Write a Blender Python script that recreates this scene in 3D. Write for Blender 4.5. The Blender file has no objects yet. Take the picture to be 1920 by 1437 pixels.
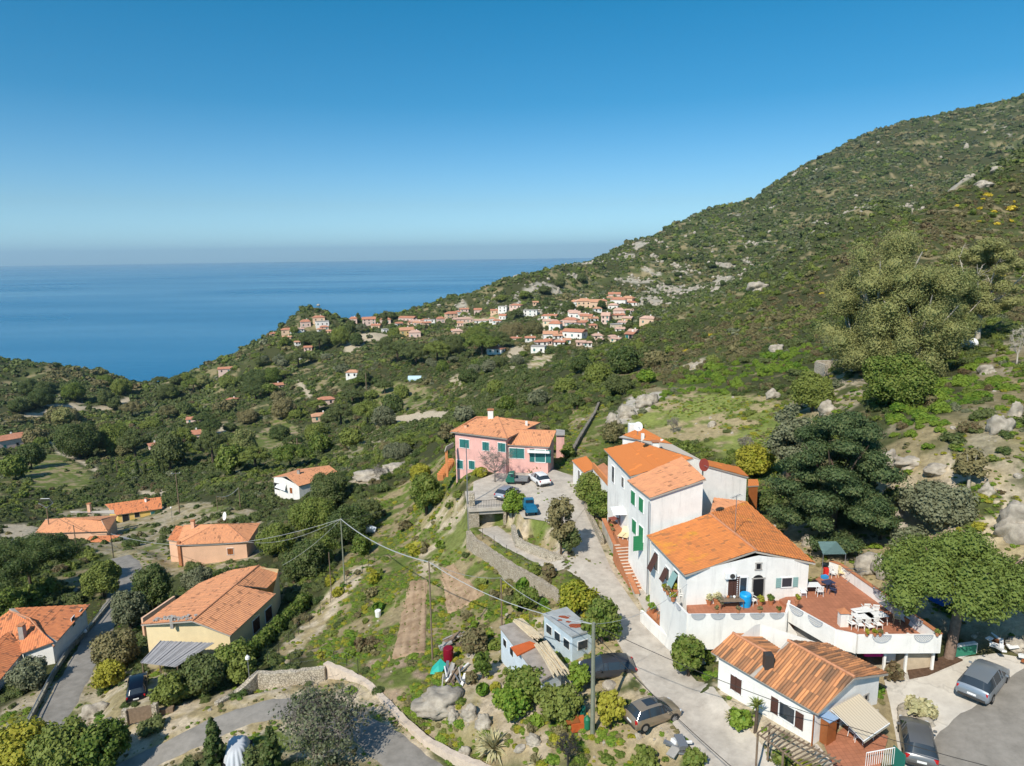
import bpy, bmesh, math, random
import numpy as np
from mathutils import Vector, Matrix
R = math.radians
rnd = random.Random(7)
sc = bpy.context.scene
C = sc.collection
# ---------------------------------------------------------------- camera (a drone; world origin is the camera, z up, y away)
FPX, PITCH, ROLL = 1290.0, R(10.5), 0.0127
Xv = np.array([1.0, 0, 0]); Fv = np.array([0, math.cos(PITCH), -math.sin(PITCH)])
Dv = np.array([0, -math.sin(PITCH), -math.cos(PITCH)])
right = Xv*math.cos(ROLL) + Dv*math.sin(ROLL)
down = -Xv*math.sin(ROLL) + Dv*math.cos(ROLL)
cd = bpy.data.cameras.new("camera"); cam = bpy.data.objects.new("camera", cd); C.objects.link(cam)
cd.sensor_width = 36.0; cd.lens = FPX/1920*36.0; cd.clip_start = 0.5; cd.clip_end = 90000
m = Matrix.Identity(4)
for i in range(3):
    m[i][0] = right[i]; m[i][1] = -down[i]; m[i][2] = -Fv[i]
cam.matrix_world = m
sc.camera = cam
# ---------------------------------------------------------------- sky, sun, exposure
SUN_EL, SUN_AZ = R(44), R(211)      # azimuth clockwise from +y: behind the camera, a little to the left
w = bpy.data.worlds.new("World"); sc.world = w; w.use_nodes = True
nt = w.node_tree; bg = nt.nodes["Background"]
sky = nt.nodes.new("ShaderNodeTexSky"); sky.sky_type = 'NISHITA'; sky.sun_disc = False
sky.sun_elevation = SUN_EL; sky.sun_rotation = SUN_AZ
sky.altitude = 200; sky.air_density = 1.0; sky.dust_density = 0.5; sky.ozone_density = 2.2
tc = nt.nodes.new("ShaderNodeTexCoord"); sx = nt.nodes.new("ShaderNodeSeparateXYZ"); rp = nt.nodes.new("ShaderNodeValToRGB")
nt.links.new(tc.outputs["Generated"], sx.inputs[0]); nt.links.new(sx.outputs[2], rp.inputs[0])     # tint by height above the horizon: sea haze below, clean blue above, less tint higher out of view to neutralise shadows
e = rp.color_ramp.elements; e[0].position = 0.0; e[0].color = (.56, .90, 1.28, 1); e[1].position = .56; e[1].color = (.50, .74, .84, 1)
for p_, c_ in ((.07, (.42, .64, .80, 1)), (.20, (.12, .51, .68, 1)), (.36, (.01, .52, .68, 1))):
    q = e.new(p_); q.color = c_
ml = nt.nodes.new("ShaderNodeVectorMath"); ml.operation = 'MULTIPLY'; nt.links.new(sky.outputs[0], ml.inputs[0]); nt.links.new(rp.outputs[0], ml.inputs[1])
nt.links.new(ml.outputs[0], bg.inputs[0]); bg.inputs[1].default_value = 0.145
sl = bpy.data.lights.new("sun", 'SUN'); sl.energy = 4.8; sl.angle = R(0.53); sl.color = (1.0, 0.93, 0.82)
so = bpy.data.objects.new("sun", sl); C.objects.link(so)
sd = Vector((math.sin(SUN_AZ)*math.cos(SUN_EL), math.cos(SUN_AZ)*math.cos(SUN_EL), math.sin(SUN_EL)))
so.rotation_euler = sd.to_track_quat('Z', 'Y').to_euler(); so.location = (0, -20, 60)
sc.view_settings.view_transform = 'Standard'; sc.view_settings.look = 'None'
sc.view_settings.exposure = 0.2; sc.view_settings.gamma = 1.0
sc.render.engine = 'CYCLES'
sc.cycles.max_bounces = 5; sc.cycles.diffuse_bounces = 2; sc.cycles.glossy_bounces = 2
sc.cycles.transmission_bounces = 2; sc.cycles.transparent_max_bounces = 6; sc.cycles.volume_bounces = 0
sc.cycles.caustics_reflective = False; sc.cycles.caustics_refractive = False
sc.cycles.use_adaptive_sampling = True; sc.cycles.adaptive_threshold = 0.02
SEA = -200.0

# ---------------------------------------------------------------- photogrammetry helpers: a photo pixel (1920 x 1437) + depth / height -> point in the world
def ray(u, v):
    du, dv = u-960.0, v-718.5
    return Fv + right*(du/FPX) + down*(dv/FPX)
def PD(u, v, D): return ray(u, v)*D
def PZ(u, v, z):
    r = ray(u, v); return r*(z/r[2])
def proj(p):
    p = np.asarray(p, float); D = p@Fv
    return 960+FPX*(p@right)/D, 718.5+FPX*(p@down)/D
# ---------------------------------------------------------------- terrain: survey points (pixel, depth) and (pixel, height), interpolated
CD = [  # u, v, D : far ground and ridge lines
 # mountain silhouette
 (2050,232,2000),(1920,208,1900),(1860,205,1850),(1780,213,1780),(1700,230,1720),(1620,255,1650),(1560,287,1600),(1500,322,1550),
 (1440,361,1500),(1400,387,1450),(1330,402,1380),(1280,426,1320),(1230,449,1260),(1180,474,1200),(1130,498,1120),(1100,518,1060),
 (1060,536,1000),(1020,548,960),(985,558,930),(950,563,900),(900,572,880),(860,576,860),(825,572,850),(800,588,840),
 # headland silhouette
 (760,596,830),(730,596,800),(700,596,790),(665,594,780),(640,592,760),(620,582,750),(595,570,750),(570,574,750),(550,592,740),(520,616,720),(490,634,700),
 (460,654,680),(430,672,660),(400,693,640),(380,706,620),(340,712,610),(300,718,620),(270,722,640),(245,722,660),(215,708,680),(190,692,700),
 (165,687,715),(120,692,730),(60,704,740),(0,716,750),(-80,722,760),
 # mountain body
 (1920,300,1250),(1800,290,1400),(1700,320,1300),(1600,350,1150),(1500,400,1100),(1400,450,1000),(1300,480,950),(1200,510,900),
 (1620,430,850),(1500,490,800),(1400,530,720),(1300,560,650),(1200,560,700),(1100,550,800),(1050,560,750),(980,580,700),(900,590,740),(830,595,760),
 # far village saddle
 (1180,590,560),(1100,580,580),(1100,620,500),(1020,650,440),(1060,640,450),(1180,620,480),(1000,600,620),(940,600,640),(880,610,620),(960,640,500),
 (1220,610,470),(850,620,640),(800,610,680),(770,640,600),(700,640,600),(640,650,600),(700,610,700),(640,610,690),(590,620,680),(540,650,640),
 # valley and near far-side
 (800,680,460),(760,700,440),(740,740,400),(700,740,410),(650,710,450),(600,700,500),(550,700,520),(480,700,560),(430,740,520),(330,740,560),
 (900,680,430),(870,720,360),(960,690,330),(900,750,250),(850,760,270),(800,780,270),(740,790,290),(680,800,300),(600,790,380),(600,850,260),
 (520,760,430),(450,790,400),(380,820,360),(300,760,500),(230,800,440),(150,760,520),(100,740,580),(50,760,520),(0,740,580),
 (0,800,420),(30,835,370),(100,860,320),(200,850,340),(300,860,300),(400,880,260),(480,860,270),(200,920,250),(100,940,230),(0,900,270),
 (300,930,220),(400,930,190),(500,900,205),(0,960,205),(100,985,190),
 # near spur on the right (hides the valley behind)
 (2050,270,480),(1920,288,450),(1850,325,420),(1750,378,370),(1680,420,330),(1600,460,310),(1500,515,285),(1400,565,265),(1320,598,255),(1250,612,260),
 (1180,640,255),(1100,665,245),(1020,695,240),(960,720,240),
 (1920,400,330),(1800,450,270),(1920,500,230),(1700,560,190),(1500,580,210),(1400,620,200),(1500,640,160),(1300,640,205),(1200,690,195),(1100,720,185),
 (1050,760,160),(1300,700,155),(1200,740,140),(1400,690,145),(1130,790,125),(1500,700,125),(1580,700,118),(1700,690,108),(1600,690,113),(1830,650,112),(1920,640,108),
 (1920,580,150),(960,770,175),(880,790,165),(1000,800,150),(930,800,150),(840,840,140),(780,860,150),(720,900,140),(680,870,170),(640,930,135),(560,945,175),
]
CZ = [  # u, v, z : near ground
 (-150,1437,-47),(0,1437,-46),(150,1437,-43.5),(300,1437,-40),(500,1437,-37.5),(750,1437,-36.5),(950,1437,-34.5),(1200,1437,-32.5),(1350,1437,-31.4),(1500,1437,-30.6),
 (1620,1437,-29.8),(1750,1437,-30),(1920,1437,-29.6),(2050,1437,-29),
 (0,1300,-48),(80,1380,-46),(150,1270,-48.3),(200,1160,-50.5),(235,1085,-53),(0,1180,-50),(0,1080,-55),(120,1080,-55),(60,1010,-62),(160,1000,-66),(220,980,-69),
 (300,1000,-64),(300,1100,-53),(350,1060,-54.5),(420,1050,-54.5),(480,1010,-56),(260,1300,-43),(350,1230,-44.5),(450,1180,-45.5),(540,1100,-46.5),(530,1000,-56),
 (400,1360,-39.5),(500,1340,-39),(470,1280,-41.5),(300,1370,-41),(600,1280,-39.5),(600,1330,-38.8),(700,1290,-37.2),(700,1400,-37),
 (645,1090,-42),(600,1170,-42.5),(560,1220,-42),(700,1000,-44.5),(620,1000,-49),(750,1200,-37.5),(770,1100,-38),(700,1180,-39.5),(780,1010,-40),(810,970,-38),
 (760,950,-44),(860,1100,-36.5),(840,1170,-36.5),(830,1300,-35.5),(900,1350,-34.8),(940,1180,-35),(1000,1130,-34),(950,1080,-35),
 (905,988,-33.6),(925,1062,-34.1),(965,1092,-33.5),(1000,1118,-33.0),(1035,1140,-32.6),(898,1040,-34.5),(1000,1050,-32.8),(1050,1080,-32.1),(960,1000,-33.1),
 (1100,1100,-32),(1150,1120,-31.6),(1090,1030,-31.2),(1070,980,-30.6),(1050,930,-30.4),(1010,890,-30.3),(920,905,-30.8),(870,900,-31.5),(850,960,-35.2),
 (1000,1300,-33.5),(1060,1200,-33),(1140,1255,-32.3),(1220,1340,-31.8),(1100,1370,-32.5),(1250,1230,-31.5),(1180,1160,-31.5),(1300,1320,-31.2),
 (1400,1330,-30.6),(1450,1350,-30.4),(1340,1250,-31),(1500,1250,-30.2),(1590,1230,-30.0),(1660,1250,-29.6),(1750,1330,-29.6),(1640,1340,-30.1),(1720,1400,-30.0),
 (1843,1290,-28.9),(1900,1340,-29.1),(1790,1230,-28.9),(1900,1230,-28.3),
 (1550,1040,-27.8),(1650,1060,-26.9),(1500,990,-28.4),(1600,1000,-27.6),(1700,1020,-26.4),(1700,1120,-27.4),(1900,1150,-26.6),(1900,1000,-23),(1750,950,-23),
 (1450,930,-28.5),(1400,850,-27.2),(1300,830,-28.5),(1200,800,-29.5),(1350,760,-26.0),(1250,770,-28.0),(1450,760,-24.5),(1500,800,-24.5),(1600,850,-22.5),(1700,850,-20.5),(1800,850,-19.3),
 (1900,850,-18.5),(1600,760,-20.5),(1700,760,-18.5),(1800,750,-17.3),(1900,750,-16.5),(1120,850,-30),(1080,860,-30.2),(1060,890,-30.3),(1150,870,-29.8),
 (1070,800,-34),(960,870,-31.5),(850,870,-33.5),(1300,900,-28),
]
CR = []  # azimuth deg, horizontal r, z : ground no one sees, behind the ridges and round the camera
for a in range(-60, 61, 8):
    CR.append((a, 14, -36 if a < 0 else -31)); CR.append((a, 25, -38-(-a*.12 if a < 0 else -a*.1)))
for a in (-60, -52):
    CR += [(a, 60, -50), (a, 150, -66), (a, 400, -105), (a, 800, -110)]
for a in (48, 58):
    CR += [(a, 60, -22), (a, 120, -10), (a, 300, 35), (a, 800, 150), (a, 1500, 330), (a, 2500, 500)]
for a in range(-60, 1, 6): CR += [(a, 1000, -225), (a, 2500, -260)]
for a, z in ((6, -120), (10, -40), (15, 30), (20, 90), (26, 220), (32, 330), (38, 420)):
    CR += [(a, 2500, z if a > 12 else -230)]
CR += [(-6, 1300, -240), (0, 1300, -230), (4, 1400, -210), (8, 1700, -150)]
CR += [(3, 330, -60), (8, 350, -58), (13, 380, -50), (18, 450, -30), (23, 550, 0), (28, 620, 30), (33, 700, 60)]
for u, v, D in [(1920,288,450),(1850,325,420),(1750,378,370),(1680,420,330),(1600,460,310),(1500,515,285),(1400,565,265)]:
    q_ = PD(u, v, D); a_ = math.degrees(math.atan2(q_[0], q_[1])); r0_ = math.hypot(q_[0], q_[1]); CR += [(a_, r0_*1.16, q_[2]-12), (a_, r0_*1.4, q_[2]-20)]
cp = [];
for u, v, D in CD: p = PD(u, v, D); cp.append(p)
for u, v, z in CZ: cp.append(PZ(u, v, z))
for a, r_, z in CR: cp.append(np.array([math.sin(R(a))*r_, math.cos(R(a))*r_, z]))
cp = np.array(cp)
def polar(x, y):
    r_ = np.hypot(x, y); return np.stack([np.arctan2(x, y)*2.2, np.log(r_)], -1), r_
CQ, cr_ = polar(cp[:, 0], cp[:, 1]); CW = cp[:, 2]/cr_
def _phi(d2): return 0.5*d2*np.log(np.maximum(d2, 1e-12))
n = len(CQ); A = np.zeros((n+3, n+3))
d2 = ((CQ[:, None]-CQ[None])**2).sum(-1)
A[:n, :n] = _phi(d2)+np.eye(n)*0.0012; A[:n, n] = 1; A[:n, n+1:] = CQ; A[n, :n] = 1; A[n+1:, :n] = CQ.T
RB = np.linalg.solve(A, np.concatenate([CW, np.zeros(3)]))
def base_h(x, y):
    x = np.asarray(x, float).ravel(); y = np.asarray(y, float).ravel(); out = np.empty(len(x))
    for s in range(0, len(x), 20000):
        q, r_ = polar(x[s:s+20000], y[s:s+20000])
        d2 = ((q[:, None]-CQ[None])**2).sum(-1)
        out[s:s+20000] = (_phi(d2)@RB[:n]+RB[n]+q@RB[n+1:])*r_
    return out
# value noise
_ng = np.random.RandomState(3).rand(256, 256)
def vnoise(x, y):
    xi = np.floor(x).astype(int); yi = np.floor(y).astype(int); fx = x-xi; fy = y-yi
    fx = fx*fx*(3-2*fx); fy = fy*fy*(3-2*fy)
    g = lambda a, b: _ng[a & 255, b & 255]
    return (g(xi, yi)*(1-fx)+g(xi+1, yi)*fx)*(1-fy)+(g(xi, yi+1)*(1-fx)+g(xi+1, yi+1)*fx)*fy
def fbm(x, y, o=4):
    s = 0; a = .5
    for k in range(o): s = s+a*(vnoise(x+17.3*k, y-9.1*k)-.5)*2; x = x*2.03; y = y*2.03; a *= .5
    return s
def inpoly(x, y, P):
    c = np.zeros(len(x), bool); j = len(P)-1
    for i in range(len(P)):
        xi, yi, xj, yj = P[i][0], P[i][1], P[j][0], P[j][1]
        t = ((yi > y) != (yj > y)) & (x < (xj-xi)*(y-yi)/((yj-yi) or 1e-9)+xi); c ^= t; j = i
    return c
def segd(x, y, L, closed=False):
    """distance to polyline, interpolated z there"""
    best = np.full(len(x), 1e9); bz = np.zeros(len(x)); L = [np.asarray(p, float) for p in L]
    if closed: L = L+[L[0]]
    for a, b in zip(L[:-1], L[1:]):
        d = b[:2]-a[:2]; t = np.clip(((x-a[0])*d[0]+(y-a[1])*d[1])/max(d@d, 1e-9), 0, 1)
        dd = np.hypot(x-a[0]-t*d[0], y-a[1]-t*d[1]); k = dd < best
        best[k] = dd[k]; bz[k] = (a[2]+t*(b[2]-a[2]))[k]
    return best, bz
def sm(t): t = np.clip(t, 0, 1); return t*t*(3-2*t)
PATCH = []   # ('poly', pts, fall) / ('path', pts, halfwidth, fall)
def pz(*a): return [PZ(*p) for p in a]
# patches: terraces, pads, lots, roads (all heights of the finished ground)
GARDEN = pz((590,1250,-39.5),(690,1090,-41.5),(760,985,-41.5),(850,960,-38.5),(900,1100,-35.8),(930,1180,-35.3),(880,1280,-36),(700,1275,-37.5))
PLOTA = pz((728,1245,-37.6),(765,1095,-38.6),(803,1095,-38.2),(805,1240,-37.2))
PLOTB = pz((822,1065,-37.2),(852,1065,-36.9),(912,1130,-36.0),(835,1150,-36.6))
LANE = pz((1420,1500,-31.2),(1365,1410,-31.2),(1290,1320,-31.3),(1225,1240,-31.4),(1165,1150,-31.4),(1120,1075,-31.2),(1095,1010,-31),(1068,950,-30.6),(1035,905,-30.3))
RAMP = pz((1130,1095,-31.5),(1070,1070,-31.9),(1000,1040,-32.6),(945,1010,-33.1),(915,990,-33.4))
YARD = pz((888,905,-30.9),(935,886,-30.6),(1040,882,-30.3),(1095,900,-30.2),(1100,950,-30.6),(1062,1000,-30.9),(1020,978,-30.9),(980,972,-31.0),(965,950,-31.0),(945,940,-30.9),(885,940,-30.9))
BOTROAD = pz((1000,1600,-35.5),(860,1500,-35.8),(760,1425,-36.4),(690,1372,-37.0),(610,1338,-38.0),(520,1330,-39.2),(440,1350,-39.6),(360,1385,-40.2),(290,1420,-41.0),(200,1470,-42.0),(80,1560,-43.0))
LEFTROAD = pz((20,1480,-45),(80,1375,-46.2),(125,1300,-47.2),(170,1215,-48.8),(212,1140,-51),(238,1085,-53),(245,1062,-54.5),(225,1045,-56.5))
LOT = pz((1700,1240,-29.3),(1760,1238,-29.1),(1870,1225,-28.6),(2000,1250,-28.3),(2100,1450,-29.0),(1900,1560,-29.8),(1700,1560,-30.6),(1690,1440,-30.2),(1668,1330,-30.2),(1655,1262,-29.6))
ROADR = pz((2150,1180,-27.9),(2010,1270,-28.5),(1900,1350,-29.2),(1820,1430,-29.7),(1760,1520,-30.2))
LOWPAD = pz((1335,1290,-30.4),(1520,1437,-30.2),(1650,1437,-29.6),(1625,1300,-29.4),(1500,1180,-29.4),(1400,1200,-29.6))
TERR = pz((1480,1130,-24.25),(1535,1060,-24.25),(1600,1060,-24.25),(1760,1200,-24.25),(1620,1215,-24.25))
PATCH += [('path', LEFTROAD, 3.0, 4), ('path', BOTROAD, 2.6, 2.5), ('poly', YARD, 1.2), ('path', RAMP, 2.0, 1.2), ('path', LANE, 2.6, 1.6),
          ('poly', LOT, 2.0), ('poly', LOWPAD, 1.5)]
NOFLAT = len(PATCH)
def plane_of(P):
    P = np.array(P); G = np.c_[P[:, :2], np.ones(len(P))]; return np.linalg.lstsq(G, P[:, 2], rcond=None)[0]
def H(x, y, detail=True):
    x = np.asarray(x, float).ravel(); y = np.asarray(y, float).ravel()
    h = base_h(x, y); r_ = np.hypot(x, y)
    if detail:
        amp = np.clip((r_-30)/600, 0.02, 1)
        h = h + amp*(fbm(x/90, y/90, 3)*16*np.clip((r_-200)/600, 0, 1) + fbm(x/22+5, y/22, 4)*3.2) + fbm(x/4.1, y/4.1, 3)*0.22
    near = r_ < 190
    xs, ys, hs = x[near], y[near], h[near]
    for P in PATCH:
        if P[0] == 'poly':
            d, _ = segd(xs, ys, P[1], True); d = np.where(inpoly(xs, ys, P[1]), 0, d)
            c = plane_of(P[1]); z = c[0]*xs+c[1]*ys+c[2]; wgt = sm(1-d/P[2])
        else:
            d, z = segd(xs, ys, P[1]); wgt = sm(1-np.maximum(d-P[2], 0)/P[3])
        hs = hs*(1-wgt)+z*wgt
    h[near] = hs
    return h
def hits(pts, detail=False, nr=500):
    """pixels -> points on the terrain (first hit of the ray)"""
    out = []
    rr = np.exp(np.linspace(math.log(26), math.log(2600), nr))
    for u, v in pts:
        d = ray(u, v); hz = np.hypot(d[0], d[1]); X = d[0]/hz*rr; Y = d[1]/hz*rr; Z = d[2]/hz*rr
        h = H(X, Y, detail); k = np.where(Z < h)[0]
        if len(k) == 0: i = nr-1; r0 = rr[i]
        else:
            i = k[0]
            if i == 0: r0 = rr[0]
            else:
                a = Z[i-1]-h[i-1]; b = Z[i]-h[i]; r0 = rr[i-1]+(rr[i]-rr[i-1])*a/(a-b)
        out.append(np.array([d[0]/hz*r0, d[1]/hz*r0, d[2]/hz*r0]))
    return out
def gz(x, y): return float(H([x], [y])[0])
# ---------------------------------------------------------------- materials
MAT = {}
def mat(name, col, rough=.85, spec=.25, metal=0, bump=0, bscale=8, var=.0, vscale=1.5, streak=0):
    if name in MAT: return MAT[name]
    m = bpy.data.materials.new(name); m.use_nodes = True; t = m.node_tree; b = t.nodes["Principled BSDF"]; MAT[name] = m
    b.inputs["Roughness"].default_value = rough; b.inputs["Metallic"].default_value = metal
    b.inputs["Specular IOR Level"].default_value = spec; b.inputs["Base Color"].default_value = (*col, 1)
    L = t.links.new
    if var or bump:
        tc = t.nodes.new("ShaderNodeTexCoord")
    if var:
        n1 = t.nodes.new("ShaderNodeTexNoise"); n1.inputs["Scale"].default_value = vscale; n1.inputs["Detail"].default_value = 7; n1.inputs["Roughness"].default_value = .65
        L(tc.outputs["Object"], n1.inputs["Vector"])
        mp = t.nodes.new("ShaderNodeMapRange"); mp.inputs[1].default_value = .3; mp.inputs[2].default_value = .7
        mp.inputs[3].default_value = 1-var; mp.inputs[4].default_value = 1+var*.6; L(n1.outputs[0], mp.inputs[0])
        mx = t.nodes.new("ShaderNodeVectorMath"); mx.operation = 'SCALE'; mx.inputs[0].default_value = col; L(mp.outputs[0], mx.inputs["Scale"])
        L(mx.outputs[0], b.inputs["Base Color"])
    if streak:
        mg = t.nodes.new("ShaderNodeMapping"); mg.inputs["Scale"].default_value = (2.2, 2.2, .22); L(tc.outputs["Object"], mg.inputs[0]); n3 = t.nodes.new("ShaderNodeTexNoise"); n3.inputs["Scale"].default_value = 1.0; n3.inputs["Detail"].default_value = 8; n3.inputs["Roughness"].default_value = .7; L(mg.outputs[0], n3.inputs["Vector"])
        m3 = t.nodes.new("ShaderNodeMapRange"); m3.inputs[1].default_value = .52; m3.inputs[2].default_value = .74; m3.inputs[3].default_value = 1; m3.inputs[4].default_value = 1-streak; L(n3.outputs[0], m3.inputs[0])
        x3 = t.nodes.new("ShaderNodeVectorMath"); x3.operation = 'SCALE'; L(mx.outputs[0], x3.inputs[0]); L(m3.outputs[0], x3.inputs["Scale"]); L(x3.outputs[0], b.inputs["Base Color"])
    if bump:
        n2 = t.nodes.new("ShaderNodeTexNoise"); n2.inputs["Scale"].default_value = bscale; n2.inputs["Detail"].default_value = 5
        L(tc.outputs["Object"], n2.inputs["Vector"])
        bp = t.nodes.new("ShaderNodeBump"); bp.inputs["Strength"].default_value = bump; bp.inputs["Distance"].default_value = .05
        L(n2.outputs[0], bp.inputs["Height"]); L(bp.outputs[0], b.inputs["Normal"])
    return m
def leaf_mat(name, c1, c2, c3=None, hue=.0, scale=.9, spec=.2):
    """foliage: two or three leaf colours in clumps, varying from plant to plant"""
    m = bpy.data.materials.new(name); m.use_nodes = True; t = m.node_tree; b = t.nodes["Principled BSDF"]; MAT[name] = m; L = t.links.new
    b.inputs["Roughness"].default_value = .6; b.inputs["Specular IOR Level"].default_value = spec
    tc = t.nodes.new("ShaderNodeTexCoord"); nz = t.nodes.new("ShaderNodeTexNoise"); nz.inputs["Scale"].default_value = scale; nz.inputs["Detail"].default_value = 4
    L(tc.outputs["Object"], nz.inputs["Vector"])
    oi = t.nodes.new("ShaderNodeObjectInfo"); wn = t.nodes.new("ShaderNodeTexWhiteNoise"); wn.noise_dimensions = '3D'
    geo = t.nodes.new("ShaderNodeNewGeometry")
    rpi = geo.outputs["Random Per Island"]
    add = t.nodes.new("ShaderNodeMath"); add.operation = 'MULTIPLY_ADD'; add.inputs[1].default_value = .5; L(rpi, add.inputs[0]); L(nz.outputs[0], add.inputs[2])
    add2 = t.nodes.new("ShaderNodeMath"); add2.operation = 'MULTIPLY_ADD'; add2.inputs[1].default_value = .55; L(oi.outputs["Random"], add2.inputs[0]); L(add.outputs[0], add2.inputs[2])
    rp = t.nodes.new("ShaderNodeValToRGB"); L(add2.outputs[0], rp.inputs[0]); e = rp.color_ramp.elements
    e[0].position = .45; e[0].color = (*c1, 1); e[1].position = 1.3 if not c3 else .95; e[1].color = (*c2, 1)
    if c3: e[1].position = .8; q = rp.color_ramp.elements.new(1.0); q.color = (*c3, 1)
    e[0].position = .4
    L(rp.outputs[0], b.inputs["Base Color"])
    ts = t.nodes.new("ShaderNodeBsdfTranslucent"); L(rp.outputs[0], ts.inputs[0]); ms = t.nodes.new("ShaderNodeMixShader"); ms.inputs[0].default_value = .22
    L(b.outputs[0], ms.inputs[1]); L(ts.outputs[0], ms.inputs[2]); L(ms.outputs[0], t.nodes["Material Output"].inputs[0])
    return m
def stone_mat(name, c1, c2, scale=2.2, bump=.6, mortar=.35):
    m = bpy.data.materials.new(name); m.use_nodes = True; t = m.node_tree; b = t.nodes["Principled BSDF"]; MAT[name] = m; L = t.links.new
    b.inputs["Roughness"].default_value = .9; b.inputs["Specular IOR Level"].default_value = .15
    tc = t.nodes.new("ShaderNodeTexCoord"); vo = t.nodes.new("ShaderNodeTexVoronoi"); vo.inputs["Scale"].default_value = scale
    v2 = t.nodes.new("ShaderNodeTexVoronoi"); v2.feature = 'DISTANCE_TO_EDGE'; v2.inputs["Scale"].default_value = scale
    nz = t.nodes.new("ShaderNodeTexNoise"); nz.inputs["Scale"].default_value = 1.2; nz.inputs["Detail"].default_value = 8
    for q in (vo, v2, nz): L(tc.outputs["Object"], q.inputs["Vector"])
    mx = t.nodes.new("ShaderNodeMix"); mx.data_type = 'RGBA'; mx.inputs["A"].default_value = (*c1, 1); mx.inputs["B"].default_value = (*c2, 1)
    sep = t.nodes.new("ShaderNodeSeparateColor"); L(vo.outputs["Color"], sep.inputs[0])
    av = t.nodes.new("ShaderNodeMath"); av.operation = 'MULTIPLY_ADD'; av.inputs[1].default_value = .6; L(sep.outputs[0], av.inputs[0])
    L(nz.outputs[0], av.inputs[2]); sb = t.nodes.new("ShaderNodeMath"); sb.operation = 'SUBTRACT'; sb.inputs[1].default_value = .3; L(av.outputs[0], sb.inputs[0]); L(sb.outputs[0], mx.inputs["Factor"])
    mr = t.nodes.new("ShaderNodeMapRange"); mr.inputs[2].default_value = .09; mr.inputs[3].default_value = mortar; mr.inputs[4].default_value = 1; L(v2.outputs["Distance"], mr.inputs[0])
    ml = t.nodes.new("ShaderNodeVectorMath"); ml.operation = 'SCALE'; L(mx.outputs["Result"], ml.inputs[0]); L(mr.outputs[0], ml.inputs["Scale"]); L(ml.outputs[0], b.inputs["Base Color"])
    bp = t.nodes.new("ShaderNodeBump"); bp.inputs["Strength"].default_value = bump; bp.inputs["Distance"].default_value = .08; L(mr.outputs[0], bp.inputs["Height"]); L(bp.outputs[0], b.inputs["Normal"])
    return m
def rock_mat(name, c1, c2):
    m = bpy.data.materials.new(name); m.use_nodes = True; t = m.node_tree; b = t.nodes["Principled BSDF"]; MAT[name] = m; L = t.links.new
    b.inputs["Roughness"].default_value = .92; b.inputs["Specular IOR Level"].default_value = .1
    tc = t.nodes.new("ShaderNodeTexCoord"); nz = t.nodes.new("ShaderNodeTexNoise"); nz.inputs["Scale"].default_value = .8; nz.inputs["Detail"].default_value = 10; nz.inputs["Roughness"].default_value = .7
    L(tc.outputs["Object"], nz.inputs["Vector"]); rp = t.nodes.new("ShaderNodeValToRGB"); L(nz.outputs[0], rp.inputs[0]); e = rp.color_ramp.elements
    e[0].position = .35; e[0].color = (*c1, 1); e[1].position = .62; e[1].color = (*c2, 1); L(rp.outputs[0], b.inputs["Base Color"])
    bp = t.nodes.new("ShaderNodeBump"); bp.inputs["Strength"].default_value = .7; bp.inputs["Distance"].default_value = .15; L(nz.outputs[0], bp.inputs["Height"]); L(bp.outputs[0], b.inputs["Normal"])
    return m
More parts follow.
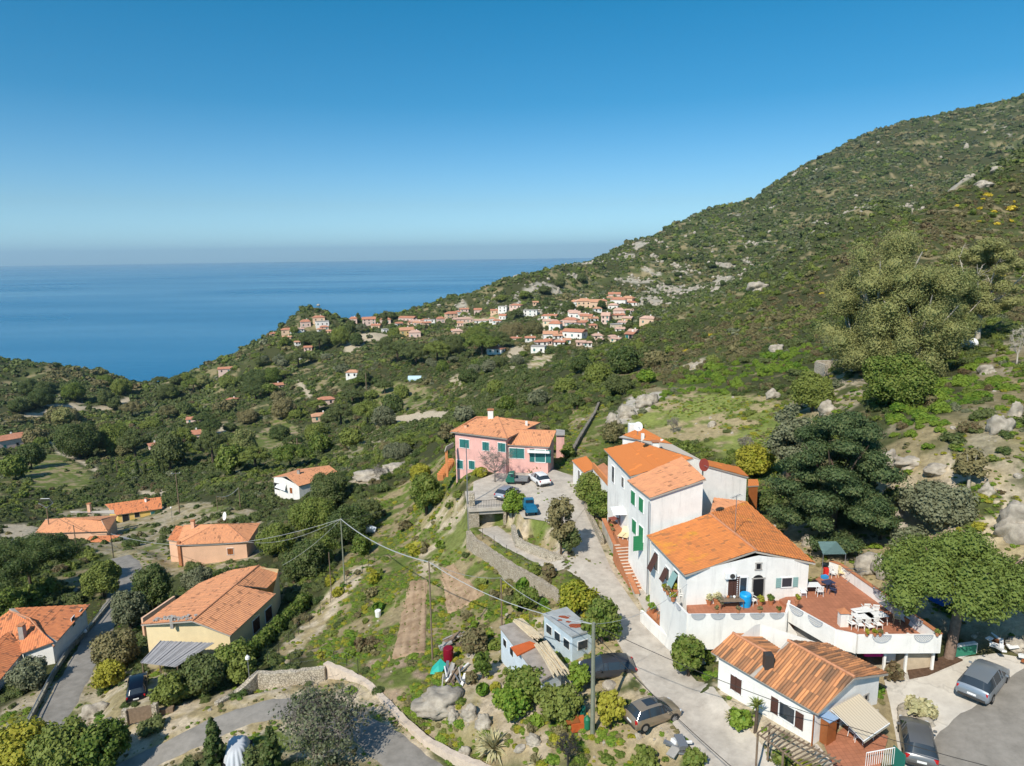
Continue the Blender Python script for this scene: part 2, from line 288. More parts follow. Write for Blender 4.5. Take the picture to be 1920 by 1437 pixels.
def roof_mat(name, c1, c2, dark, damt=.25, lichen=0, lc=(.55, .28, .04)):
    """terracotta tiles: a shade for every tile (uv = tile column, tile row), weathering in patches"""
    m = bpy.data.materials.new(name); m.use_nodes = True; t = m.node_tree; b = t.nodes["Principled BSDF"]; MAT[name] = m; L = t.links.new
    b.inputs["Roughness"].default_value = .85; b.inputs["Specular IOR Level"].default_value = .2
    uv = t.nodes.new("ShaderNodeUVMap"); uv.uv_map = "tile"; fl = t.nodes.new("ShaderNodeVectorMath"); fl.operation = 'FLOOR'
    ms_ = t.nodes.new("ShaderNodeVectorMath"); ms_.operation = 'MULTIPLY'; ms_.inputs[1].default_value = (1, .34 if damt > .5 else 1, 1); L(uv.outputs[0], ms_.inputs[0]); L(ms_.outputs[0], fl.inputs[0])
    wn = t.nodes.new("ShaderNodeTexWhiteNoise"); wn.noise_dimensions = '2D'; L(fl.outputs[0], wn.inputs["Vector"])
    mx = t.nodes.new("ShaderNodeMix"); mx.data_type = 'RGBA'; mx.inputs["A"].default_value = (*c1, 1); mx.inputs["B"].default_value = (*c2, 1); L(wn.outputs["Value"], mx.inputs["Factor"])
    nz = t.nodes.new("ShaderNodeTexNoise"); nz.inputs["Scale"].default_value = .9; nz.inputs["Detail"].default_value = 6; L(uv.outputs[0], nz.inputs["Vector"])
    mpg = t.nodes.new("ShaderNodeMapping"); mpg.inputs["Scale"].default_value = (.30, .10, .16); L(uv.outputs[0], mpg.inputs[0]); L(mpg.outputs[0], nz.inputs["Vector"])
    sp = t.nodes.new("ShaderNodeMath"); sp.operation = 'MULTIPLY_ADD'; sp.inputs[1].default_value = .35
    sc_ = t.nodes.new("ShaderNodeSeparateColor"); L(wn.outputs["Color"], sc_.inputs[0]); L(sc_.outputs[1], sp.inputs[0]); L(nz.outputs[0], sp.inputs[2])
    mr = t.nodes.new("ShaderNodeMapRange"); mr.inputs[1].default_value = .78-damt*.45; mr.inputs[2].default_value = .86; L(sp.outputs[0], mr.inputs[0])
    m2 = t.nodes.new("ShaderNodeMix"); m2.data_type = 'RGBA'; L(mr.outputs[0], m2.inputs["Factor"]); L(mx.outputs["Result"], m2.inputs["A"]); m2.inputs["B"].default_value = (*dark, 1)
    out = m2.outputs["Result"]
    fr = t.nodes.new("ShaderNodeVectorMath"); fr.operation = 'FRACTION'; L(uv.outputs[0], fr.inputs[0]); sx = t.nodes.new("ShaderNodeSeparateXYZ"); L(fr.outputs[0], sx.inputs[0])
    pp = t.nodes.new("ShaderNodeMath"); pp.operation = 'PINGPONG'; pp.inputs[1].default_value = .5; L(sx.outputs[0], pp.inputs[0])     # shade of the gaps between tile columns, painted into the tile colour
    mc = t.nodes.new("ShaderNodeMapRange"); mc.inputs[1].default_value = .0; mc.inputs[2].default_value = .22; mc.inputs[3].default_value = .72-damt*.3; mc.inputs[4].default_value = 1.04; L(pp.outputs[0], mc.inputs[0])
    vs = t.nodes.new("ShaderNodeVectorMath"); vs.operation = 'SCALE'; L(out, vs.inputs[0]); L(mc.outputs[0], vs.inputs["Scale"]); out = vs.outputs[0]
    if lichen:
        n3 = t.nodes.new("ShaderNodeTexNoise"); n3.inputs["Scale"].default_value = .35; n3.inputs["Detail"].default_value = 8; n3.inputs["Roughness"].default_value = .7
        tc = t.nodes.new("ShaderNodeTexCoord"); L(tc.outputs["Object"], n3.inputs["Vector"])
        r3 = t.nodes.new("ShaderNodeMapRange"); r3.inputs[1].default_value = .56; r3.inputs[2].default_value = .66; r3.inputs[4].default_value = lichen; L(n3.outputs[0], r3.inputs[0])
        m3 = t.nodes.new("ShaderNodeMix"); m3.data_type = 'RGBA'; L(r3.outputs[0], m3.inputs["Factor"]); L(out, m3.inputs["A"]); m3.inputs["B"].default_value = (*lc, 1); out = m3.outputs["Result"]
    L(out, b.inputs["Base Color"])
    return m
# ---------------------------------------------------------------- mesh helpers
def np_mesh(name, V, F, mats=None, fm=None, smooth=False):
    me = bpy.data.meshes.new(name); V = np.asarray(V, np.float32); F = np.asarray(F, np.int32); k = F.shape[1]
    me.vertices.add(len(V)); me.vertices.foreach_set("co", V.ravel())
    me.loops.add(F.size); me.loops.foreach_set("vertex_index", F.ravel())
    me.polygons.add(len(F)); me.polygons.foreach_set("loop_start", np.arange(0, F.size, k, dtype=np.int32))
    try: me.polygons.foreach_set("loop_total", np.full(len(F), k, np.int32))
    except Exception: pass
    for m_ in (mats or []): me.materials.append(m_)
    if fm is not None: me.polygons.foreach_set("material_index", np.asarray(fm, np.int32))
    me.polygons.foreach_set("use_smooth", np.full(len(F), smooth, bool))
    me.update(calc_edges=True); me.validate(); return me
def link(name, me, parent=None, loc=None):
    o = bpy.data.objects.new(name, me); C.objects.link(o)
    if parent is not None: o.parent = parent
    if loc is not None: o.location = loc
    return o
def tag(o, label=None, cat=None, group=None, kind=None):
    if label: o['label'] = label
    if cat: o['category'] = cat
    if group: o['group'] = group
    if kind: o['kind'] = kind
    return o
def thing(name, label, cat, loc=(0, 0, 0), rz=0, group=None):
    o = bpy.data.objects.new(name, None); C.objects.link(o); o.location = [float(q) for q in loc]; o.rotation_euler = (0, 0, rz)
    o.empty_display_size = .3
    return tag(o, label, cat, group)
def copy_tree(o, parent=None):
    c = o.copy(); C.objects.link(c); c.parent = parent
    for ch in list(o.children): copy_tree(ch, c)
    return c
class MB:
    """collects boxes, prisms and tubes into ONE mesh"""
    def __init__(s): s.v = []; s.f = []; s.m = []; s.mats = []
    def _m(s, mt):
        if mt is None: return 0
        if mt not in s.mats: s.mats.append(mt)
        return s.mats.index(mt)
    def add(s, V, F, mt=None):
        b = len(s.v); s.v += [tuple(float(c) for c in p) for p in V]; k = s._m(mt)
        for f in F: s.f.append([b+i for i in f]); s.m.append(k)
        return s
    def box(s, c, d, rz=0, mt=None, tilt=None):
        x, y, z = d[0]/2, d[1]/2, d[2]/2
        P = [Vector((a*x, b*y, e*z)) for e in (-1, 1) for a, b in ((-1, -1), (1, -1), (1, 1), (-1, 1))]
        if tilt: P = [Matrix.Rotation(tilt[1], 3, tilt[0]) @ p for p in P]
        r_ = Matrix.Rotation(rz, 3, 'Z'); c = Vector([float(q) for q in c]); P = [r_ @ p+c for p in P]
        return s.add(P, [(3, 2, 1, 0), (4, 5, 6, 7), (0, 1, 5, 4), (1, 2, 6, 5), (2, 3, 7, 6), (3, 0, 4, 7)], mt)
    def tube(s, pts, r0, r1=None, n=8, mt=None, cap=True):
        pts = [Vector([float(q) for q in p]) for p in pts]; r1 = r0 if r1 is None else r1; b = len(s.v); k = s._m(mt); N = len(pts)
        for i, p in enumerate(pts):
            t = (pts[min(i+1, N-1)]-pts[max(i-1, 0)]).normalized(); a = t.orthogonal().normalized() if abs(t.z) < .99 else Vector((1, 0, 0)); q = t.cross(a).normalized(); a = q.cross(t)
            r_ = r0+(r1-r0)*i/max(N-1, 1)
            for j in range(n): th = 2*math.pi*j/n; s.v.append(tuple(p+a*math.cos(th)*r_+q*math.sin(th)*r_))
        for i in range(N-1):
            for j in range(n): s.f.append([b+i*n+j, b+i*n+(j+1) % n, b+(i+1)*n+(j+1) % n, b+(i+1)*n+j]); s.m.append(k)
        if cap: s.f.append([b+j for j in range(n)][::-1]); s.m.append(k); s.f.append([b+(N-1)*n+j for j in range(n)]); s.m.append(k)
        return s
    def lathe(s, c, prof, n=12, mt=None):
        b = len(s.v); k = s._m(mt)
        for r_, z in prof:
            for j in range(n): th = 2*math.pi*j/n; s.v.append((c[0]+r_*math.cos(th), c[1]+r_*math.sin(th), c[2]+z))
        for i in range(len(prof)-1):
            for j in range(n): s.f.append([b+i*n+j, b+i*n+(j+1) % n, b+(i+1)*n+(j+1) % n, b+(i+1)*n+j]); s.m.append(k)
        s.f.append([b+j for j in range(n)][::-1]); s.m.append(k); s.f.append([b+(len(prof)-1)*n+j for j in range(n)]); s.m.append(k)
        return s
    def prism(s, P, z0, z1, mt=None):
        """polygon P (ccw xy) from z0 to z1"""
        n = len(P); a = sum(P[i][0]*P[(i+1) % n][1]-P[(i+1) % n][0]*P[i][1] for i in range(n))
        if a < 0: P = P[::-1]
        z0f = z0 if callable(z0) else (lambda q: z0); z1f = z1 if callable(z1) else (lambda q: z1)
        V = [(p[0], p[1], z0f(p)) for p in P]+[(p[0], p[1], z1f(p)) for p in P]
        return s.add(V, [list(range(n))[::-1], [n+i for i in range(n)]]+[[i, (i+1) % n, n+(i+1) % n, n+i] for i in range(n)], mt)
    def build(s, name, mt=None, parent=None, world=False, smooth=False, bevel=0):
        me = bpy.data.meshes.new(name); V = s.v
        if world and parent is not None:
            L = Vector((0, 0, 0)); q = parent
            while q is not None: L += q.location; q = q.parent
            V = [(a-L.x, b-L.y, c-L.z) for a, b, c in V]
        me.from_pydata(V, [], s.f)
        if s.mats:
            for q in s.mats: me.materials.append(q)
            me.polygons.foreach_set("material_index", s.m)
        elif mt is not None: me.materials.append(mt)
        if smooth: me.polygons.foreach_set("use_smooth", [True]*len(me.polygons))
        me.update(); o = link(name, me, parent)
        if bevel:
            bv = o.modifiers.new("b", 'BEVEL'); bv.width = bevel; bv.segments = 2; bv.limit_method = 'ANGLE'
        return o
# ---------------------------------------------------------------- terrain sheet
az = np.concatenate([np.linspace(-62, -41, 30, endpoint=False), np.linspace(-41, 41, 460, endpoint=False), np.linspace(41, 62, 30)])
rr = np.exp(np.arange(math.log(13), math.log(3600), .0066))
AZ, RR = np.meshgrid(np.radians(az), rr)
TX = (np.sin(AZ)*RR).ravel(); TY = (np.cos(AZ)*RR).ravel(); TZ = H(TX, TY)
_a = np.degrees(AZ.ravel()); _r = np.hypot(TX, TY)
_k = sm((_r-np.interp(_a, [-62, -20, 0, 4, 8, 12, 16], [900, 880, 980, 1150, 1400, 1900, 3000]))/250); TZ = TZ*(1-_k)+np.minimum(TZ, -230)*_k
na, nr_ = len(az), len(rr)
def TH(x, y):
    """height of the terrain sheet itself (bilinear)"""
    x = np.atleast_1d(np.asarray(x, float)); y = np.atleast_1d(np.asarray(y, float))
    a = np.interp(np.degrees(np.arctan2(x, y)), az, np.arange(na)); r_ = (np.log(np.hypot(x, y))-math.log(13))/.0066
    i = np.clip(r_.astype(int), 0, nr_-2); j = np.clip(a.astype(int), 0, na-2); fi = np.clip(r_-i, 0, 1); fj = np.clip(a-j, 0, 1); Z = TZ.reshape(nr_, na)
    return (Z[i, j]*(1-fj)+Z[i, j+1]*fj)*(1-fi)+(Z[i+1, j]*(1-fj)+Z[i+1, j+1]*fj)*fi
def th(x, y): return float(TH(x, y)[0])
def hitv(pts, nr=900):
    """photo pixels -> points on the finished terrain"""
    q = np.exp(np.linspace(math.log(20), math.log(3000), nr)); out = []
    for u, v in pts:
        d = ray(u, v); hz = math.hypot(d[0], d[1]); X = d[0]/hz*q; Y = d[1]/hz*q; Z = d[2]/hz*q; h = TH(X, Y); k = np.where(Z < h)[0]
        if len(k) == 0: r0 = q[-1]
        elif k[0] == 0: r0 = q[0]
        else: i = k[0]; a = Z[i-1]-h[i-1]; b = Z[i]-h[i]; r0 = q[i-1]+(q[i]-q[i-1])*a/(a-b)
        out.append(np.array([d[0]/hz*r0, d[1]/hz*r0, d[2]/hz*r0]))
    return out
# ground cover classes, vertex colours = the real colour of soil and herbs
def col(*c): return np.array(c)
SC_D, SC_G = col(.055, .060, .024), col(.085, .10, .035)
GRASS, GRASS2, DRY, SAND, SOIL, ROCK = col(.15, .185, .045), col(.23, .26, .07), col(.36, .29, .16), col(.50, .42, .30), col(.40, .30, .20), col(.45, .41, .34)
rT = np.hypot(TX, TY)
f1 = fbm(TX/7, TY/7, 4); f2 = fbm(TX/1.7+9, TY/1.7, 3); f3 = fbm(TX/40, TY/40+4, 4)
g = sm((f3+.1)/.5)[:, None]; TC = SC_D*(1-g)+SC_G*g
g = sm((f1+f3*.6-.28)/.18)[:, None]*.8; TC = TC*(1-g)+(DRY*.8)*g           # bare gaps
def paint(px, c, soft=2.0, amt=1.0, world=None, mod=None, veg=.03):
    global TC, TV
    P = world if world is not None else hitv(px)
    P = [np.asarray(p) for p in P]; cx = np.mean([p[0] for p in P]); cy = np.mean([p[1] for p in P]); rad = max(math.hypot(p[0]-cx, p[1]-cy) for p in P)+soft*2
    k = np.where(np.hypot(TX-cx, TY-cy) < rad)[0]
    d, _ = segd(TX[k], TY[k], P, True); ins = inpoly(TX[k], TY[k], P); sd_ = np.where(ins, d, -d)+f2[k]*soft*.6
    wt = sm(sd_/soft+.5)*amt
    if mod is not None: wt = wt*mod[k]
    TC[k] = TC[k]*(1-wt[:, None])+(c[k] if getattr(c, 'ndim', 1) == 2 else c)*wt[:, None]
    TV[k] = TV[k]*(1-wt)+veg*wt
    return P
def mixc(a, b, t): return a*(1-t[:, None])+b*t[:, None]
meadow = mixc(mixc(GRASS2, GRASS, sm((f1+.3)/.5)), DRY, sm((f2*.6+f1*.7+.02)/.25))
lush = mixc(mixc(mixc(GRASS*.8, col(.12, .17, .03), sm((f1+.2)/.5)), DRY*.8, sm((f2*.7+f1*.6+.02)/.22)), SOIL*.8, sm((f3*.5-f1*.7+f2*.5-.34)/.15))
sandy = mixc(mixc(SAND, DRY, sm((f1+.2)/.4)), SC_G, sm((f2*.7-f1*.8-.22)/.15))
dryg = mixc(DRY, SAND, sm((f2+.2)/.4)); dryg = mixc(dryg, GRASS, sm((f1-f2*.4-.12)/.2))
TV = 1-sm((f1+f3*.6-.28)/.18)*.85
paint([(1130,830),(1200,760),(1290,735),(1450,745),(1540,790),(1450,960),(1420,900),(1300,830)], meadow, 3)
paint([(1070,770),(1140,755),(1160,800),(1140,850),(1060,930),(1040,860)], lush, 2)
paint([(1540,700),(1600,690),(1640,740),(1560,800),(1480,760)], sandy, 3, .8)
paint([(1640,860),(1920,880),(2000,1200),(1500,1150),(1400,1060),(1480,980),(1640,1000)], sandy, 3, .95)
paint([(1840,640),(1950,640),(1950,900),(1700,830),(1650,800),(1800,780)], sandy, 4, .55)
paint([(1100,930),(1140,900),(1260,1160),(1420,1437),(1300,1437),(1160,1180)], sandy, 1.2)
paint([(440,1290),(600,1250),(720,1290),(820,1437),(240,1437),(250,1330),(400,1310)], dryg, 1.2)
paint([(560,1210),(690,960),(850,930),(905,1000),(1100,1100),(1180,1180),(1300,1437),(880,1437),(700,1290),(600,1260)], lush, 1.5)
paint([(500,1240),(660,1060),(700,1060),(530,1250)], dryg, .8)
paint([(780,930),(880,930),(890,1000),(850,1060),(790,1090)], dryg, 1.2, .85)
paint([(880,1220),(960,1200),(1080,1437),(900,1437),(780,1340)], dryg, 1.5, .8)
paint([(1000,1160),(1200,1120),(1420,1437),(1130,1437),(1010,1300)], sandy, 1.0)
paint([(700,930),(830,850),(900,900),(800,960),(640,1000)], lush, 2)
paint([(0,1437),(0,1330),(200,1240),(330,1230),(260,1437)], dryg, 1.2, .8)
paint([(110,960),(180,950),(480,960),(520,1010),(470,1060),(300,1080),(180,1040)], dryg, 1.5, .7)
paint([(0,985),(50,982),(110,1000),(40,1015),(0,1015)], SAND*.9, 2)
paint([(40,870),(110,840),(130,860),(180,900),(150,925),(60,920)], lush, 3)
paint([(85,825),(110,832),(190,885),(180,885),(100,845)], SAND, 2)
paint([(470,820),(520,780),(560,800),(560,850),(500,860)], lush, 3)
paint(None, dryg, 1.0, 1.0, world=pz((880,900,-31),(1100,890,-30.3),(1110,1000,-30.9),(1085,1060,-31.4),(1000,1040,-32.5),(960,1000,-32.6),(880,985,-33.4)))
paint(None, sandy, .8, 1.0, world=pz((1200,1120,-31),(1300,1130,-31),(1480,1150,-30.5),(1640,1230,-29.9),(1700,1260,-29.7),(1710,1450,-30.3),(1500,1460,-30.6),(1330,1400,-31.2),(1240,1230,-31.4)))
# far slopes: fields, terraces, bare banks, tracks
paint([(690,735),(730,715),(800,720),(830,740),(790,770),(740,775)], lush, 4, .9)
paint([(640,645),(680,625),(745,628),(740,640),(690,640),(655,665)], SAND, 4, .9)
paint([(840,715),(880,690),(920,680),(900,700),(860,725)], dryg, 5, .9)
paint([(850,612),(880,592),(945,592),(940,606),(890,606),(870,615)], dryg, 4)
paint([(1000,668),(1040,665),(1020,690),(950,700)], dryg, 4)
paint([(740,782),(790,772),(850,770),(830,785),(780,792),(745,800)], SAND, 2)
paint([(650,905),(720,878),(760,865),(740,885),(680,912)], SAND*.9, 2)
paint([(640,850),(700,790),(740,800),(700,860),(650,880)], dryg, 5, .5)
paint([(1180,745),(1235,735),(1250,745),(1160,800),(1145,785)], ROCK, 1.5)
for pp in ([(0,795),(50,775),(100,765),(160,752),(160,757),(100,772),(50,785)], [(90,760),(200,762),(240,745),(250,752),(200,770),(100,768)],
           [(550,715),(562,712),(585,742),(578,748)], [(1270,690),(1320,670),(1330,680),(1290,700)], [(260,920),(310,918),(320,928),(270,932)],
           [(380,820),(430,790),(440,797),(400,822)], [(1010,598),(1030,596),(1035,640),(1012,640)], [(960,650),(985,648),(980,672),(950,672)]):
    paint(pp, SAND*.95, 2, .95)
# granite showing on the mountain
mt_ = (rT > 640) & (TX > -150) & (TZ > -60)
rk = sm((fbm(TX/28, TY/28+3, 4)+fbm(TX/160+2, TY/160, 2)*.55-np.clip((rT-900)/900, 0, .35)-.24)/.1)*mt_
TC = TC*(1-rk[:, None]*.75)+ROCK*rk[:, None]*.75; TV *= 1-rk*.8
TF = np.arange((nr_-1)*na).reshape(nr_-1, na)[:, :-1].ravel(); TF = np.stack([TF, TF+1, TF+na+1, TF+na], -1)
tme = np_mesh("ground", np.stack([TX, TY, TZ], -1), TF[:, ::-1], smooth=True)
ca = tme.color_attributes.new("soil", 'FLOAT_COLOR', 'POINT'); ca.data.foreach_set("color", np.concatenate([TC, np.ones((len(TC), 1))], 1).astype(np.float32).ravel())
gm = bpy.data.materials.new("ground_cover"); gm.use_nodes = True; t = gm.node_tree; b = t.nodes["Principled BSDF"]; L = t.links.new
b.inputs["Roughness"].default_value = .95; b.inputs["Specular IOR Level"].default_value = .1
at = t.nodes.new("ShaderNodeAttribute"); at.attribute_name = "soil"; tc = t.nodes.new("ShaderNodeTexCoord")
n1 = t.nodes.new("ShaderNodeTexNoise"); n1.inputs["Scale"].default_value = 1.3; n1.inputs["Detail"].default_value = 9; n1.inputs["Roughness"].default_value = .75; L(tc.outputs["Object"], n1.inputs["Vector"])
mr = t.nodes.new("ShaderNodeMapRange"); mr.inputs[1].default_value = .3; mr.inputs[2].default_value = .7; mr.inputs[3].default_value = .55; mr.inputs[4].default_value = 1.4; L(n1.outputs[0], mr.inputs[0])
ml = t.nodes.new("ShaderNodeVectorMath"); ml.operation = 'SCALE'; L(at.outputs["Color"], ml.inputs[0]); L(mr.outputs[0], ml.inputs["Scale"]); L(ml.outputs[0], b.inputs["Base Color"])
bp = t.nodes.new("ShaderNodeBump"); bp.inputs["Strength"].default_value = .8; bp.inputs["Distance"].default_value = .25; L(n1.outputs[0], bp.inputs["Height"]); L(bp.outputs[0], b.inputs["Normal"])
tme.materials.append(gm); ground = tag(link("ground", tme), kind='structure')
# ---------------------------------------------------------------- sea
sm_ = bpy.data.materials.new("sea_water"); sm_.use_nodes = True; t = sm_.node_tree; b = t.nodes["Principled BSDF"]; L = t.links.new
b.inputs["Base Color"].default_value = (.001, .12, .25, 1); b.inputs["Roughness"].default_value = .22; b.inputs["IOR"].default_value = 1.33
tc = t.nodes.new("ShaderNodeTexCoord"); mpg = t.nodes.new("ShaderNodeMapping"); mpg.inputs["Scale"].default_value = (.02, .06, .05); L(tc.outputs["Object"], mpg.inputs[0])
n1 = t.nodes.new("ShaderNodeTexNoise"); n1.inputs["Scale"].default_value = 1.0; n1.inputs["Detail"].default_value = 6; L(mpg.outputs[0], n1.inputs["Vector"])
mp2 = t.nodes.new("ShaderNodeMapping"); mp2.inputs["Scale"].default_value = (.0004, .0016, .001); L(tc.outputs["Object"], mp2.inputs[0]); n5 = t.nodes.new("ShaderNodeTexNoise"); n5.inputs["Scale"].default_value = 1.0; n5.inputs["Detail"].default_value = 8; L(mp2.outputs[0], n5.inputs["Vector"])
mr5 = t.nodes.new("ShaderNodeMapRange"); mr5.inputs[1].default_value = .35; mr5.inputs[2].default_value = .65; mr5.inputs[3].default_value = .19; mr5.inputs[4].default_value = .28; L(n5.outputs[0], mr5.inputs[0]); L(mr5.outputs[0], b.inputs["Roughness"])      # wind streaks: smoother and rougher water
bp = t.nodes.new("ShaderNodeBump"); bp.inputs["Strength"].default_value = .5; bp.inputs["Distance"].default_value = 1.2; L(n1.outputs[0], bp.inputs["Height"]); L(bp.outputs[0], b.inputs["Normal"])
V = [(0, 0, SEA)]; F = []; ns = 96
for k, q in enumerate((400, 1500, 6000, 20000, 42000)):
    for j in range(ns): V.append((q*math.cos(2*math.pi*j/ns), q*math.sin(2*math.pi*j/ns), SEA))
for j in range(ns): F.append([0, 1+j, 1+(j+1) % ns])
for k in range(4):
    for j in range(ns): a = 1+k*ns; F.append([a+j, a+ns+j, a+ns+(j+1) % ns, a+(j+1) % ns])
sea = MB().add(V, F).build("sea", sm_); tag(sea, kind='structure')
# ---------------------------------------------------------------- roads: thin sheets just above the ground
def strip(name, P, hw, m_, lift=.05, width_of=None, seg=.7):
    P = [np.asarray(p) for p in P]; Q = [P[0]]
    # Catmull-Rom smoothing then resample
    for i in range(len(P)-1):
        p0, p1, p2, p3 = P[max(i-1, 0)], P[i], P[i+1], P[min(i+2, len(P)-1)]; nn = max(2, int(np.linalg.norm(p2-p1)/seg))
        for k in range(1, nn+1):
            s_ = k/nn; Q.append(.5*((2*p1)+(-p0+p2)*s_+(2*p0-5*p1+4*p2-p3)*s_*s_+(-p0+3*p1-3*p2+p3)*s_**3))
    Q = np.array(Q); T = np.gradient(Q[:, :2], axis=0); T /= np.linalg.norm(T, axis=1)[:, None]+1e-9; N = np.stack([-T[:, 1], T[:, 0]], -1)
    V = []; k = 9; hws = np.array([hw*(1+.06*math.sin(i*.7)+.04*math.sin(i*1.9)) for i in range(len(Q))])
    if width_of is not None: hws = np.interp(np.linspace(0, 1, len(Q)), np.linspace(0, 1, len(width_of)), width_of)
    for i in range(len(Q)):
        for j in range(k):
            s_ = (j/(k-1)*2-1); p = Q[i, :2]+N[i]*s_*hws[i]; V.append((p[0], p[1], 0))
    V = np.array(V); V[:, 2] = TH(V[:, 0], V[:, 1])+lift
    e = np.zeros(len(V), bool); e[::k] = True; e[k-1::k] = True; V[e, 2] -= lift+.06
    F = [[i*k+j, i*k+j+1, (i+1)*k+j+1, (i+1)*k+j] for i in range(len(Q)-1) for j in range(k-1)]
    return tag(link(name, np_mesh(name, V, F, [m_], smooth=True)), kind='structure'), Q, N
def flatpoly(name, P, m_, lift=.05, step=.6):
    P = [np.asarray(p) for p in P]; x0, x1 = min(p[0] for p in P), max(p[0] for p in P); y0, y1 = min(p[1] for p in P), max(p[1] for p in P)
    bm = bmesh.new(); vs = [bm.verts.new((p[0], p[1], 0)) for p in P]; bm.faces.new(vs)
    for a, lo, hi in ((0, x0, x1), (1, y0, y1)):
        q = lo+step
        while q < hi:
            no = [0, 0, 0]; no[a] = 1; co = [0, 0, 0]; co[a] = q
            bmesh.ops.bisect_plane(bm, geom=bm.verts[:]+bm.edges[:]+bm.faces[:], plane_co=co, plane_no=no); q += step
    c_ = plane_of(P)
    for v_ in bm.verts: v_.co.z = max(c_[0]*v_.co.x+c_[1]*v_.co.y+c_[2], th(v_.co.x, v_.co.y))+lift
    me = bpy.data.meshes.new(name); bm.to_mesh(me); bm.free(); me.materials.append(m_)
    if me.polygons[0].normal.z < 0: me.flip_normals()
    return tag(link(name, me), kind='structure')
def road_mat(name, c, c2, crack=.06):
    m = rock_mat(name, c, c2); t = m.node_tree; L = t.links.new; b = t.nodes["Principled BSDF"]
    tc = [q for q in t.nodes if q.type == 'TEX_COORD'][0]; rp = [q for q in t.nodes if q.type == 'VALTORGB'][0]
    vo = t.nodes.new("ShaderNodeTexVoronoi"); vo.feature = 'DISTANCE_TO_EDGE'; vo.inputs["Scale"].default_value = .28
    nz = t.nodes.new("ShaderNodeTexNoise"); nz.inputs["Scale"].default_value = 1.5; nz.inputs["Detail"].default_value = 5; L(tc.outputs["Object"], nz.inputs["Vector"])
    va = t.nodes.new("ShaderNodeVectorMath"); va.operation = 'ADD'; L(tc.outputs["Object"], va.inputs[0]); L(nz.outputs["Color"], va.inputs[1]); L(va.outputs[0], vo.inputs["Vector"])
    mr = t.nodes.new("ShaderNodeMapRange"); mr.inputs[2].default_value = .02; mr.inputs[3].default_value = 1-crack; mr.inputs[4].default_value = 1; L(vo.outputs["Distance"], mr.inputs[0])
    ml = t.nodes.new("ShaderNodeVectorMath"); ml.operation = 'SCALE'; L(rp.outputs[0], ml.inputs[0]); L(mr.outputs[0], ml.inputs["Scale"]); L(ml.outputs[0], b.inputs["Base Color"])
    for q in t.nodes:
        if q.type == 'BUMP': q.inputs["Strength"].default_value = .25
    return m
M_ROCK = rock_mat("granite", (.24, .21, .17), (.47, .42, .34))
M_ASPH = road_mat("asphalt", (.205, .19, .165), (.29, .268, .235)); M_CONC = road_mat("worn_concrete", (.37, .33, .28), (.52, .47, .40)); M_LOT = road_mat("pale_concrete", (.48, .44, .38), (.60, .56, .49), .2)
strip("road", LEFTROAD, 1.9, M_ASPH); strip("road", BOTROAD, 1.7, M_ASPH)
flatpoly("parking_area", LOT, M_LOT, .03)
strip("road", ROADR, 2.6, M_ASPH, .07)
strip("lane", LANE, 1.9, M_CONC, width_of=[2.4, 2.4, 2.2, 2.0, 1.9, 1.8, 1.8, 2.0, 2.2]); strip("driveway", RAMP, 1.5, M_CONC, .03); flatpoly("yard_paving", YARD, M_CONC, .07)

def furrows(name, P, m_, a_px, b_px, pitch=.75):
    """a dug plot: ridges run from pixel a to pixel b"""
    a, b_ = hitv([a_px, b_px]); d = (b_-a)[:2]; d /= np.linalg.norm(d); x0, x1 = min(p[0] for p in P), max(p[0] for p in P); y0, y1 = min(p[1] for p in P), max(p[1] for p in P)
    X, Y = np.meshgrid(np.arange(x0, x1, .09), np.arange(y0, y1, .18)); q = (X-a[0])*(-d[1])+(Y-a[1])*d[0]; Xf, Yf = X.ravel(), Y.ravel()
    Z = TH(Xf, Yf)+.04+.10*np.abs(np.sin(q.ravel()*math.pi/pitch))+fbm(Xf*1.7, Yf*1.7, 3)*.07; dd, _ = segd(Xf, Yf, P, True); ins = inpoly(Xf+fbm(Xf, Yf, 2)*.4, Yf, P); n, m2 = X.shape; ii = np.arange(n*m2).reshape(n, m2)
    F = np.stack([ii[:-1, :-1], ii[:-1, 1:], ii[1:, 1:], ii[1:, :-1]], -1).reshape(-1, 4); F = F[ins[F].all(1)]
    Z = np.where(dd < .3, Z-.12, Z)
    return tag(link(name, np_mesh(name, np.stack([Xf, Yf, Z], -1), F, [m_], smooth=True)), kind='structure')
M_EARTH = rock_mat("dug_earth", (.25, .165, .095), (.43, .305, .195))
furrows("ploughed_plot", PLOTA, M_EARTH, (780, 1100), (765, 1240), .8); furrows("ploughed_plot", PLOTB, M_EARTH, (835, 1065), (875, 1145), .6)
KEEP0 = [('poly', PLOTA, 0), ('poly', PLOTB, 0)]

_c = [];
for P_, (a_, b_) in ((PLOTA, ((780, 1100), (765, 1240))), (PLOTB, ((835, 1065), (875, 1145)))):
    q0, q1 = hitv([a_, b_]); d_ = (q1-q0)[:2]; l_ = np.linalg.norm(d_); d_ /= l_
    for rw in range(-7, 8, 1):
        for k in np.arange(-.1*l_, 1.1*l_, .55): _c.append((q0[0]+d_[0]*k-d_[1]*rw*.8+rnd.uniform(-.1, .1), q0[1]+d_[1]*k+d_[0]*rw*.8+rnd.uniform(-.1, .1)))
_c = np.array(_c); _i = (inpoly(_c[:, 0], _c[:, 1], PLOTA) | inpoly(_c[:, 0], _c[:, 1], PLOTB)) & (np.random.RandomState(2).rand(len(_c)) < .6); SEEDLINGS = _c[_i]
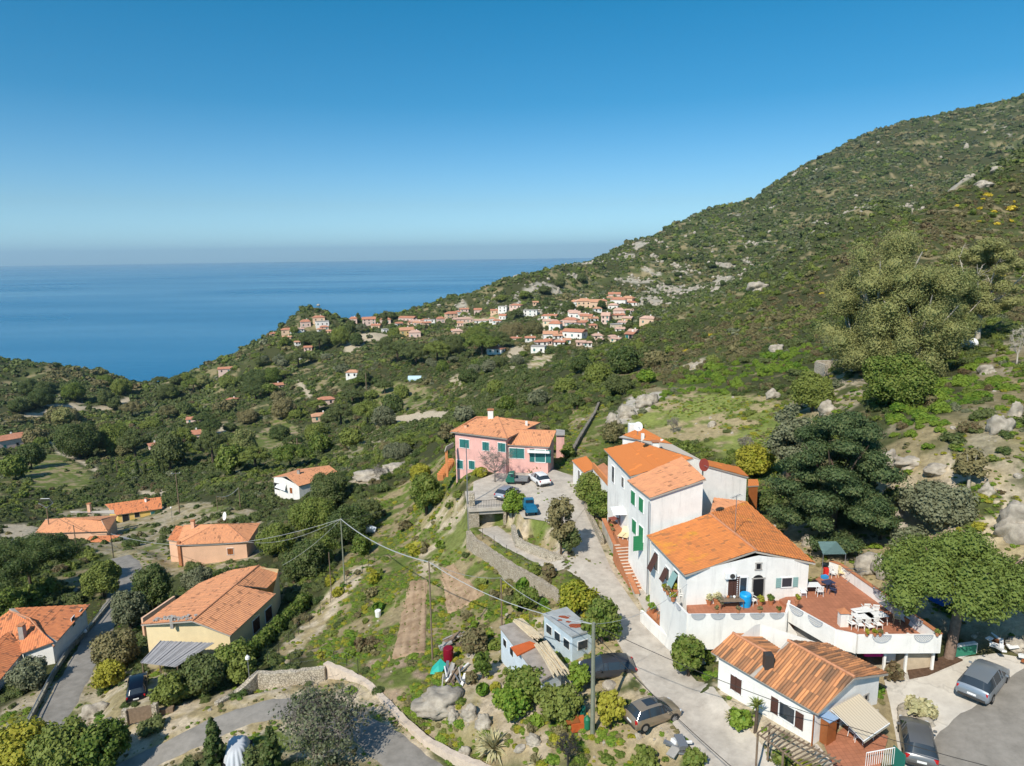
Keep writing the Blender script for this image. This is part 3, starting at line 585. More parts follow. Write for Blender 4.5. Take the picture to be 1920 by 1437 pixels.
# ---------------------------------------------------------------- plants
rng = np.random.RandomState(11)
def leaves(cs, rs, m, size, flat=1.0, up=.35, seed=0, jit=.25):
    """leaf quads scattered through clumps: centres cs, radii rs (n,3)"""
    g = np.random.RandomState(seed); n = len(cs); rs = np.asarray(rs, float); rs = rs if rs.ndim == 2 else np.repeat(rs[:, None], 3, 1)
    d = g.normal(size=(n*m, 3)); d /= np.linalg.norm(d, axis=1)[:, None]; k = np.repeat(np.arange(n), m)
    P = np.asarray(cs)[k]+d*rs[k]*(g.uniform(.55, 1.08, (n*m, 1)))
    nrm = d+g.normal(size=d.shape)*jit*2; nrm[:, 2] += up; nrm /= np.linalg.norm(nrm, axis=1)[:, None]
    a = np.cross(nrm, g.normal(size=nrm.shape)); a /= np.linalg.norm(a, axis=1)[:, None]; b = np.cross(nrm, a)
    s = size*g.uniform(.6, 1.3, (n*m, 1)); a = a*s; b = b*s*flat
    V = np.stack([P-a-b*.6, P+a*.9-b, P+a+b*.8, P-a*.8+b], 1).reshape(-1, 3)
    return V, np.arange(len(V)).reshape(-1, 4)
def blobs(cs, rs, seed=0, sub=1):
    """solid lumpy cores inside the clumps"""
    bm = bmesh.new(); bmesh.ops.create_icosphere(bm, subdivisions=sub, radius=1); bv = np.array([v.co[:] for v in bm.verts]); bf = np.array([[v.index for v in f.verts] for f in bm.faces]); bm.free()
    g = np.random.RandomState(seed); rs = np.asarray(rs, float); rs = rs if rs.ndim == 2 else np.repeat(rs[:, None], 3, 1); V = []; F = []
    for i in range(len(cs)):
        V.append(bv*rs[i]*g.uniform(.82, 1.1, (len(bv), 1))+cs[i]); F.append(bf+i*len(bv))
    V = np.concatenate(V); F = np.concatenate(F); return V, np.concatenate([F, F[:, 2:3]], 1)
def join(*vf):
    V = []; F = []; b = 0
    for v, f in vf: V.append(v); F.append(f+b); b += len(v)
    return np.concatenate(V), np.concatenate(F)
def mesh4(name, V, F, m_, smooth=False):
    """quads, degenerate ones become triangles"""
    tri = F[:, 2] == F[:, 3]; me = bpy.data.meshes.new(name)
    fs = F[~tri].tolist()+F[tri][:, :3].tolist(); me.from_pydata(V.tolist(), [], fs); me.materials.append(m_); me.update()
    return me
def shell(n, rx, rz, seed, lo=-.1, fill=.75):
    g = np.random.RandomState(seed); d = []
    while len(d) < n:
        q = g.normal(size=3); q /= np.linalg.norm(q)
        if q[2] > lo: d.append(q*g.uniform(fill, 1.0))
    d = np.array(d); d[:, :2] *= rx; d[:, 2] *= rz; return d
LM = {
 'dark': leaf_mat("dark_evergreen_leaves", (.022, .042, .012), (.080, .122, .030), (.13, .155, .052)),
 'mid': leaf_mat("green_leaves", (.036, .068, .012), (.120, .178, .028), (.19, .225, .050)),
 'olive': leaf_mat("olive_leaves", (.055, .065, .022), (.15, .155, .058), (.23, .20, .09)),
 'brown': leaf_mat("heather_twigs", (.062, .048, .026), (.17, .12, .060), (.19, .17, .08)),
 'bright': leaf_mat("bright_green_leaves", (.042, .095, .010), (.10, .20, .022), (.19, .27, .035)),
 'yellow': leaf_mat("yellow_broom_flowers", (.20, .20, .02), (.55, .42, .03), (.65, .50, .05)),
 'grey': leaf_mat("grey_green_leaves", (.050, .066, .034), (.135, .155, .080), (.20, .21, .12)),
 'gum': leaf_mat("eucalyptus_leaves", (.085, .115, .036), (.21, .24, .08), (.30, .30, .11), scale=.5),
 'pine': leaf_mat("pine_needles", (.034, .066, .012), (.10, .155, .030), (.16, .21, .045), scale=.7),
 'fir': leaf_mat("dark_conifer_needles", (.026, .052, .018), (.090, .135, .050), (.14, .17, .065), scale=.7),
 'agave': leaf_mat("pale_spiky_leaves", (.26, .26, .12), (.45, .42, .22), (.55, .50, .28)),
 'lime': leaf_mat("lime_leaves", (.10, .13, .012), (.24, .26, .022), (.34, .32, .04)),
}
HID = bpy.data.collections.new("plant_sources")      # never linked into the scene: only a library for the ground cover
def bush_proto(key, lod, seed):
    g = np.random.RandomState(seed)
    if lod == 0:
        cs = shell(16, .72, .62, seed, -.15, .6); cs[:, 2] += .25; rs = g.uniform(.26, .42, len(cs)); A = leaves(cs, rs, 95, .055, seed=seed); B = blobs(cs, rs*.72, seed)
    elif lod == 1:
        cs = shell(9, .62, .5, seed, -.1, .6); cs[:, 2] += .25; rs = g.uniform(.34, .5, len(cs)); A = leaves(cs, rs, 42, .10, seed=seed); B = blobs(cs, rs*.75, seed)
    else:
        cs = shell(5, .5, .35, seed, 0, .6); cs[:, 2] += .25; rs = g.uniform(.42, .6, len(cs)); A = leaves(cs, rs, 12, .24, seed=seed); B = blobs(cs, rs*.85, seed)
    V, F = join(A, B); o = bpy.data.objects.new("bush_source", mesh4("bush", V, F, LM[key])); HID.objects.link(o); return o
def scatter(name, src, P, S, seed=0, kind='stuff', tilt=.12):
    if len(P) == 0: return
    g = np.random.RandomState(seed); me = bpy.data.meshes.new(name); me.vertices.add(len(P)); me.vertices.foreach_set("co", np.asarray(P, np.float32).ravel())
    a = me.attributes.new("rot", 'FLOAT_VECTOR', 'POINT'); rv = np.stack([g.uniform(-tilt, tilt, len(P)), g.uniform(-tilt, tilt, len(P)), g.uniform(0, 6.28, len(P))], -1); a.data.foreach_set("vector", rv.astype(np.float32).ravel())
    a = me.attributes.new("scl", 'FLOAT_VECTOR', 'POINT'); S = np.asarray(S); S = S if S.ndim == 2 else np.stack([S*g.uniform(.8, 1.2, len(S)), S*g.uniform(.8, 1.2, len(S)), S*g.uniform(.65, 1.1, len(S))], -1); a.data.foreach_set("vector", S.astype(np.float32).ravel())
    o = link(name, me); ng = bpy.data.node_groups.new(name, 'GeometryNodeTree')
    ng.interface.new_socket("Geometry", in_out='INPUT', socket_type='NodeSocketGeometry'); ng.interface.new_socket("Geometry", in_out='OUTPUT', socket_type='NodeSocketGeometry')
    N = ng.nodes.new; L = ng.links.new; gi = N("NodeGroupInput"); go = N("NodeGroupOutput"); ip = N("GeometryNodeInstanceOnPoints"); ob = N("GeometryNodeObjectInfo"); ob.inputs["Object"].default_value = src
    mp = N("GeometryNodeMeshToPoints")
    for nm, sk in (("rot", "Rotation"), ("scl", "Scale")):
        na_ = N("GeometryNodeInputNamedAttribute"); na_.data_type = 'FLOAT_VECTOR'; na_.inputs["Name"].default_value = nm; L(na_.outputs["Attribute"], ip.inputs[sk])
    L(gi.outputs[0], mp.inputs[0]); L(mp.outputs[0], ip.inputs["Points"]); L(ob.outputs["Geometry"], ip.inputs["Instance"]); L(ip.outputs[0], go.inputs[0])
    md = o.modifiers.new("scatter", 'NODES'); md.node_group = ng
    return tag(o, kind=kind)
def TVh(x, y, A):
    a = np.interp(np.degrees(np.arctan2(x, y)), az, np.arange(na)); r_ = (np.log(np.hypot(x, y))-math.log(13))/.0066
    i = np.clip((r_+.5).astype(int), 0, nr_-1); j = np.clip((a+.5).astype(int), 0, na-1); return A.reshape(nr_, na)[i, j]
# keep-out zones: roads, pads, houses (filled in below)
KEEP = [('path', LEFTROAD, 2.6), ('path', BOTROAD, 2.5), ('path', LANE, 2.6), ('path', RAMP, 2.0), ('path', ROADR, 4), ('poly', YARD, .8), ('poly', LOT, .5), ('poly', LOWPAD, .2)]+KEEP0
def keepout(x, y, extra=0):
    ok = np.ones(len(x), bool)
    for k in KEEP:
        if k[0] == 'poly' and len(k[1]) == 4 and not hasattr(k[1], 'far'):
            c_ = ctr(k[1]); m_ = np.hypot(x-c_[0], y-c_[1]) < 30+extra
            if not m_.any(): continue
            d, _ = segd(x[m_], y[m_], k[1], True); d = np.where(inpoly(x[m_], y[m_], k[1]), 0, d); ok[m_] &= d > k[2]+extra; continue
        if k[0] == 'poly':
            d, _ = segd(x, y, k[1], True); d = np.where(inpoly(x, y, k[1]), 0, d); ok &= d > k[2]+extra
        else:
            d, _ = segd(x, y, k[1]); ok &= d > k[2]+extra
    return ok
# ---------------------------------------------------------------- buildings
M_WHITE = mat("white_plaster", (.80, .78, .73), .9, .2, var=.10, vscale=.8, bump=.15, bscale=6, streak=.22)
M_PINK = mat("pink_plaster", (.74, .42, .37), .9, .2, var=.14, vscale=.7, bump=.15, bscale=6, streak=.2)
M_SALMON = mat("salmon_plaster", (.72, .45, .30), .9, .2, var=.10, vscale=.7)
M_YELL = mat("yellow_plaster", (.70, .48, .15), .9, .2, var=.10, vscale=.7)
M_CREAM = mat("cream_plaster", (.74, .60, .36), .9, .2, var=.10, vscale=.7)
M_ORANGEW = mat("orange_plaster", (.62, .24, .09), .9, .2, var=.12)
M_GREYC = mat("grey_render", (.36, .34, .31), .95, .15, var=.22, vscale=1.2, bump=.3)
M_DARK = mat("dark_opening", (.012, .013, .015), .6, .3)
M_GLASS = mat("window_glass", (.03, .04, .05), .08, .6)
M_GREEN = mat("green_paint", (.03, .22, .09), .6, .35); M_TEAL = mat("teal_paint", (.03, .16, .15), .6, .35); M_SAGE = mat("faded_blue_green_paint", (.24, .38, .36), .7, .3)
M_BROWN = mat("brown_paint", (.085, .04, .03), .6, .3); M_WOOD = mat("weathered_wood", (.22, .16, .11), .85, .2, var=.3, vscale=4); M_OWOOD = mat("varnished_wood", (.30, .10, .03), .5, .4, var=.2)
M_METAL = mat("grey_metal", (.30, .31, .32), .45, .5, .6); M_DMETAL = mat("dark_metal", (.06, .055, .05), .55, .4, .3); M_WMETAL = mat("white_paint", (.78, .78, .76), .5, .4)
M_TERRA = mat("terracotta_edge", (.46, .19, .09), .85, .2, var=.2); M_TILEFLOOR = None
M_STONE = stone_mat("dry_stone", (.34, .28, .20), (.56, .49, .38), 6.5, .8, .4); M_STONE2 = stone_mat("rubble_stone", (.40, .34, .25), (.60, .53, .42), 4.2, .8, .35)
M_PLASTIC = mat("white_plastic", (.80, .79, .75), .4, .4); M_FASC = mat("eave_board", (.40, .36, .31), .8, .2)
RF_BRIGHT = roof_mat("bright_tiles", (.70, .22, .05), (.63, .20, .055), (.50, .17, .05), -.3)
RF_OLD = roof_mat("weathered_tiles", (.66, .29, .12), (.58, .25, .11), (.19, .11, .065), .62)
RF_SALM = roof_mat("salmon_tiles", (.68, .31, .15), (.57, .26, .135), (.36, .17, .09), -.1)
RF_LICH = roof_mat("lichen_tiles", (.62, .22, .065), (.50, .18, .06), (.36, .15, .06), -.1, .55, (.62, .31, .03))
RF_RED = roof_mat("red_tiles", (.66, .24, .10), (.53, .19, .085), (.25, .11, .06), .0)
M_RIDGE = mat("ridge_tile", (.52, .24, .13), .85, .2, var=.25, vscale=3)
def ctr(P): return sum(np.asarray(p) for p in P)/len(P)
def inset(P, d):
    """offset a plan polygon inwards by d metres"""
    P = [np.asarray(p, float)[:2] for p in P]; a = sum(P[i][0]*P[(i+1) % len(P)][1]-P[(i+1) % len(P)][0]*P[i][1] for i in range(len(P)))
    if a < 0: P = P[::-1]
    n = len(P); out = []
    for i in range(n):
        p, q, r_ = P[i-1], P[i], P[(i+1) % n]; e1 = (q-p)/np.linalg.norm(q-p); e2 = (r_-q)/np.linalg.norm(r_-q); n1 = np.array([-e1[1], e1[0]]); n2 = np.array([-e2[1], e2[0]])
        k = 1+n1@n2; out.append(q+(n1+n2)*d/max(k, .4))
    return out
def flat_(P):
    """drop the corners onto their common plane"""
    P = np.array([np.asarray(p, float) for p in P])
    if len(P) < 4: return P
    G = np.c_[P[:, :2]-P[0, :2], np.ones(len(P))]; c = np.linalg.lstsq(G, P[:, 2], rcond=None)[0]; P[:, 2] = G@c; return P
def roof_grid(P, m_, pitch=.24, row=.38, thick=.13, fine=True, fascia=None):
    """one tiled slope: convex polygon P (3D, first edge = eave) -> bmesh data with real corrugation"""
    P = flat_(P); P = [Vector([float(c) for c in p]) for p in P]; e = (P[1]-P[0]).normalized(); nrm = Vector((0, 0, 0))
    for i in range(len(P)): nrm += P[i].cross(P[(i+1) % len(P)])
    nrm = ((P[1]-P[0]).cross(P[2]-P[0])).normalized() if nrm.length < 1e-6 else nrm.normalized()
    if nrm.z < 0: nrm = -nrm
    e = (e-nrm*e.dot(nrm)).normalized(); s = nrm.cross(e)
    c0 = P[0]; Q = [((p-c0).dot(e), (p-c0).dot(s)) for p in P]
    if sum(q[1] for q in Q) < 0: s = -s; Q = [(a, -b_) for a, b_ in Q]
    x0, x1 = min(q[0] for q in Q), max(q[0] for q in Q); y0, y1 = min(q[1] for q in Q), max(q[1] for q in Q)
    xs = np.arange(x0, x1+pitch/6, pitch/6) if fine else np.array([x0, x1]); ys = []
    if fine:
        q = y0
        while q < y1: ys += [q, q+row*.94]; q += row
        ys.append(q)
    else: ys = [y0, y1]
    bm = bmesh.new(); G = [[bm.verts.new((a, b_, 0)) for a in xs] for b_ in ys]
    for i in range(len(ys)-1):
        for j in range(len(xs)-1): bm.faces.new((G[i][j], G[i][j+1], G[i+1][j+1], G[i+1][j]))
    ar = sum(Q[i][0]*Q[(i+1) % len(Q)][1]-Q[(i+1) % len(Q)][0]*Q[i][1] for i in range(len(Q)))
    W = Q if ar > 0 else Q[::-1]
    for i in range(len(W)):
        a, b_ = W[i], W[(i+1) % len(W)]; d = (b_[0]-a[0], b_[1]-a[1]); l = math.hypot(*d)
        if l < 1e-4: continue
        bmesh.ops.bisect_plane(bm, geom=bm.verts[:]+bm.edges[:]+bm.faces[:], plane_co=(a[0], a[1], 0), plane_no=(d[1]/l, -d[0]/l, 0), clear_outer=True)
    V = []; UV = []; bm.verts.ensure_lookup_table()
    for v_ in bm.verts:
        a, b_ = v_.co.x, v_.co.y; h = .0
        if fine: h = .045*abs(math.cos(math.pi*a/pitch))+.03*(1-((b_-y0)/row % 1))
        V.append(c0+e*a+s*b_+nrm*(h+.02)); UV.append((a/pitch+.5, (b_-y0)/row))
    F = [[v_.index for v_ in f.verts] for f in bm.faces] if True else 0
    bm.verts.index_update(); F = [[v_.index for v_ in f.verts] for f in bm.faces]; bm.free()
    # slab under the tiles
    up = [tuple(p-nrm*.005) for p in P]; dn = [tuple(p-nrm*thick) for p in P]; n = len(P)
    return V, UV, F, up+dn, [list(range(n)), [n+i for i in range(n)][::-1]]+[[i, n+i, n+(i+1) % n, (i+1) % n] for i in range(n)]
def make_roof(parent, planes, m_, fine=True, ridges=(), thick=.13, fascia=None, name='roof', pitch=.24):
    me = bpy.data.meshes.new(name); V = []; F = []; UV = []; M_ = []; L0 = parent.location
    for P in planes:
        v, uv, f, sv, sf = roof_grid(P, m_, fine=fine, thick=thick, pitch=pitch); b = len(V); V += [tuple(q) for q in v]; UV += uv; F += [[b+i for i in q] for q in f]; M_ += [0]*len(f)
        b = len(V); V += sv; UV += [(0, 0)]*len(sv); F += [[b+i for i in q] for q in sf]; M_ += [1]*len(sf)
    V = [(a-L0[0], b_-L0[1], c-L0[2]) for a, b_, c in V]; me.from_pydata(V, [], F); me.materials.append(m_); me.materials.append(fascia or M_FASC); me.polygons.foreach_set("material_index", M_)
    ul = me.uv_layers.new(name="tile"); li = np.zeros(len(me.loops), np.int32); me.loops.foreach_get("vertex_index", li); ul.data.foreach_set("uv", np.array(UV, np.float32)[li].ravel())
    me.update(); o = link(name, me, parent)
    if ridges:
        rb = MB()
        for a, b_ in ridges: rb.tube([np.asarray(a)+[0, 0, .05], np.asarray(b_)+[0, 0, .05]], .11, n=6)
        q = rb.build('ridge_cap', M_RIDGE, o); q.location = -L0
    return o
def plane_eq(P):
    a, b_, c = [np.asarray(p, float) for p in flat_(P)[:3]]; n = np.cross(b_-a, c-a); return n/n[2], a
def plane_z(pl, x, y):
    n, a = pl; return a[2]-(n[0]*(x-a[0])+n[1]*(y-a[1]))
class House:
    def __init__(s, name, label, wall_m, z0, foot, planes, roof_m, ins=.35, group=None, fine=True, cat='house', ridges=(), roof_label=None, thick=.13, pitch=.24, fascia=None, ztop=None):
        foot = inset(foot, ins) if ins else [np.asarray(p, float)[:2] for p in foot]
        a = sum(foot[i][0]*foot[(i+1) % len(foot)][1]-foot[(i+1) % len(foot)][0]*foot[i][1] for i in range(len(foot)))
        if a < 0: foot = foot[::-1]
        s.foot = foot; s.z0 = z0; c = ctr(foot); s.wall_m = wall_m
        s.o = thing(name, label, cat, (c[0], c[1], z0), 0, group); KEEP.append(('poly', [np.array([p[0], p[1], z0]) for p in foot], .2))
        pe = [plane_eq(P) for P in planes]; mb = MB(); n = len(foot); V = []; F = []
        def top(x, y): return (min(plane_z(q, x, y) for q in pe)-.04) if pe else ztop
        ring = []
        for i in range(n):
            p, q = foot[i], foot[(i+1) % n]; k = max(2, int(np.linalg.norm(q-p)/.5))
            for j in range(k): r_ = p+(q-p)*j/k; ring.append(r_)
        m_ = len(ring); V = [(r_[0], r_[1], z0-2.0) for r_ in ring]+[(r_[0], r_[1], top(*r_)) for r_ in ring]
        F = [[i, (i+1) % m_, m_+(i+1) % m_, m_+i] for i in range(m_)]; mb.add(V, F); s.wall = mb.build('wall', wall_m, s.o, world=True)
        if planes: s.roof = make_roof(s.o, planes, roof_m, fine, ridges, thick, pitch=pitch, fascia=fascia)
        if roof_label and planes: s.roof['label'] = roof_label
    def edge_hit(s, u, v, i=None):
        """where the ray through a pixel meets the facade"""
        d = ray(u, v); best = None
        for k in range(len(s.foot)):
            if i is not None and k != i: continue
            p, q = s.foot[k], s.foot[(k+1) % len(s.foot)]; e = q-p; A_ = np.array([[d[0], -e[0]], [d[1], -e[1]]])
            if abs(np.linalg.det(A_)) < 1e-9: continue
            t_, w_ = np.linalg.solve(A_, p)
            if t_ > 0 and (-.02 <= w_ <= 1.02 or i is not None) and (best is None or t_ < best[0]): best = (t_, k, d*t_, math.atan2(e[1], e[0]))
        return best
    def opening(s, u, v, w_, h_, kind='shut', sm_=None, door=False, i=None, label=None):
        r_ = s.edge_hit(u, v, i)
        if r_ is None: return None
        _, k, p, a = r_; e = np.array([math.cos(a), math.sin(a), 0]); n = np.array([math.sin(a), -math.cos(a), 0]); sm_ = sm_ or M_GREEN
        fr = MB()
        for dx, dz, sx, sz in ((0, h_/2, w_+.16, .08), (0, -h_/2, w_+.2, .09), (-w_/2, 0, .08, h_-.09), (w_/2, 0, .08, h_-.09)):
            fr.box(p+e*dx+n*.03+np.array([0, 0, dz]), (sx, .08, sz), a)
        o = fr.build('door' if door else 'window', M_WMETAL if kind != 'dark' else M_GREYC, s.o, world=True)
        if label: o['label'] = label
        MB().box(p+n*.012, (w_-.02, .03, h_-.02), a).build('pane', M_DARK if kind == 'dark' else (sm_ if door else M_GLASS), o, world=True)
        if kind == 'shut':
            for sg in (-1, 1): shutter(p+e*sg*w_*.25+n*.05, a, w_*.49, h_, sm_, o)
        elif kind == 'open':
            for sg in (-1, 1): shutter(p+e*sg*w_*.77+n*.05, a, w_*.5, h_, sm_, o)
        elif kind == 'right': shutter(p-e*w_*.75+n*.05, a, w_*.48, h_, sm_, o)
        elif kind == 'awn': shutter(p+n*.35+np.array([0, 0, -.05]), a, w_, h_*.95, sm_, o, tilt=.45)
        return o
    def chimney(s, u, v, z, w_=.6, h_=1.1, m_=None, cap=True, d_=None):
        p = PZ(u, v, z); c = MB().box(p+[0, 0, h_/2-.5], (w_, d_ or w_, h_+1)); o = c.build('chimney', m_ or s.wall_m, getattr(s, 'roof', s.o), world=True)
        if cap:
            t_ = MB(); t_.box(p+[0, 0, h_+.16], (w_+.2, (d_ or w_)+.2, .09))
            for a in (-1, 1):
                for b_ in (-1, 1): t_.box(p+[a*w_*.35, b_*(d_ or w_)*.35, h_+.06], (.1, .1, .14))
            t_.build('chimney_cap', M_TERRA, o, world=True)
        return o
def shutter(p, a, w_, h_, m_, parent, tilt=0):
    mb = MB(); R_ = Matrix.Rotation(a, 3, 'Z') @ Matrix.Rotation(-tilt, 3, 'X'); q = Vector([float(c) for c in p])
    def bx(c, d):
        x, y, z = d[0]/2, d[1]/2, d[2]/2; V = [R_ @ (Vector((i*x, j*y, k*z))+Vector(c))+q for k in (-1, 1) for i, j in ((-1, -1), (1, -1), (1, 1), (-1, 1))]
        mb.add(V, [(3, 2, 1, 0), (4, 5, 6, 7), (0, 1, 5, 4), (1, 2, 6, 5), (2, 3, 7, 6), (3, 0, 4, 7)])
    bx((0, 0, 0), (w_-.03, .03, h_-.04))
    for s_ in (-1, 1): bx((s_*(w_/2-.04), -.02, 0), (.05, .03, h_))
    k = max(3, int(h_/.16))
    for j in range(k): bx((0, -.022, -h_/2+h_*(j+.5)/k), (w_-.12, .025, h_/k*.45))
    return mb.build('shutter', m_, parent, world=True)
def PX(*a): return PZ(*a)
# ======================= the cottage in front (low white house with weathered roof)
e_, r_ = -27.6, -26.1
A = PX(1333,1224,e_); B = PX(1533,1341,e_); Ct = PX(1603,1271,r_); Dt = PX(1477,1202,r_); E1 = PX(1666,1265,-27.3); E2 = PX(1552,1206,-27.0)
pl = plane_eq([A, B, Ct])
def on(u, v, pl):
    d = ray(u, v); n, a = pl; return d*((n@a)/(n@d))
A2 = on(1374,1188,pl); A3 = on(1449,1231,pl); A4 = A+(B-A)*.40
A5 = A2+(E2-Dt)*.62; A6 = A3+(E2-Dt)*.45
cottage = House('cottage', 'low white cottage with brown-streaked tile roof and brown shutters, nearest to the camera', M_WHITE, -30.3, [A, B, E1, E2+(A5-E2)*.0, A5], [[A4, B, Ct, Dt, A3], [E1, E2, Dt, Ct], [A, A4, A3, A2]], RF_OLD, pitch=.21, ridges=[(Ct, Dt), (A2, A3)], roof_label='roof of tiles streaked dark by weather')
make_roof(cottage.o, [[A5, A6, A3, A2]], RF_OLD, name='lower_roof')
cottage.chimney(1440,1248,-27.0,.55,.85,M_DMETAL, cap=False)
cottage.opening(1381,1283,.95,1.15,'shut',M_BROWN); cottage.opening(1476,1337,1.15,1.15,'open',M_BROWN); cottage.opening(1563,1367,.9,2.0,'shut',M_BROWN,door=True); cottage.opening(1623,1308,.4,.45,'dark')
_p = MB().tube([cottage.foot[1].tolist()+[-28.0] if 0 else (B[0]-.1, B[1]+.25, -27.8), (B[0]-.1, B[1]+.25, -30.3)], .05); _p.build('downpipe', M_OWOOD, cottage.o, world=True)
# ======================= main white house, single storey part
LN, LF = PX(1284,1080,-24.75), PX(1212,1005,-24.75); AP, RG = PX(1418,1033,-23.41), PX(1331,964,-23.41); RG2 = PX(1338,934,-23.41); RF_, RN = PX(1400,941,-24.30), PX(1529,1058,-24.30)
main = House('villa', 'long white house with lichen-spotted orange roof behind the tiled terrace', M_WHITE, -32.03, [LN, RN, RF_, RG2, PX(1326,964,-23.41), LF], [[LN, LF, RG, AP], [RN, AP, RG, RF_]], RF_LICH, ridges=[(AP, RG)])
make_roof(main.o, [[RG, RG2, RF_]], RF_SALM, name='back_roof')
main.opening(1375,1100,.95,1.75,'shut',M_BROWN,door=True,label='brown door under the air conditioner'); main.opening(1391,1100,.8,1.6,'plain',M_GREYC); main.opening(1421,1103,.95,1.7,'dark'); main.opening(1422,1062,.42,.55,'dark'); main.opening(1475,1092,.9,.85,'open',M_SAGE)
# arch over the doorway
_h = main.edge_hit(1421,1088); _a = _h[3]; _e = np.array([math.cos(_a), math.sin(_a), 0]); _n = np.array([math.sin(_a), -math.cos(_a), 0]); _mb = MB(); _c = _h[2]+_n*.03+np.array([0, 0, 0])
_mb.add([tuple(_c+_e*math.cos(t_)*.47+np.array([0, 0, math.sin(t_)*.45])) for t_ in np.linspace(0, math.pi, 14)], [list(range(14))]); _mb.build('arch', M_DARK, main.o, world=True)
for (u, v, w_, h_, m_) in ((1231,1053,.9,1.7,M_BROWN), (1252,1077,.8,1.2,M_BROWN), (1268,1085,.9,1.3,M_SAGE)): main.opening(u, v, w_, h_, 'awn', m_)
main.opening(1450,1186,.9,1.5,'plain',M_SAGE) if 0 else None
# ======================= two-storey block
a1, a2, a3, a4 = PX(1176,901,-21.62), PX(1218,936,-21.62), PX(1324,898,-20.05), PX(1279,858,-20.05)
tower = House('townhouse', 'tall white two-storey house with pale orange sloping roof and green shutters', M_WHITE, -32.03, [a1, a2, a3, a4], [[a1, a2, a3, a4]], RF_SALM, ins=.2)
for (u, v, k) in ((1188,934,'shut'), (1203,947,'shut'), (1190,988,'shut'), (1203,1000,'shut')): tower.opening(u, v, 1.0, 1.35, k, M_GREEN)
_h = tower.edge_hit(1206,1018); shutter(_h[2]+np.array([math.sin(_h[3]), -math.cos(_h[3]), 0])*.5, _h[3]+1.57, 1.0, 1.5, M_GREEN, tower.o)['label'] = 'bright green panel beside the balcony'
MB().tube([(a2[0]-.05, a2[1]-.05, -21.84), (a2[0]-.05, a2[1]-.05, -30.80)], .045).build('downpipe', M_METAL, tower.o, world=True)
# ======================= bright orange roofed house behind
b1, b2, b3, b4 = PX(1132,847,-21.95), PX(1182,892,-21.95), PX(1300,863,-20.38), PX(1195,824,-20.38)
back = House('townhouse', 'white house with the brightest orange roof, next behind the green-shuttered house', M_WHITE, -32.48, [b1, b2+(b3-b2)*.02, b3, b4], [[b1, b2, b3, b4]], RF_BRIGHT, ins=.35)
back.chimney(1229,836,-20.83,.7,.35,M_WHITE); back.opening(1168,905,.8,1.2,'plain'); back.opening(1150,890,.9,1.9,'plain')
c1, c2, c3, c4 = PX(1160,819,-22.29), PX(1192,826,-21.95), PX(1318,864,-20.72), PX(1203,802,-20.94)
far_ = House('townhouse', 'white house with orange roof and white chimney at the back of the row', M_WHITE, -32.48, [c1, c2, c3, c4], [[c2, c3, c4, c1]], RF_BRIGHT, ins=.3)
far_.chimney(1186,808,-21.62,1.0,.9,M_WHITE,cap=False); far_.chimney(1205,818,-21.17,.35,.3,M_WHITE,cap=False); far_.chimney(1241,828,-21.06,.3,.25,M_WHITE,cap=False)
# right wing
d1, d2, d3, d4 = PX(1316,873,-20.38), PX(1404,894,-22.06), PX(1384,878,-21.95), PX(1322,861,-20.38)
wing = House('house_wing', 'white wing with narrow orange roof and blank wall above the long house', M_WHITE, -31.36, [d1, d2, d3, d4], [[d2, d3, d4, d1]], RF_BRIGHT, ins=.15)
s1, s2, s3, s4 = PX(1402,912,-24.86), PX(1423,911,-24.86), PX(1421,899,-24.53), PX(1403,899,-24.53)
MBs = House('shed', 'little orange timber shed beside the white wing', M_OWOOD, -27.44, [s1, s2, s3, s4], [[s1, s2, s3, s4]], RF_BRIGHT, ins=.1, fine=False, cat='shed')
# annex on the lane, with tiled roof terrace
g1, g2, g3, g4 = PX(1072,864,-27.2), PX(1095,888,-27.2), PX(1118,877,-26.7), PX(1099,856,-26.7)
annex = House('annex', 'small white annex with orange roof at the top of the lane', M_WHITE, -30.3, [g1, g2, g3, g4], [[g1, g2, g3, g4]], RF_BRIGHT, ins=.15)
annex.opening(1086,895,1.0,1.9,'plain')
t1, t2, t3, t4 = PX(1112,878,-26.6), PX(1161,934,-26.6), PX(1174,905,-26.6), PX(1132,868,-26.6)
up_terr = House('terrace_block', 'upper roof terrace paved in terracotta with orange parapet beside the townhouses', M_WHITE, -30.5, [t1, t2, t3, t4], [], None, ins=0, cat='terrace', ztop=-26.65)
MB().prism([t1, t2, t3, t4], -26.75, -26.6).build('floor', mat("terracotta_floor", (.50, .22, .11), .8, .2, var=.2), up_terr.o, world=True)
_q = MB(); _L = t2-t1; _q.box((t1+t2)/2+[0, 0, .35], (np.hypot(*_L[:2]), .22, .75), math.atan2(_L[1], _L[0])); _q.build('parapet', M_ORANGEW, up_terr.o, world=True)
for (u, v) in ((1142,905),(1158,898)): MB().box(PX(u, v, -26.6)+[0, 0, 1.1], (.3, .3, 2.2)).build('pillar', M_ORANGEW, up_terr.o, world=True)
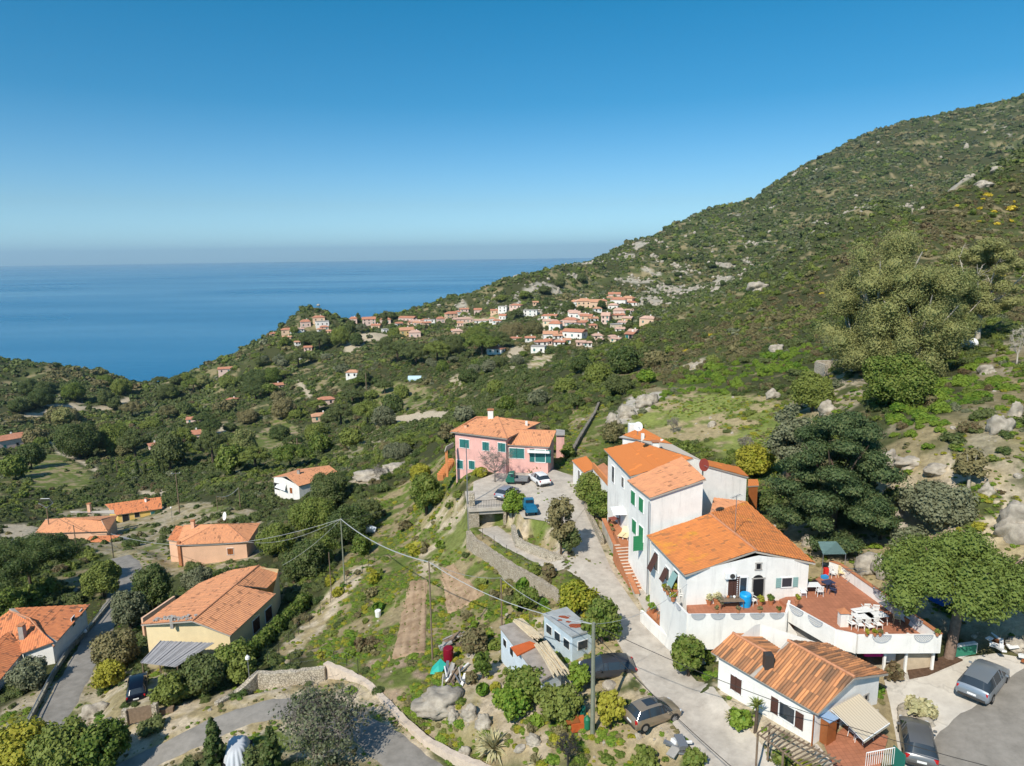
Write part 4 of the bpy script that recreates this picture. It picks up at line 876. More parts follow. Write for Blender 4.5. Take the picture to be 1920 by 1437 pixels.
# ======================= pink house
e_ = -25.2; p1, p2 = PX(844,811,e_), PX(951,823,e_); p3, p4 = PX(934,783,-23.7), PX(893,783,-23.7); p5 = PX(1013,793,-25.2); p6 = p1+(p5-p2)*.95
pink = House('farmhouse', 'large pink two-storey farmhouse with salmon hipped roof and teal shutters', M_PINK, -31.6, [p1, p2, p5, p6], [[p1, p2, p3, p4], [p2, p5, p3], [p5, p6, p4, p3], [p6, p1, p4]], RF_SALM, ridges=[(p3, p4), (p2, p3), (p1, p4)], ins=.5)
pink.chimney(920,786,-23.9,.8,1.3,M_WHITE); pink.chimney(873,806,-25,.35,.7,M_SALMON); pink.chimney(987,801,-25.2,.35,.9,M_WHITE, cap=False)
for (u, v, w_) in ((871,832,1.6),(911,837,1.1),(863,871,1.0),(885,872,1.0),(941,839,1.2)): pink.opening(u, v, w_, 1.3, 'shut', M_TEAL)
q1, q2, q3, q4 = PX(948,835,-26.4), PX(1030,839,-26.4), PX(1043,809,-24.9), PX(964,806,-24.9)
pw = House('farmhouse_wing', 'lower pink wing with salmon roof and covered porch, right end of the pink farmhouse', M_PINK, -31.2, [q1, q2, q3, q4], [[q1, q2, q3, q4]], RF_SALM, ins=.3, ridges=[(q3, q4)])
pw.opening(969,850,2.2,1.5,'shut',M_TEAL,label='wide window with dark green shutters'); pw.opening(1013,855,1.5,1.9,'open',M_TEAL,door=True); pw.opening(961,850,.01,.01,'plain') if 0 else None
MB().prism([q1+(q2-q1)*.50+[0, -.6, 0], q2+[0, -.4, 0], q2+[0, 1, 0], q1+(q2-q1)*.5+[0, 1, 0]], -27.2, -27.0).build('porch_canopy', M_WMETAL, pw.o, world=True)
w1, w2, w3, w4 = PX(1030,841,-27.3), PX(1056,850,-27.3), PX(1058,812,-26.4), PX(1043,809,-26.0)
sh = House('outbuilding', 'pink lean-to outbuilding with grey flat roof against the right gable of the farmhouse', M_PINK, -31.2, [PX(1043,828,-28.0), PX(1058,828,-28.0), PX(1058,814,-27.4), PX(1043,812,-27.4)], [], None, ins=0, cat='outbuilding', ztop=-27.0)
MB().prism([PX(1042,829,-28.0), PX(1059,829,-28.0), PX(1059,813,-27.4), PX(1042,811,-27.4)], -27.0, -26.85).build('roof', M_GREYC, sh.o, world=True)
l1, l2, l3, l4 = PX(833,846,-27.2), PX(849,838,-27.2), PX(849,829,-26.4), PX(836,838,-26.6)
por = thing('side_porch', 'small tiled side porch on an orange pillar at the left end of the pink farmhouse', 'porch', PX(840,880,-31.6))
make_roof(por, [[l1, l2, l3, l4]], RF_SALM, fine=False); MB().box(l1+[.25, .4, -2.0], (.35, .35, 3.9)).build('pillar', M_ORANGEW, por, world=True)
_st = thing('outside_staircase', 'orange walled outside stairs going down left of the pink farmhouse', 'staircase', PX(835,885,-31.8)); _m = MB()
for k in range(9): _m.box(PX(846-k*2.6, 862+k*3.4, -30.0-k*.2)+[0, 0, -.4], (.75, 1.0, .9), .3)
_m.build('steps', M_ORANGEW, _st, world=True)
# ======================= orange-pink villa on the left
e_ = -50.6; r_ = -48.6
h1, h2, h3, h4 = PX(330,1023,e_), PX(465,1017,e_), PX(427,984,r_), PX(403,984,r_); h5 = PX(488,981,e_); h6 = PX(345,985,e_)
v3 = House('villa', 'salmon villa with hipped orange roof and a brick-red corner pillar, across the lane from the white van roof', M_SALMON, -54.8, [h1, h2, h5, h6], [[h1, h2, h3, h4], [h2, h5, h3], [h5, h6, h4, h3], [h6, h1, h4]], RF_SALM, ins=.45, ridges=[(h3, h4), (h1, h4), (h2, h3)])
v3.o['label'] = 'salmon-walled villa with hipped orange roof and small brown window, above the road bend'
v3.opening(432,1034,1.1,1.3,'shut',M_OWOOD); v3.chimney(362,986,-49.4,.6,.9); MB().box(PX(339,1052,-53.8)+[0, 0, .5], (.5, .5, 6.5)).build('pillar', M_TERRA, v3.o, world=True)
k1, k2, k3, k4 = PX(314,1013,-51.4), PX(334,1016,-51.4), PX(358,988,-50.6), PX(330,986,-50.6); MB_ = House('outbuilding', 'small annex with red tiled roof at the left corner of the salmon villa', M_SALMON, -54.8, [k1, k2, k3, k4], [[k1, k2, k3, k4]], RF_RED, ins=.2, fine=False, cat='outbuilding')
# ======================= cream house with long roof
e_ = -41.4; r_ = -39.7
n1, n2, n3, n4 = PX(432,1193,e_), PX(517,1114,e_), PX(441,1098,r_), PX(361,1165,r_); n5, n6, n7 = PX(500,1103,e_), PX(529,1075,e_), PX(485,1061,r_); m1, m2 = PX(264,1172,e_), PX(372,1096,e_+.1); m3 = PX(430,1070,e_+.8)
cream = House('bungalow', 'cream bungalow with long orange ridge roof and arched windows, beside the trimmed hedge', M_CREAM, -44.8, [n1, n2, n6, n7, m3, m2, m1], [[n1, n2, n3, n4], [m1, n4, n7, m3, m2]], RF_SALM, ridges=[(n4, n7)], pitch=.3)
make_roof(cream.o, [[n5, n6, n7, n3]], RF_SALM, name='end_roof', pitch=.3)
for (u, v) in ((480,1172),(503,1152)): cream.opening(u, v, 1.5, 1.7, 'shut', M_BROWN, i=None)
_m = MB(); rr_ = random.Random(2)
for k in range(42):
    t_ = k/41; p = m1+(n4-m1)*(t_*.78+.16)+(m2-m1)*.045*(1+rr_.random()); _m.box(p+[rr_.uniform(-.3, .3), rr_.uniform(-.3, .5), .16], (.28, .2, .14), rr_.uniform(0, 3))
_m.build('ridge_stone_row', M_GREYC, cream.roof, world=True)['kind'] = 'stuff'
cream.chimney(322,1163,-40.2,.35,.3,M_GREYC,cap=False)
# carport
cp_ = thing('carport', 'carport with grey corrugated sheet roof in front of the cream bungalow', 'carport', PX(320,1262,-44.3)); cz = -42.0
k1, k2, k3, k4 = PX(264,1243,cz), PX(330,1251,cz), PX(402,1206,cz+.4), PX(302,1202,cz+.4)
_m = MB(); nn = 26
for k in range(nn):
    a, b_ = k/nn, (k+1)/nn; P = [k1+(k2-k1)*a, k1+(k2-k1)*b_, k4+(k3-k4)*b_, k4+(k3-k4)*a]; h = .04 if k % 2 else 0; h2 = .18 if k % 5 == 0 else 0
    _m.add([tuple(q+[0, 0, h]) for q in P]+[tuple(q+[0, 0, h-.05]) for q in P], [(0, 1, 2, 3), (7, 6, 5, 4), (0, 4, 5, 1), (1, 5, 6, 2), (2, 6, 7, 3), (3, 7, 4, 0)])
    if k % 5 == 0: _m.tube([P[0]+[0, 0, .06], P[3]+[0, 0, .06]], .05, n=5)
_m.build('roof', mat("weathered_sheet", (.36, .35, .35), .7, .3, .1, var=.15), cp_, world=True)
for q in (k1, k2, (k1+k2)/2): MB().tube([q+[0.1, .1, 0], q+[.1, .1, -2.6]], .07).build('post', M_WOOD, cp_, world=True)
_w = MB(); _w.box((m1+m2)/2+[-1.6, 0, -1.6], (np.linalg.norm(m2-m1)*.55, .25, 2.4), math.atan2((m2-m1)[1], (m2-m1)[0])); tag(_w.build('garden_wall', M_SALMON), 'low salmon garden wall along the left side of the cream bungalow', 'wall')
# ======================= bottom-left house and its lower neighbour
e_ = -46.0; r_ = -44.0
o1, o2, o3, o4 = PX(102,1213,e_), PX(169,1134,e_), PX(18,1146,r_), PX(55,1160,r_); o5, o6 = PX(40,1220,e_), PX(-40,1190,e_)
ll = House('villa', 'white villa with orange hipped roof and tall chimney at the left edge, below the road', M_WHITE, -49.3, [o1, o2, o3+(o4-o3)*.05, o5], [[o1, o2, o3, o4], [o5, o1, o4, o3, o6]], RF_RED, ridges=[(o3, o4), (o4, o1)], pitch=.3)
ll.chimney(43,1192,-45.2,.6,1.3,M_GREYC); ll.opening(137,1166,.9,1.3,'plain',M_TEAL); ll.opening(152,1150,.6,.9,'plain')
y1, y2, y3, y4 = PX(48,1221,-46.6), PX(0,1275,-46.6), PX(-80,1260,-44.8), PX(15,1183,-44.8)
l5 = House('villa', 'white house with bright orange roof cut off by the left edge of the picture', M_WHITE, -49.6, [y1, y2+(y2-y1)*.5, y3+(y3-y4)*.2, y4], [[y1, y2+(y2-y1)*.5, y3+(y3-y4)*.2, y4]], RF_RED, ins=.35, pitch=.3)
# ======================= cluster at the left, mid distance
e_ = -62.0; r_ = -60.2
f1_, f2_, f3_, f4_ = PX(66,1000,e_), PX(202,998,e_), PX(190,975,r_), PX(120,972,r_); f5, f6 = PX(221,966,e_+.6), PX(85,975,e_+.6)
cl = House('farmhouse', 'broad brown-orange roofed house behind the double pylon, left of the yellow house', M_SALMON, -66.5, [f1_, f2_, f5, f6], [[f1_, f2_, f3_, f4_], [f2_, f5, f3_], [f5, f6, f4_, f3_], [f6, f1_, f4_]], RF_SALM, ridges=[(f3_, f4_)], ins=.4, fine=False)
cl.chimney(168,957,-60.6,.7,1.6); j1, j2, j3, j4 = PX(131,963,-61.5), PX(215,966,-61.5), PX(213,954,-60.4), PX(133,957,-60.4)
make_roof(cl.o, [[j1, j2, j3, j4]], RF_SALM, fine=False, name='upper_roof')
y1, y2, y3, y4 = PX(218,966,-67.0), PX(304,954,-67.0), PX(302,932,-65.0), PX(196,946,-65.0)
yh = House('house', 'yellow house with red roof and shaded porch on the left slope', M_YELL, -70.6, [y1, y2, y3, y4], [[y1, y2, y3, y4]], RF_RED, ins=.5, fine=False)
yh.opening(288,964,1.3,1.6,'shut',M_TEAL); yh.opening(257,965,1.2,1.6,'dark'); yh.opening(236,972,1.6,2.2,'dark',door=True); yh.chimney(274,943,-65.8,.5,1.2,M_WHITE)
z1, z2, z3, z4 = PX(149,1024,-62.6), PX(210,1018,-62.6), PX(226,1003,-62.0), PX(169,1006,-62.0)
pt = thing('patio_roof', 'tiled patio roof on posts below the brown-orange house', 'patio roof', (z1+z3)/2+[0, 0, -2.5]); make_roof(pt, [[z1, z2, z3, z4]], RF_RED, fine=False)
for q in (z1, z2, (z1+z2)/2): MB().tube([q+[.2, .2, 0], q+[.2, .2, -3]], .12).build('post', M_WHITE, pt, world=True)
pg_ = thing('garden_canopy', 'grey canopy beside the tiled patio roof', 'canopy', PX(225,1025,-65)); MB().prism([PX(208,1020,-62.8), PX(246,1014,-62.8), PX(240,1003,-62.3), PX(218,1005,-62.3)], -62.9, -62.75).build('cover', mat("grey_canvas", (.16, .16, .17)), pg_, world=True); MB().tube([PX(232,1016,-62.9), PX(232,1016,-62.9)+[0, 0, -2.6]], .08).build('post', M_METAL, pg_, world=True)
# ======================= white house with awning
e_ = -58.5; x1, x2, x3 = PX(510,896,e_+.6), PX(560,912,e_), PX(589,900,e_); x4 = PX(536,893,e_+1.3); x5 = PX(617,873,e_+1.3); x6 = PX(560,880,e_+.6); xb = PX(640,890,e_)
wh = House('house', 'white gabled house with white balcony awning, alone in the scrub left of centre', M_WHITE, -63.5, [x1, x2, xb, x5, x6], [[x2, xb, x5, x4], [x1, x4, x5, x6]], RF_SALM, ins=.3, fine=False)
wh.opening(546,920,1.0,1.6,'shut',M_OWOOD); wh.opening(519,912,2.0,1.8,'dark'); aw = MB().add([tuple(PX(515,914,-60.4)), tuple(PX(534,921,-60.4)), tuple(PX(536,909,-59.0)), tuple(PX(522,904,-59.0))], [(0, 1, 2, 3), (3, 2, 1, 0)]); aw.build('awning', M_WMETAL, wh.o, world=True); wh.chimney(560,888,-57.2,.7,1.0,M_GREYC)
# ---------------------------------------------------------------- placing helpers
def vtop(base, v):
    """height above base whose image row is v"""
    lo, hi = 0.0, 60.0
    for _ in range(40):
        md = (lo+hi)/2
        if proj(base+np.array([0, 0, md]))[1] > v: lo = md
        else: hi = md
    return lo
def at(u, v): return hitv([(u, v)])[0]
def floor_mat(name, c, c2, sc_=3.3):
    m = mat(name, c, .75, .25, var=.16, vscale=.7); t = m.node_tree; b = t.nodes["Principled BSDF"]; L = t.links.new
    tc = [q for q in t.nodes if q.type == 'TEX_COORD'][0]; br = t.nodes.new("ShaderNodeTexBrick"); br.offset = 0; br.inputs["Scale"].default_value = sc_; br.inputs["Brick Width"].default_value = 1; br.inputs["Row Height"].default_value = 1; br.inputs["Mortar Size"].default_value = .035
    br.inputs["Color1"].default_value = (1, 1, 1, 1); br.inputs["Color2"].default_value = (.82, .82, .82, 1); br.inputs["Mortar"].default_value = (.6, .6, .6, 1); L(tc.outputs["Object"], br.inputs[0])
    l = b.inputs["Base Color"].links[0].from_socket; mm = t.nodes.new("ShaderNodeVectorMath"); mm.operation = 'MULTIPLY'; L(l, mm.inputs[0]); L(br.outputs[0], mm.inputs[1]); L(mm.outputs[0], b.inputs["Base Color"]); return m
M_COTTO = floor_mat("cotto_floor", (.44, .18, .10), None)
def wallrun(name, label, tops, thick, m_, cope=None, group=None, cat='wall', down=.6, jag=0, base=None, parent=None):
    """a wall whose top edge passes through the given points and whose foot is in the ground"""
    o = None; mb = MB(); Q = []; g = random.Random(len(tops)*7+int(abs(tops[0][0])*10))
    tops = [np.asarray(p) for p in tops]
    for a, b_ in zip(tops[:-1], tops[1:]):
        n = max(1, int(np.linalg.norm(b_-a)/.5))
        for k in range(n): Q.append(a+(b_-a)*k/n)
    Q.append(tops[-1]); Q = np.array(Q); T = np.gradient(Q[:, :2], axis=0); T /= np.linalg.norm(T, axis=1)[:, None]; N = np.stack([-T[:, 1], T[:, 0]], -1)
    V = []
    for i, q in enumerate(Q):
        j = g.uniform(-jag, jag); lo = base if base is not None else min(th(q[0]+N[i, 0]*.5, q[1]+N[i, 1]*.5), th(q[0]-N[i, 0]*.5, q[1]-N[i, 1]*.5), q[2]-.3)-down; w_ = thick*.5*(1+g.uniform(-jag, jag))
        for s_ in (-1, 1): V += [(q[0]+N[i, 0]*s_*w_, q[1]+N[i, 1]*s_*w_, lo), (q[0]+N[i, 0]*s_*w_*.9, q[1]+N[i, 1]*s_*w_*.9, q[2]+j)]
    n = len(Q); F = []
    for i in range(n-1):
        a = i*4; b_ = a+4; F += [[a, b_, b_+1, a+1], [a+2, a+3, b_+3, b_+2], [a+1, b_+1, b_+3, a+3], [a, a+2, b_+2, b_]]
    F += [[0, 1, 3, 2], [n*4-4, n*4-2, n*4-1, n*4-3]]; mb.add(V, F)
    if parent is not None: o = mb.build(name, m_, parent, world=True)
    else: o = tag(mb.build(name, m_), label, cat, group)
    if cope:
        cb = MB(); V = []
        for i, q in enumerate(Q):
            for s_ in (-1, 1): V += [(q[0]+N[i, 0]*s_*(thick*.5+.05), q[1]+N[i, 1]*s_*(thick*.5+.05), q[2]+.003), (q[0]+N[i, 0]*s_*(thick*.5+.05), q[1]+N[i, 1]*s_*(thick*.5+.05), q[2]+.07)]
        cb.add(V, F); cb.build('coping', cope, o, world=True)
    return o
# ======================= roads' and gardens' walls
wallrun('stone_wall', 'long dry stone wall holding the driveway above the vegetable garden', pz((878,996,-33.0),(890,1010,-33.0),(905,1020,-32.9),(946,1049,-32.5),(983,1070,-32.0),(1019,1091,-31.7),(1052,1112,-31.4)), .6, M_STONE, jag=.07)
wallrun('stone_wall', 'curved stone wall between the driveway and the parked blue three-wheeler', pz((962,984,-31.8),(969,1008,-31.7),(993,1020,-31.6),(1028,1034,-31.3),(1062,1046,-31.0)), .5, M_STONE2, jag=.06)
wallrun('retaining_wall', 'grey-beige wall with terracotta coping between the lane and the brick stairs', pz((1132,973,-29.35),(1160,1035,-30.0),(1195,1114,-30.9)), .38, mat("old_lime_render", (.50, .45, .37), .95, .1, var=.3, vscale=1.0, bump=.4), cope=M_TERRA)
wallrun('stone_wall', 'low rubble wall under the hedge on the right of the upper lane', pz((1090,925,-29.9),(1105,960,-30.1),(1130,1010,-30.3)), .4, M_STONE, jag=.06)
wallrun('white_wall', 'low white wall round the small lower patio by the lane', pz((1203,1144,-30.3),(1222,1163,-30.3),(1258,1198,-30.4),(1285,1222,-30.4)), .25, M_WHITE, cope=None)
wallrun('stone_wall', 'rough stone wall beside the hedge, above the yellow bank left of the big boulder', pz((405,1318,-39.6),(440,1298,-39.7),(482,1262,-39.0),(545,1258,-38.6),(610,1252,-38.2)), .6, M_STONE2, jag=.1)
wallrun('stone_wall', 'pale mortared wall curving down to the road right of the grey bare tree', pz((610,1242,-38.0),(650,1257,-37.8),(690,1279,-37.3),(720,1309,-36.9),(760,1350,-36.4),(800,1385,-35.9),(850,1412,-35.4),(930,1445,-34.9)), .55, mat("pale_mortar", (.60, .50, .40), .95, .1, var=.2, vscale=1.5, bump=.5), jag=.06)
wallrun('garden_edge', 'thin stone edging at the foot of the ploughed plot', pz((703,1262,-37.7),(750,1247,-37.5),(810,1230,-37.0)), .3, M_STONE2, jag=.04, down=.2)
wallrun('stone_wall', 'dry stone terrace wall between the small ploughed plot and the driveway', pz((858,1045,-36.6),(880,1065,-36.4),(912,1095,-36.0),(930,1130,-35.6)), .45, M_STONE, jag=.08)
wallrun('field_wall', 'dark stone field wall climbing the grass strip right of the pink farmhouse', [q+np.array([0, 0, .8]) for q in hitv([(1070,858),(1085,830),(1100,805),(1115,780),(1123,760)])], .5, mat("dark_wall_stone", (.20, .18, .15), .95, .1, var=.3, vscale=2), jag=.12)
wallrun('road_wall', 'long low kerb wall along the left side of the descending road', [q+np.array([0, 0, .55]) for q in hitv([(38,1388),(75,1318),(100,1268),(130,1222),(165,1185),(205,1135),(214,1122)])], .35, mat("kerb_stone", (.30, .28, .22), .95, .1, var=.3, vscale=1.5), jag=.03)
wallrun('low_wall', 'short rubble wall beside the plank gate', pz((292,1332,-41.0),(325,1325,-40.8)), .5, M_WOOD, jag=.05)
# guard rail on the left road
_g = hitv([(38,1400),(75,1325),(100,1275),(130,1228),(165,1190),(205,1140),(214,1128)]); _gr = thing('guard_rail', 'grey pipe guard rail following the road on the left', 'guard rail', _g[0]); MB().tube([q+[-.1, 0, .95] for q in _g], .06, n=6).build('rail', M_METAL, _gr, world=True)
for a, b_ in zip(_g[:-1], _g[1:]):
    for k in range(3): q = a+(b_-a)*k/3; MB().tube([q+[-.1, 0, -.2], q+[-.1, 0, .95]], .04, n=5).build('post', M_METAL, _gr, world=True)
# wooden gate and its posts
gt = thing('gate', 'weathered brown plank gate at the end of the cream bungalow drive', 'gate', PZ(265,1345,-41.8)); ga, gb = PZ(237,1358,-42.0), PZ(293,1347,-41.4); _m = MB(); n = 22
for k in range(n): q = ga+(gb-ga)*(k+.5)/n; _m.box(q+[0, 0, .7+.03*math.sin(k*2.1)], (np.linalg.norm(gb-ga)/n*.94, .05, 1.5), math.atan2((gb-ga)[1], (gb-ga)[0]))
_m.build('planks', M_WOOD, gt, world=True)
for q in (ga, gb): MB().box(q+[0, 0, .5], (.45, .45, 2.0)).build('gate_post', M_STONE2, gt, world=True)
# ======================= garage under the yard
GA, GB = PZ(879,955,-30.95), PZ(949,951,-30.95); gd = GB-GA; ga_ = math.atan2(gd[1], gd[0]); gn = np.array([-math.sin(ga_), math.cos(ga_), 0]); gl = np.linalg.norm(gd); ge = gd/gl
gar = thing('garage', 'stone garage with wide dark doorway dug under the paved yard', 'garage', (GA+GB)/2+[0, 0, -2.6])
def gbx(a, b_, z0, z1, d0, d1, nm, m_): 
    P = [GA+ge*gl*a+gn*d0, GA+ge*gl*b_+gn*d0, GA+ge*gl*b_+gn*d1, GA+ge*gl*a+gn*d1]; return MB().prism(P, z0, z1).build(nm, m_, gar, world=True)
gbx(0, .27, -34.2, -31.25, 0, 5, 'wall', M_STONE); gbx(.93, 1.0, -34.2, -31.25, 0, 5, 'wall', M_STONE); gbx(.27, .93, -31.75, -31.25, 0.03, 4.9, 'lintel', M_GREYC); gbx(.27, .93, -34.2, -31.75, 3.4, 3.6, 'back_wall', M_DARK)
gbx(-.02, 1.02, -31.25, -30.85, -.25, 6.5, 'roof', M_CONC); KEEP.append(('poly', [GA, GB, GB+gn*6, GA+gn*6], .3))
rl = thing('railing', 'thin iron railing along the front edge of the yard above the garage', 'railing', GA); _m = MB(); _m.tube([GA+[0, 0, 1.05], GB+[0, 0, 1.05]], .03, n=5); _m.build('handrail', M_DMETAL, rl, world=True); _m = MB()
for k in range(24): q = GA+gd*k/23; _m.tube([q+[0, 0, .05], q+[0, 0, 1.05]], .016, n=4, cap=False)
_m.build('balusters', M_DMETAL, rl, world=True)
tag(MB().box(PZ(885,948,-30.9)+[0, 0, .3], (.7, .7, 2.6)).build('gate_pillar', M_STONE2), 'square stone pillar at the left corner of the garage roof', 'pillar')
# ======================= red tiled terrace on the right
TZ0 = -27.16; tp = -26.26
T1, T2, T3, T4 = PZ(1477,1131,tp), PZ(1608,1191,tp), PZ(1764,1190,tp), PZ(1577,1059,tp); T5 = PZ(1540,1062,tp)
tr = thing('roof_terrace', 'big roof terrace paved in red tiles with white parapet, right of the villa', 'terrace', (ctr([T1, T2, T3, T4])[0], ctr([T1, T2, T3, T4])[1], -29.34))
fl_ = [T1, T2, T3, T4, T5, main.foot[2] if 0 else RN]
MB().prism([T1+(T3-T1)*.004, T2, T3, T4, T5, PZ(1500,1100,TZ0)], TZ0-.3, TZ0).build('floor', M_COTTO, tr.__class__ and tr, world=True)
MB().prism([PZ(1286,1128,-27.50), PZ(1290,1152,-27.50), PZ(1478,1152,-27.50), PZ(1500,1128,-27.50), PZ(1500,1105,-27.50), PZ(1290,1105,-27.50)], -27.83, -27.44).build('floor', M_COTTO, tr, world=True)
MB().prism([PZ(1461,1124,TZ0), PZ(1480,1140,TZ0), PZ(1560,1120,TZ0), PZ(1540,1095,TZ0)], TZ0-.4, TZ0-.005).build('floor', M_COTTO, tr, world=True)
KEEP.append(('poly', [T1, T2, T3, T4], .3))
wallrun('parapet', '', [T1, PZ(1567,1181,tp), PZ(1600,1188,tp), T2], .22, M_WHITE, parent=tr, base=TZ0-.5, cope=None)
wallrun('parapet', '', [T2, T3], .25, M_WHITE, parent=tr, base=TZ0-.45)
wallrun('parapet', '', [T3, T4], .22, M_WHITE, parent=tr, base=TZ0-.5, cope=M_TERRA); wallrun('parapet', '', [T4, PZ(1556,1052,tp)], .22, M_WHITE, parent=tr, base=TZ0-.5, cope=M_TERRA)
def lattice(c, a, w_, parent, h_=None):
    """half-round lattice panel let into a parapet"""
    mb = MB(); h_ = h_ or w_*.42; e = np.array([math.cos(a), math.sin(a), 0]); c = np.asarray(c); pts = [c+e*math.cos(t_)*w_/2+np.array([0, 0, -math.sin(t_)*h_]) for t_ in np.linspace(0, math.pi, 13)]
    mb.tube(pts, .035, n=4); mb.tube([pts[0], pts[-1]], .035, n=4); k = 8
    for j in range(-k, k+1):
        x0 = j*w_/k
        for s_ in (-1, 1):
            q = [(x0+s_*t_, -t_) for t_ in np.linspace(0, h_, 8)]; q = [(x, z) for x, z in q if abs(x) < w_/2 and -z < h_*math.sqrt(max(0, 1-(2*x/w_)**2))]
            if len(q) > 1: mb.tube([c+e*x+np.array([0, 0, z]) for x, z in (q[0], q[-1])], .016, n=4, cap=False)
    return mb.build('lattice_panel', mat("lattice_grey", (.42, .44, .46), .6, .3), parent, world=True)
def on_edge(A_, B_, t_, off=.16):
    d = B_-A_; a = math.atan2(d[1], d[0]); n = np.array([math.sin(a), -math.cos(a), 0]); return A_+d*t_+n*off, a
for t_ in (.22, .62):
    c, a = on_edge(T1, PZ(1567,1181,tp), t_, .14); lattice(c+[0, 0, .04], a, 1.25, tr)
for t_ in (.28, .78):
    c, a = on_edge(T2, T3, t_, .15); lattice(c+[0, 0, .04], a, 1.3, tr)
for t_ in (.2, .38, .55):
    c, a = on_edge(T3, T4, t_, -.15); lattice(c+[0, 0, .1], a, 1.4, tr)
# rooms under the terrace
a_, b_ = T2+[.25, .35, 0], T3+[-.1, .35, 0]
MB().prism([T1+[.6, .3, 0], a_, a_+[0, 3, 0], T1+[1.2, 3, 0]], -32.03, TZ0-.3).build('side_wall', M_GREYC, tr, world=True)
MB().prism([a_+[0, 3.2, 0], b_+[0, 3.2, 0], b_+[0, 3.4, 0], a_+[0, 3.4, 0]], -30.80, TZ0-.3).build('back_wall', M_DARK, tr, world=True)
MB().prism([b_+[-1.9, .25, 0], b_+[0, .25, 0], T4+[-.2, 0, 0], T4+[-2, -1, 0]], -30.80, TZ0-.3).build('side_wall', mat("beige_render", (.50, .40, .28), .9, .1, var=.2), tr, world=True)
for q in (b_+[-1.95, 0, -1.6], b_+[-.05, 0, -1.6], b_+[-3.4, .1, -1.6]): MB().box(q, (.16, .16, 3.0)).build('post', M_WHITE, tr, world=True)
MB().box(b_+[-2.6, .9, -1.9], (.9, .06, 1.9)).build('door', M_WMETAL, tr, world=True)
MB().box(b_+[-.55, .17, -1.3], (.7, .1, .9)).build('window', M_DARK, tr, world=True)
MB().prism([a_+[0, .0, 0], b_, b_+[0, .12, 0], a_+[0, .12, 0]], TZ0-.55, TZ0-.3).build('beam', M_GREYC, tr, world=True)
tag(MB().box(b_+[-4.1, .4, -1.75], (1.3, .35, .5)).build('hammock', mat("magenta_cloth", (.65, .02, .18), .8)), 'magenta cloth hanging in the shade under the terrace', 'cloth')
# ======================= villa's front balcony
bz = -26.71; B1, B2, B3, B4 = PZ(1241,1102,bz-.2), PZ(1290,1152,bz), PZ(1474,1150,bz), PZ(1480,1126,bz)
bal = thing('balcony', 'white front balcony of the villa with half-round lattice openings and flower pots', 'balcony', (B2+B3)/2+[0, 0, -4])
wallrun('parapet', '', [B1, B2], .2, M_WHITE, parent=bal, base=-33.60); wallrun('parapet', '', [B2, B3], .2, M_WHITE, parent=bal, base=-29.57); wallrun('parapet', '', [B3, B4], .2, M_WHITE, parent=bal, base=-29.12)
MB().prism([B2+[.3, .6, 0], B3+[-.1, .6, 0], B3+[0, 3.5, 0], B2+[.3, 3.5, 0]], -33.60, -28.22).build('lower_wall', M_WHITE, bal, world=True)
for t_ in (.10, .30, .50, .70, .90):
    c, a = on_edge(B2, B3, t_, .13); lattice(c+[0, 0, .06], a, 1.05, bal)
for t_ in (.35, .7):
    c, a = on_edge(B1, B2, t_, .13); lattice(c+[0, 0, .06], a, .9, bal)
KEEP.append(('poly', [B1, B2, B3, B4, RN, LF], .5)); KEEP.append(('poly', pz((1205,1140,-30.6),(1258,1196,-30.6),(1300,1180,-30.6),(1240,1110,-30.6)), .2))
_q = B3+(B2-B3)*.22+np.array([0, .55, 0]); MB().box(_q+[0, 0, -2.55], (1.3, .12, 1.6)).build('shutter_door', M_SAGE, bal, world=True); MB().box(_q+[.95, -.1, -2.6], (.8, .1, 1.5), .3).build('shutter_door', M_BROWN, bal, world=True)
MB().prism(pz((1212,1146,-30.9),(1258,1192,-30.9),(1290,1175,-30.9),(1240,1115,-30.9)), -31.8, -30.85).build('lower_patio', M_TERRA, bal, world=True)
# brick stairs between balcony and terrace, and the long stairs along the lane
def stairs(name, label, a, b_, w_, n, m_, side=None):
    o = thing(name, label, 'stairs', b_); mb = MB(); d = b_-a; ang = math.atan2(d[1], d[0])
    for k in range(n): q = a+d*(k+.5)/n; mb.box(q+[0, 0, -.9], (np.hypot(d[0], d[1])/n*1.0, w_, 1.8), ang)
    mb.build('steps', m_, o, world=True); mb = MB()
    for k in range(n): q = a+d*(k+.5)/n; q2 = q+d/np.hypot(d[0], d[1])*np.hypot(d[0], d[1])/n*.4*np.array([1, 1, 0]); mb.box(q2+[0, 0, .012], (.2, w_*.98, .04), ang)
    mb.build('nosing', mat("pale_nosing", (.62, .50, .40)), o, world=True); return o
stairs('staircase', 'short terracotta stairs between the balcony and the red terrace', PZ(1476,1150,-27.5), PZ(1517,1200,-29.9), 1.1, 12, M_TERRA)
wallrun('stair_wall', 'white wall on the left of the short terracotta stairs', [PZ(1466,1152,-27.1), PZ(1505,1203,-29.5)], .2, M_WHITE, base=-31.5)
stairs('staircase', 'long narrow brick stairs with pale edges climbing beside the lane', PZ(1163,1018,-29.1), PZ(1200,1108,-31.2), 1.5, 15, M_TERRA)
pat = tag(MB().prism([PZ(1140,975,-29), PZ(1163,1020,-29), PZ(1186,1020,-29), PZ(1170,975,-29)], -32, -29).build('patio', M_TERRA), 'small terracotta patio with loungers in front of the green-shuttered house', 'patio')
tag(MB().prism([PZ(1180,1024,-28.6), PZ(1204,1050,-28.9), PZ(1218,1050,-28.9), PZ(1196,1014,-28.6)], -31.8, -28.2).build('stair_wall', M_WHITE), 'white wall with a tiled ledge between the brick stairs and the green-shuttered house', 'wall')
tag(flatpoly('stone_landing', pz((1190,1112,-31.2),(1215,1160,-31.3),(1236,1150,-31.2),(1213,1095,-31.2)), M_CONC, .05), kind='structure')
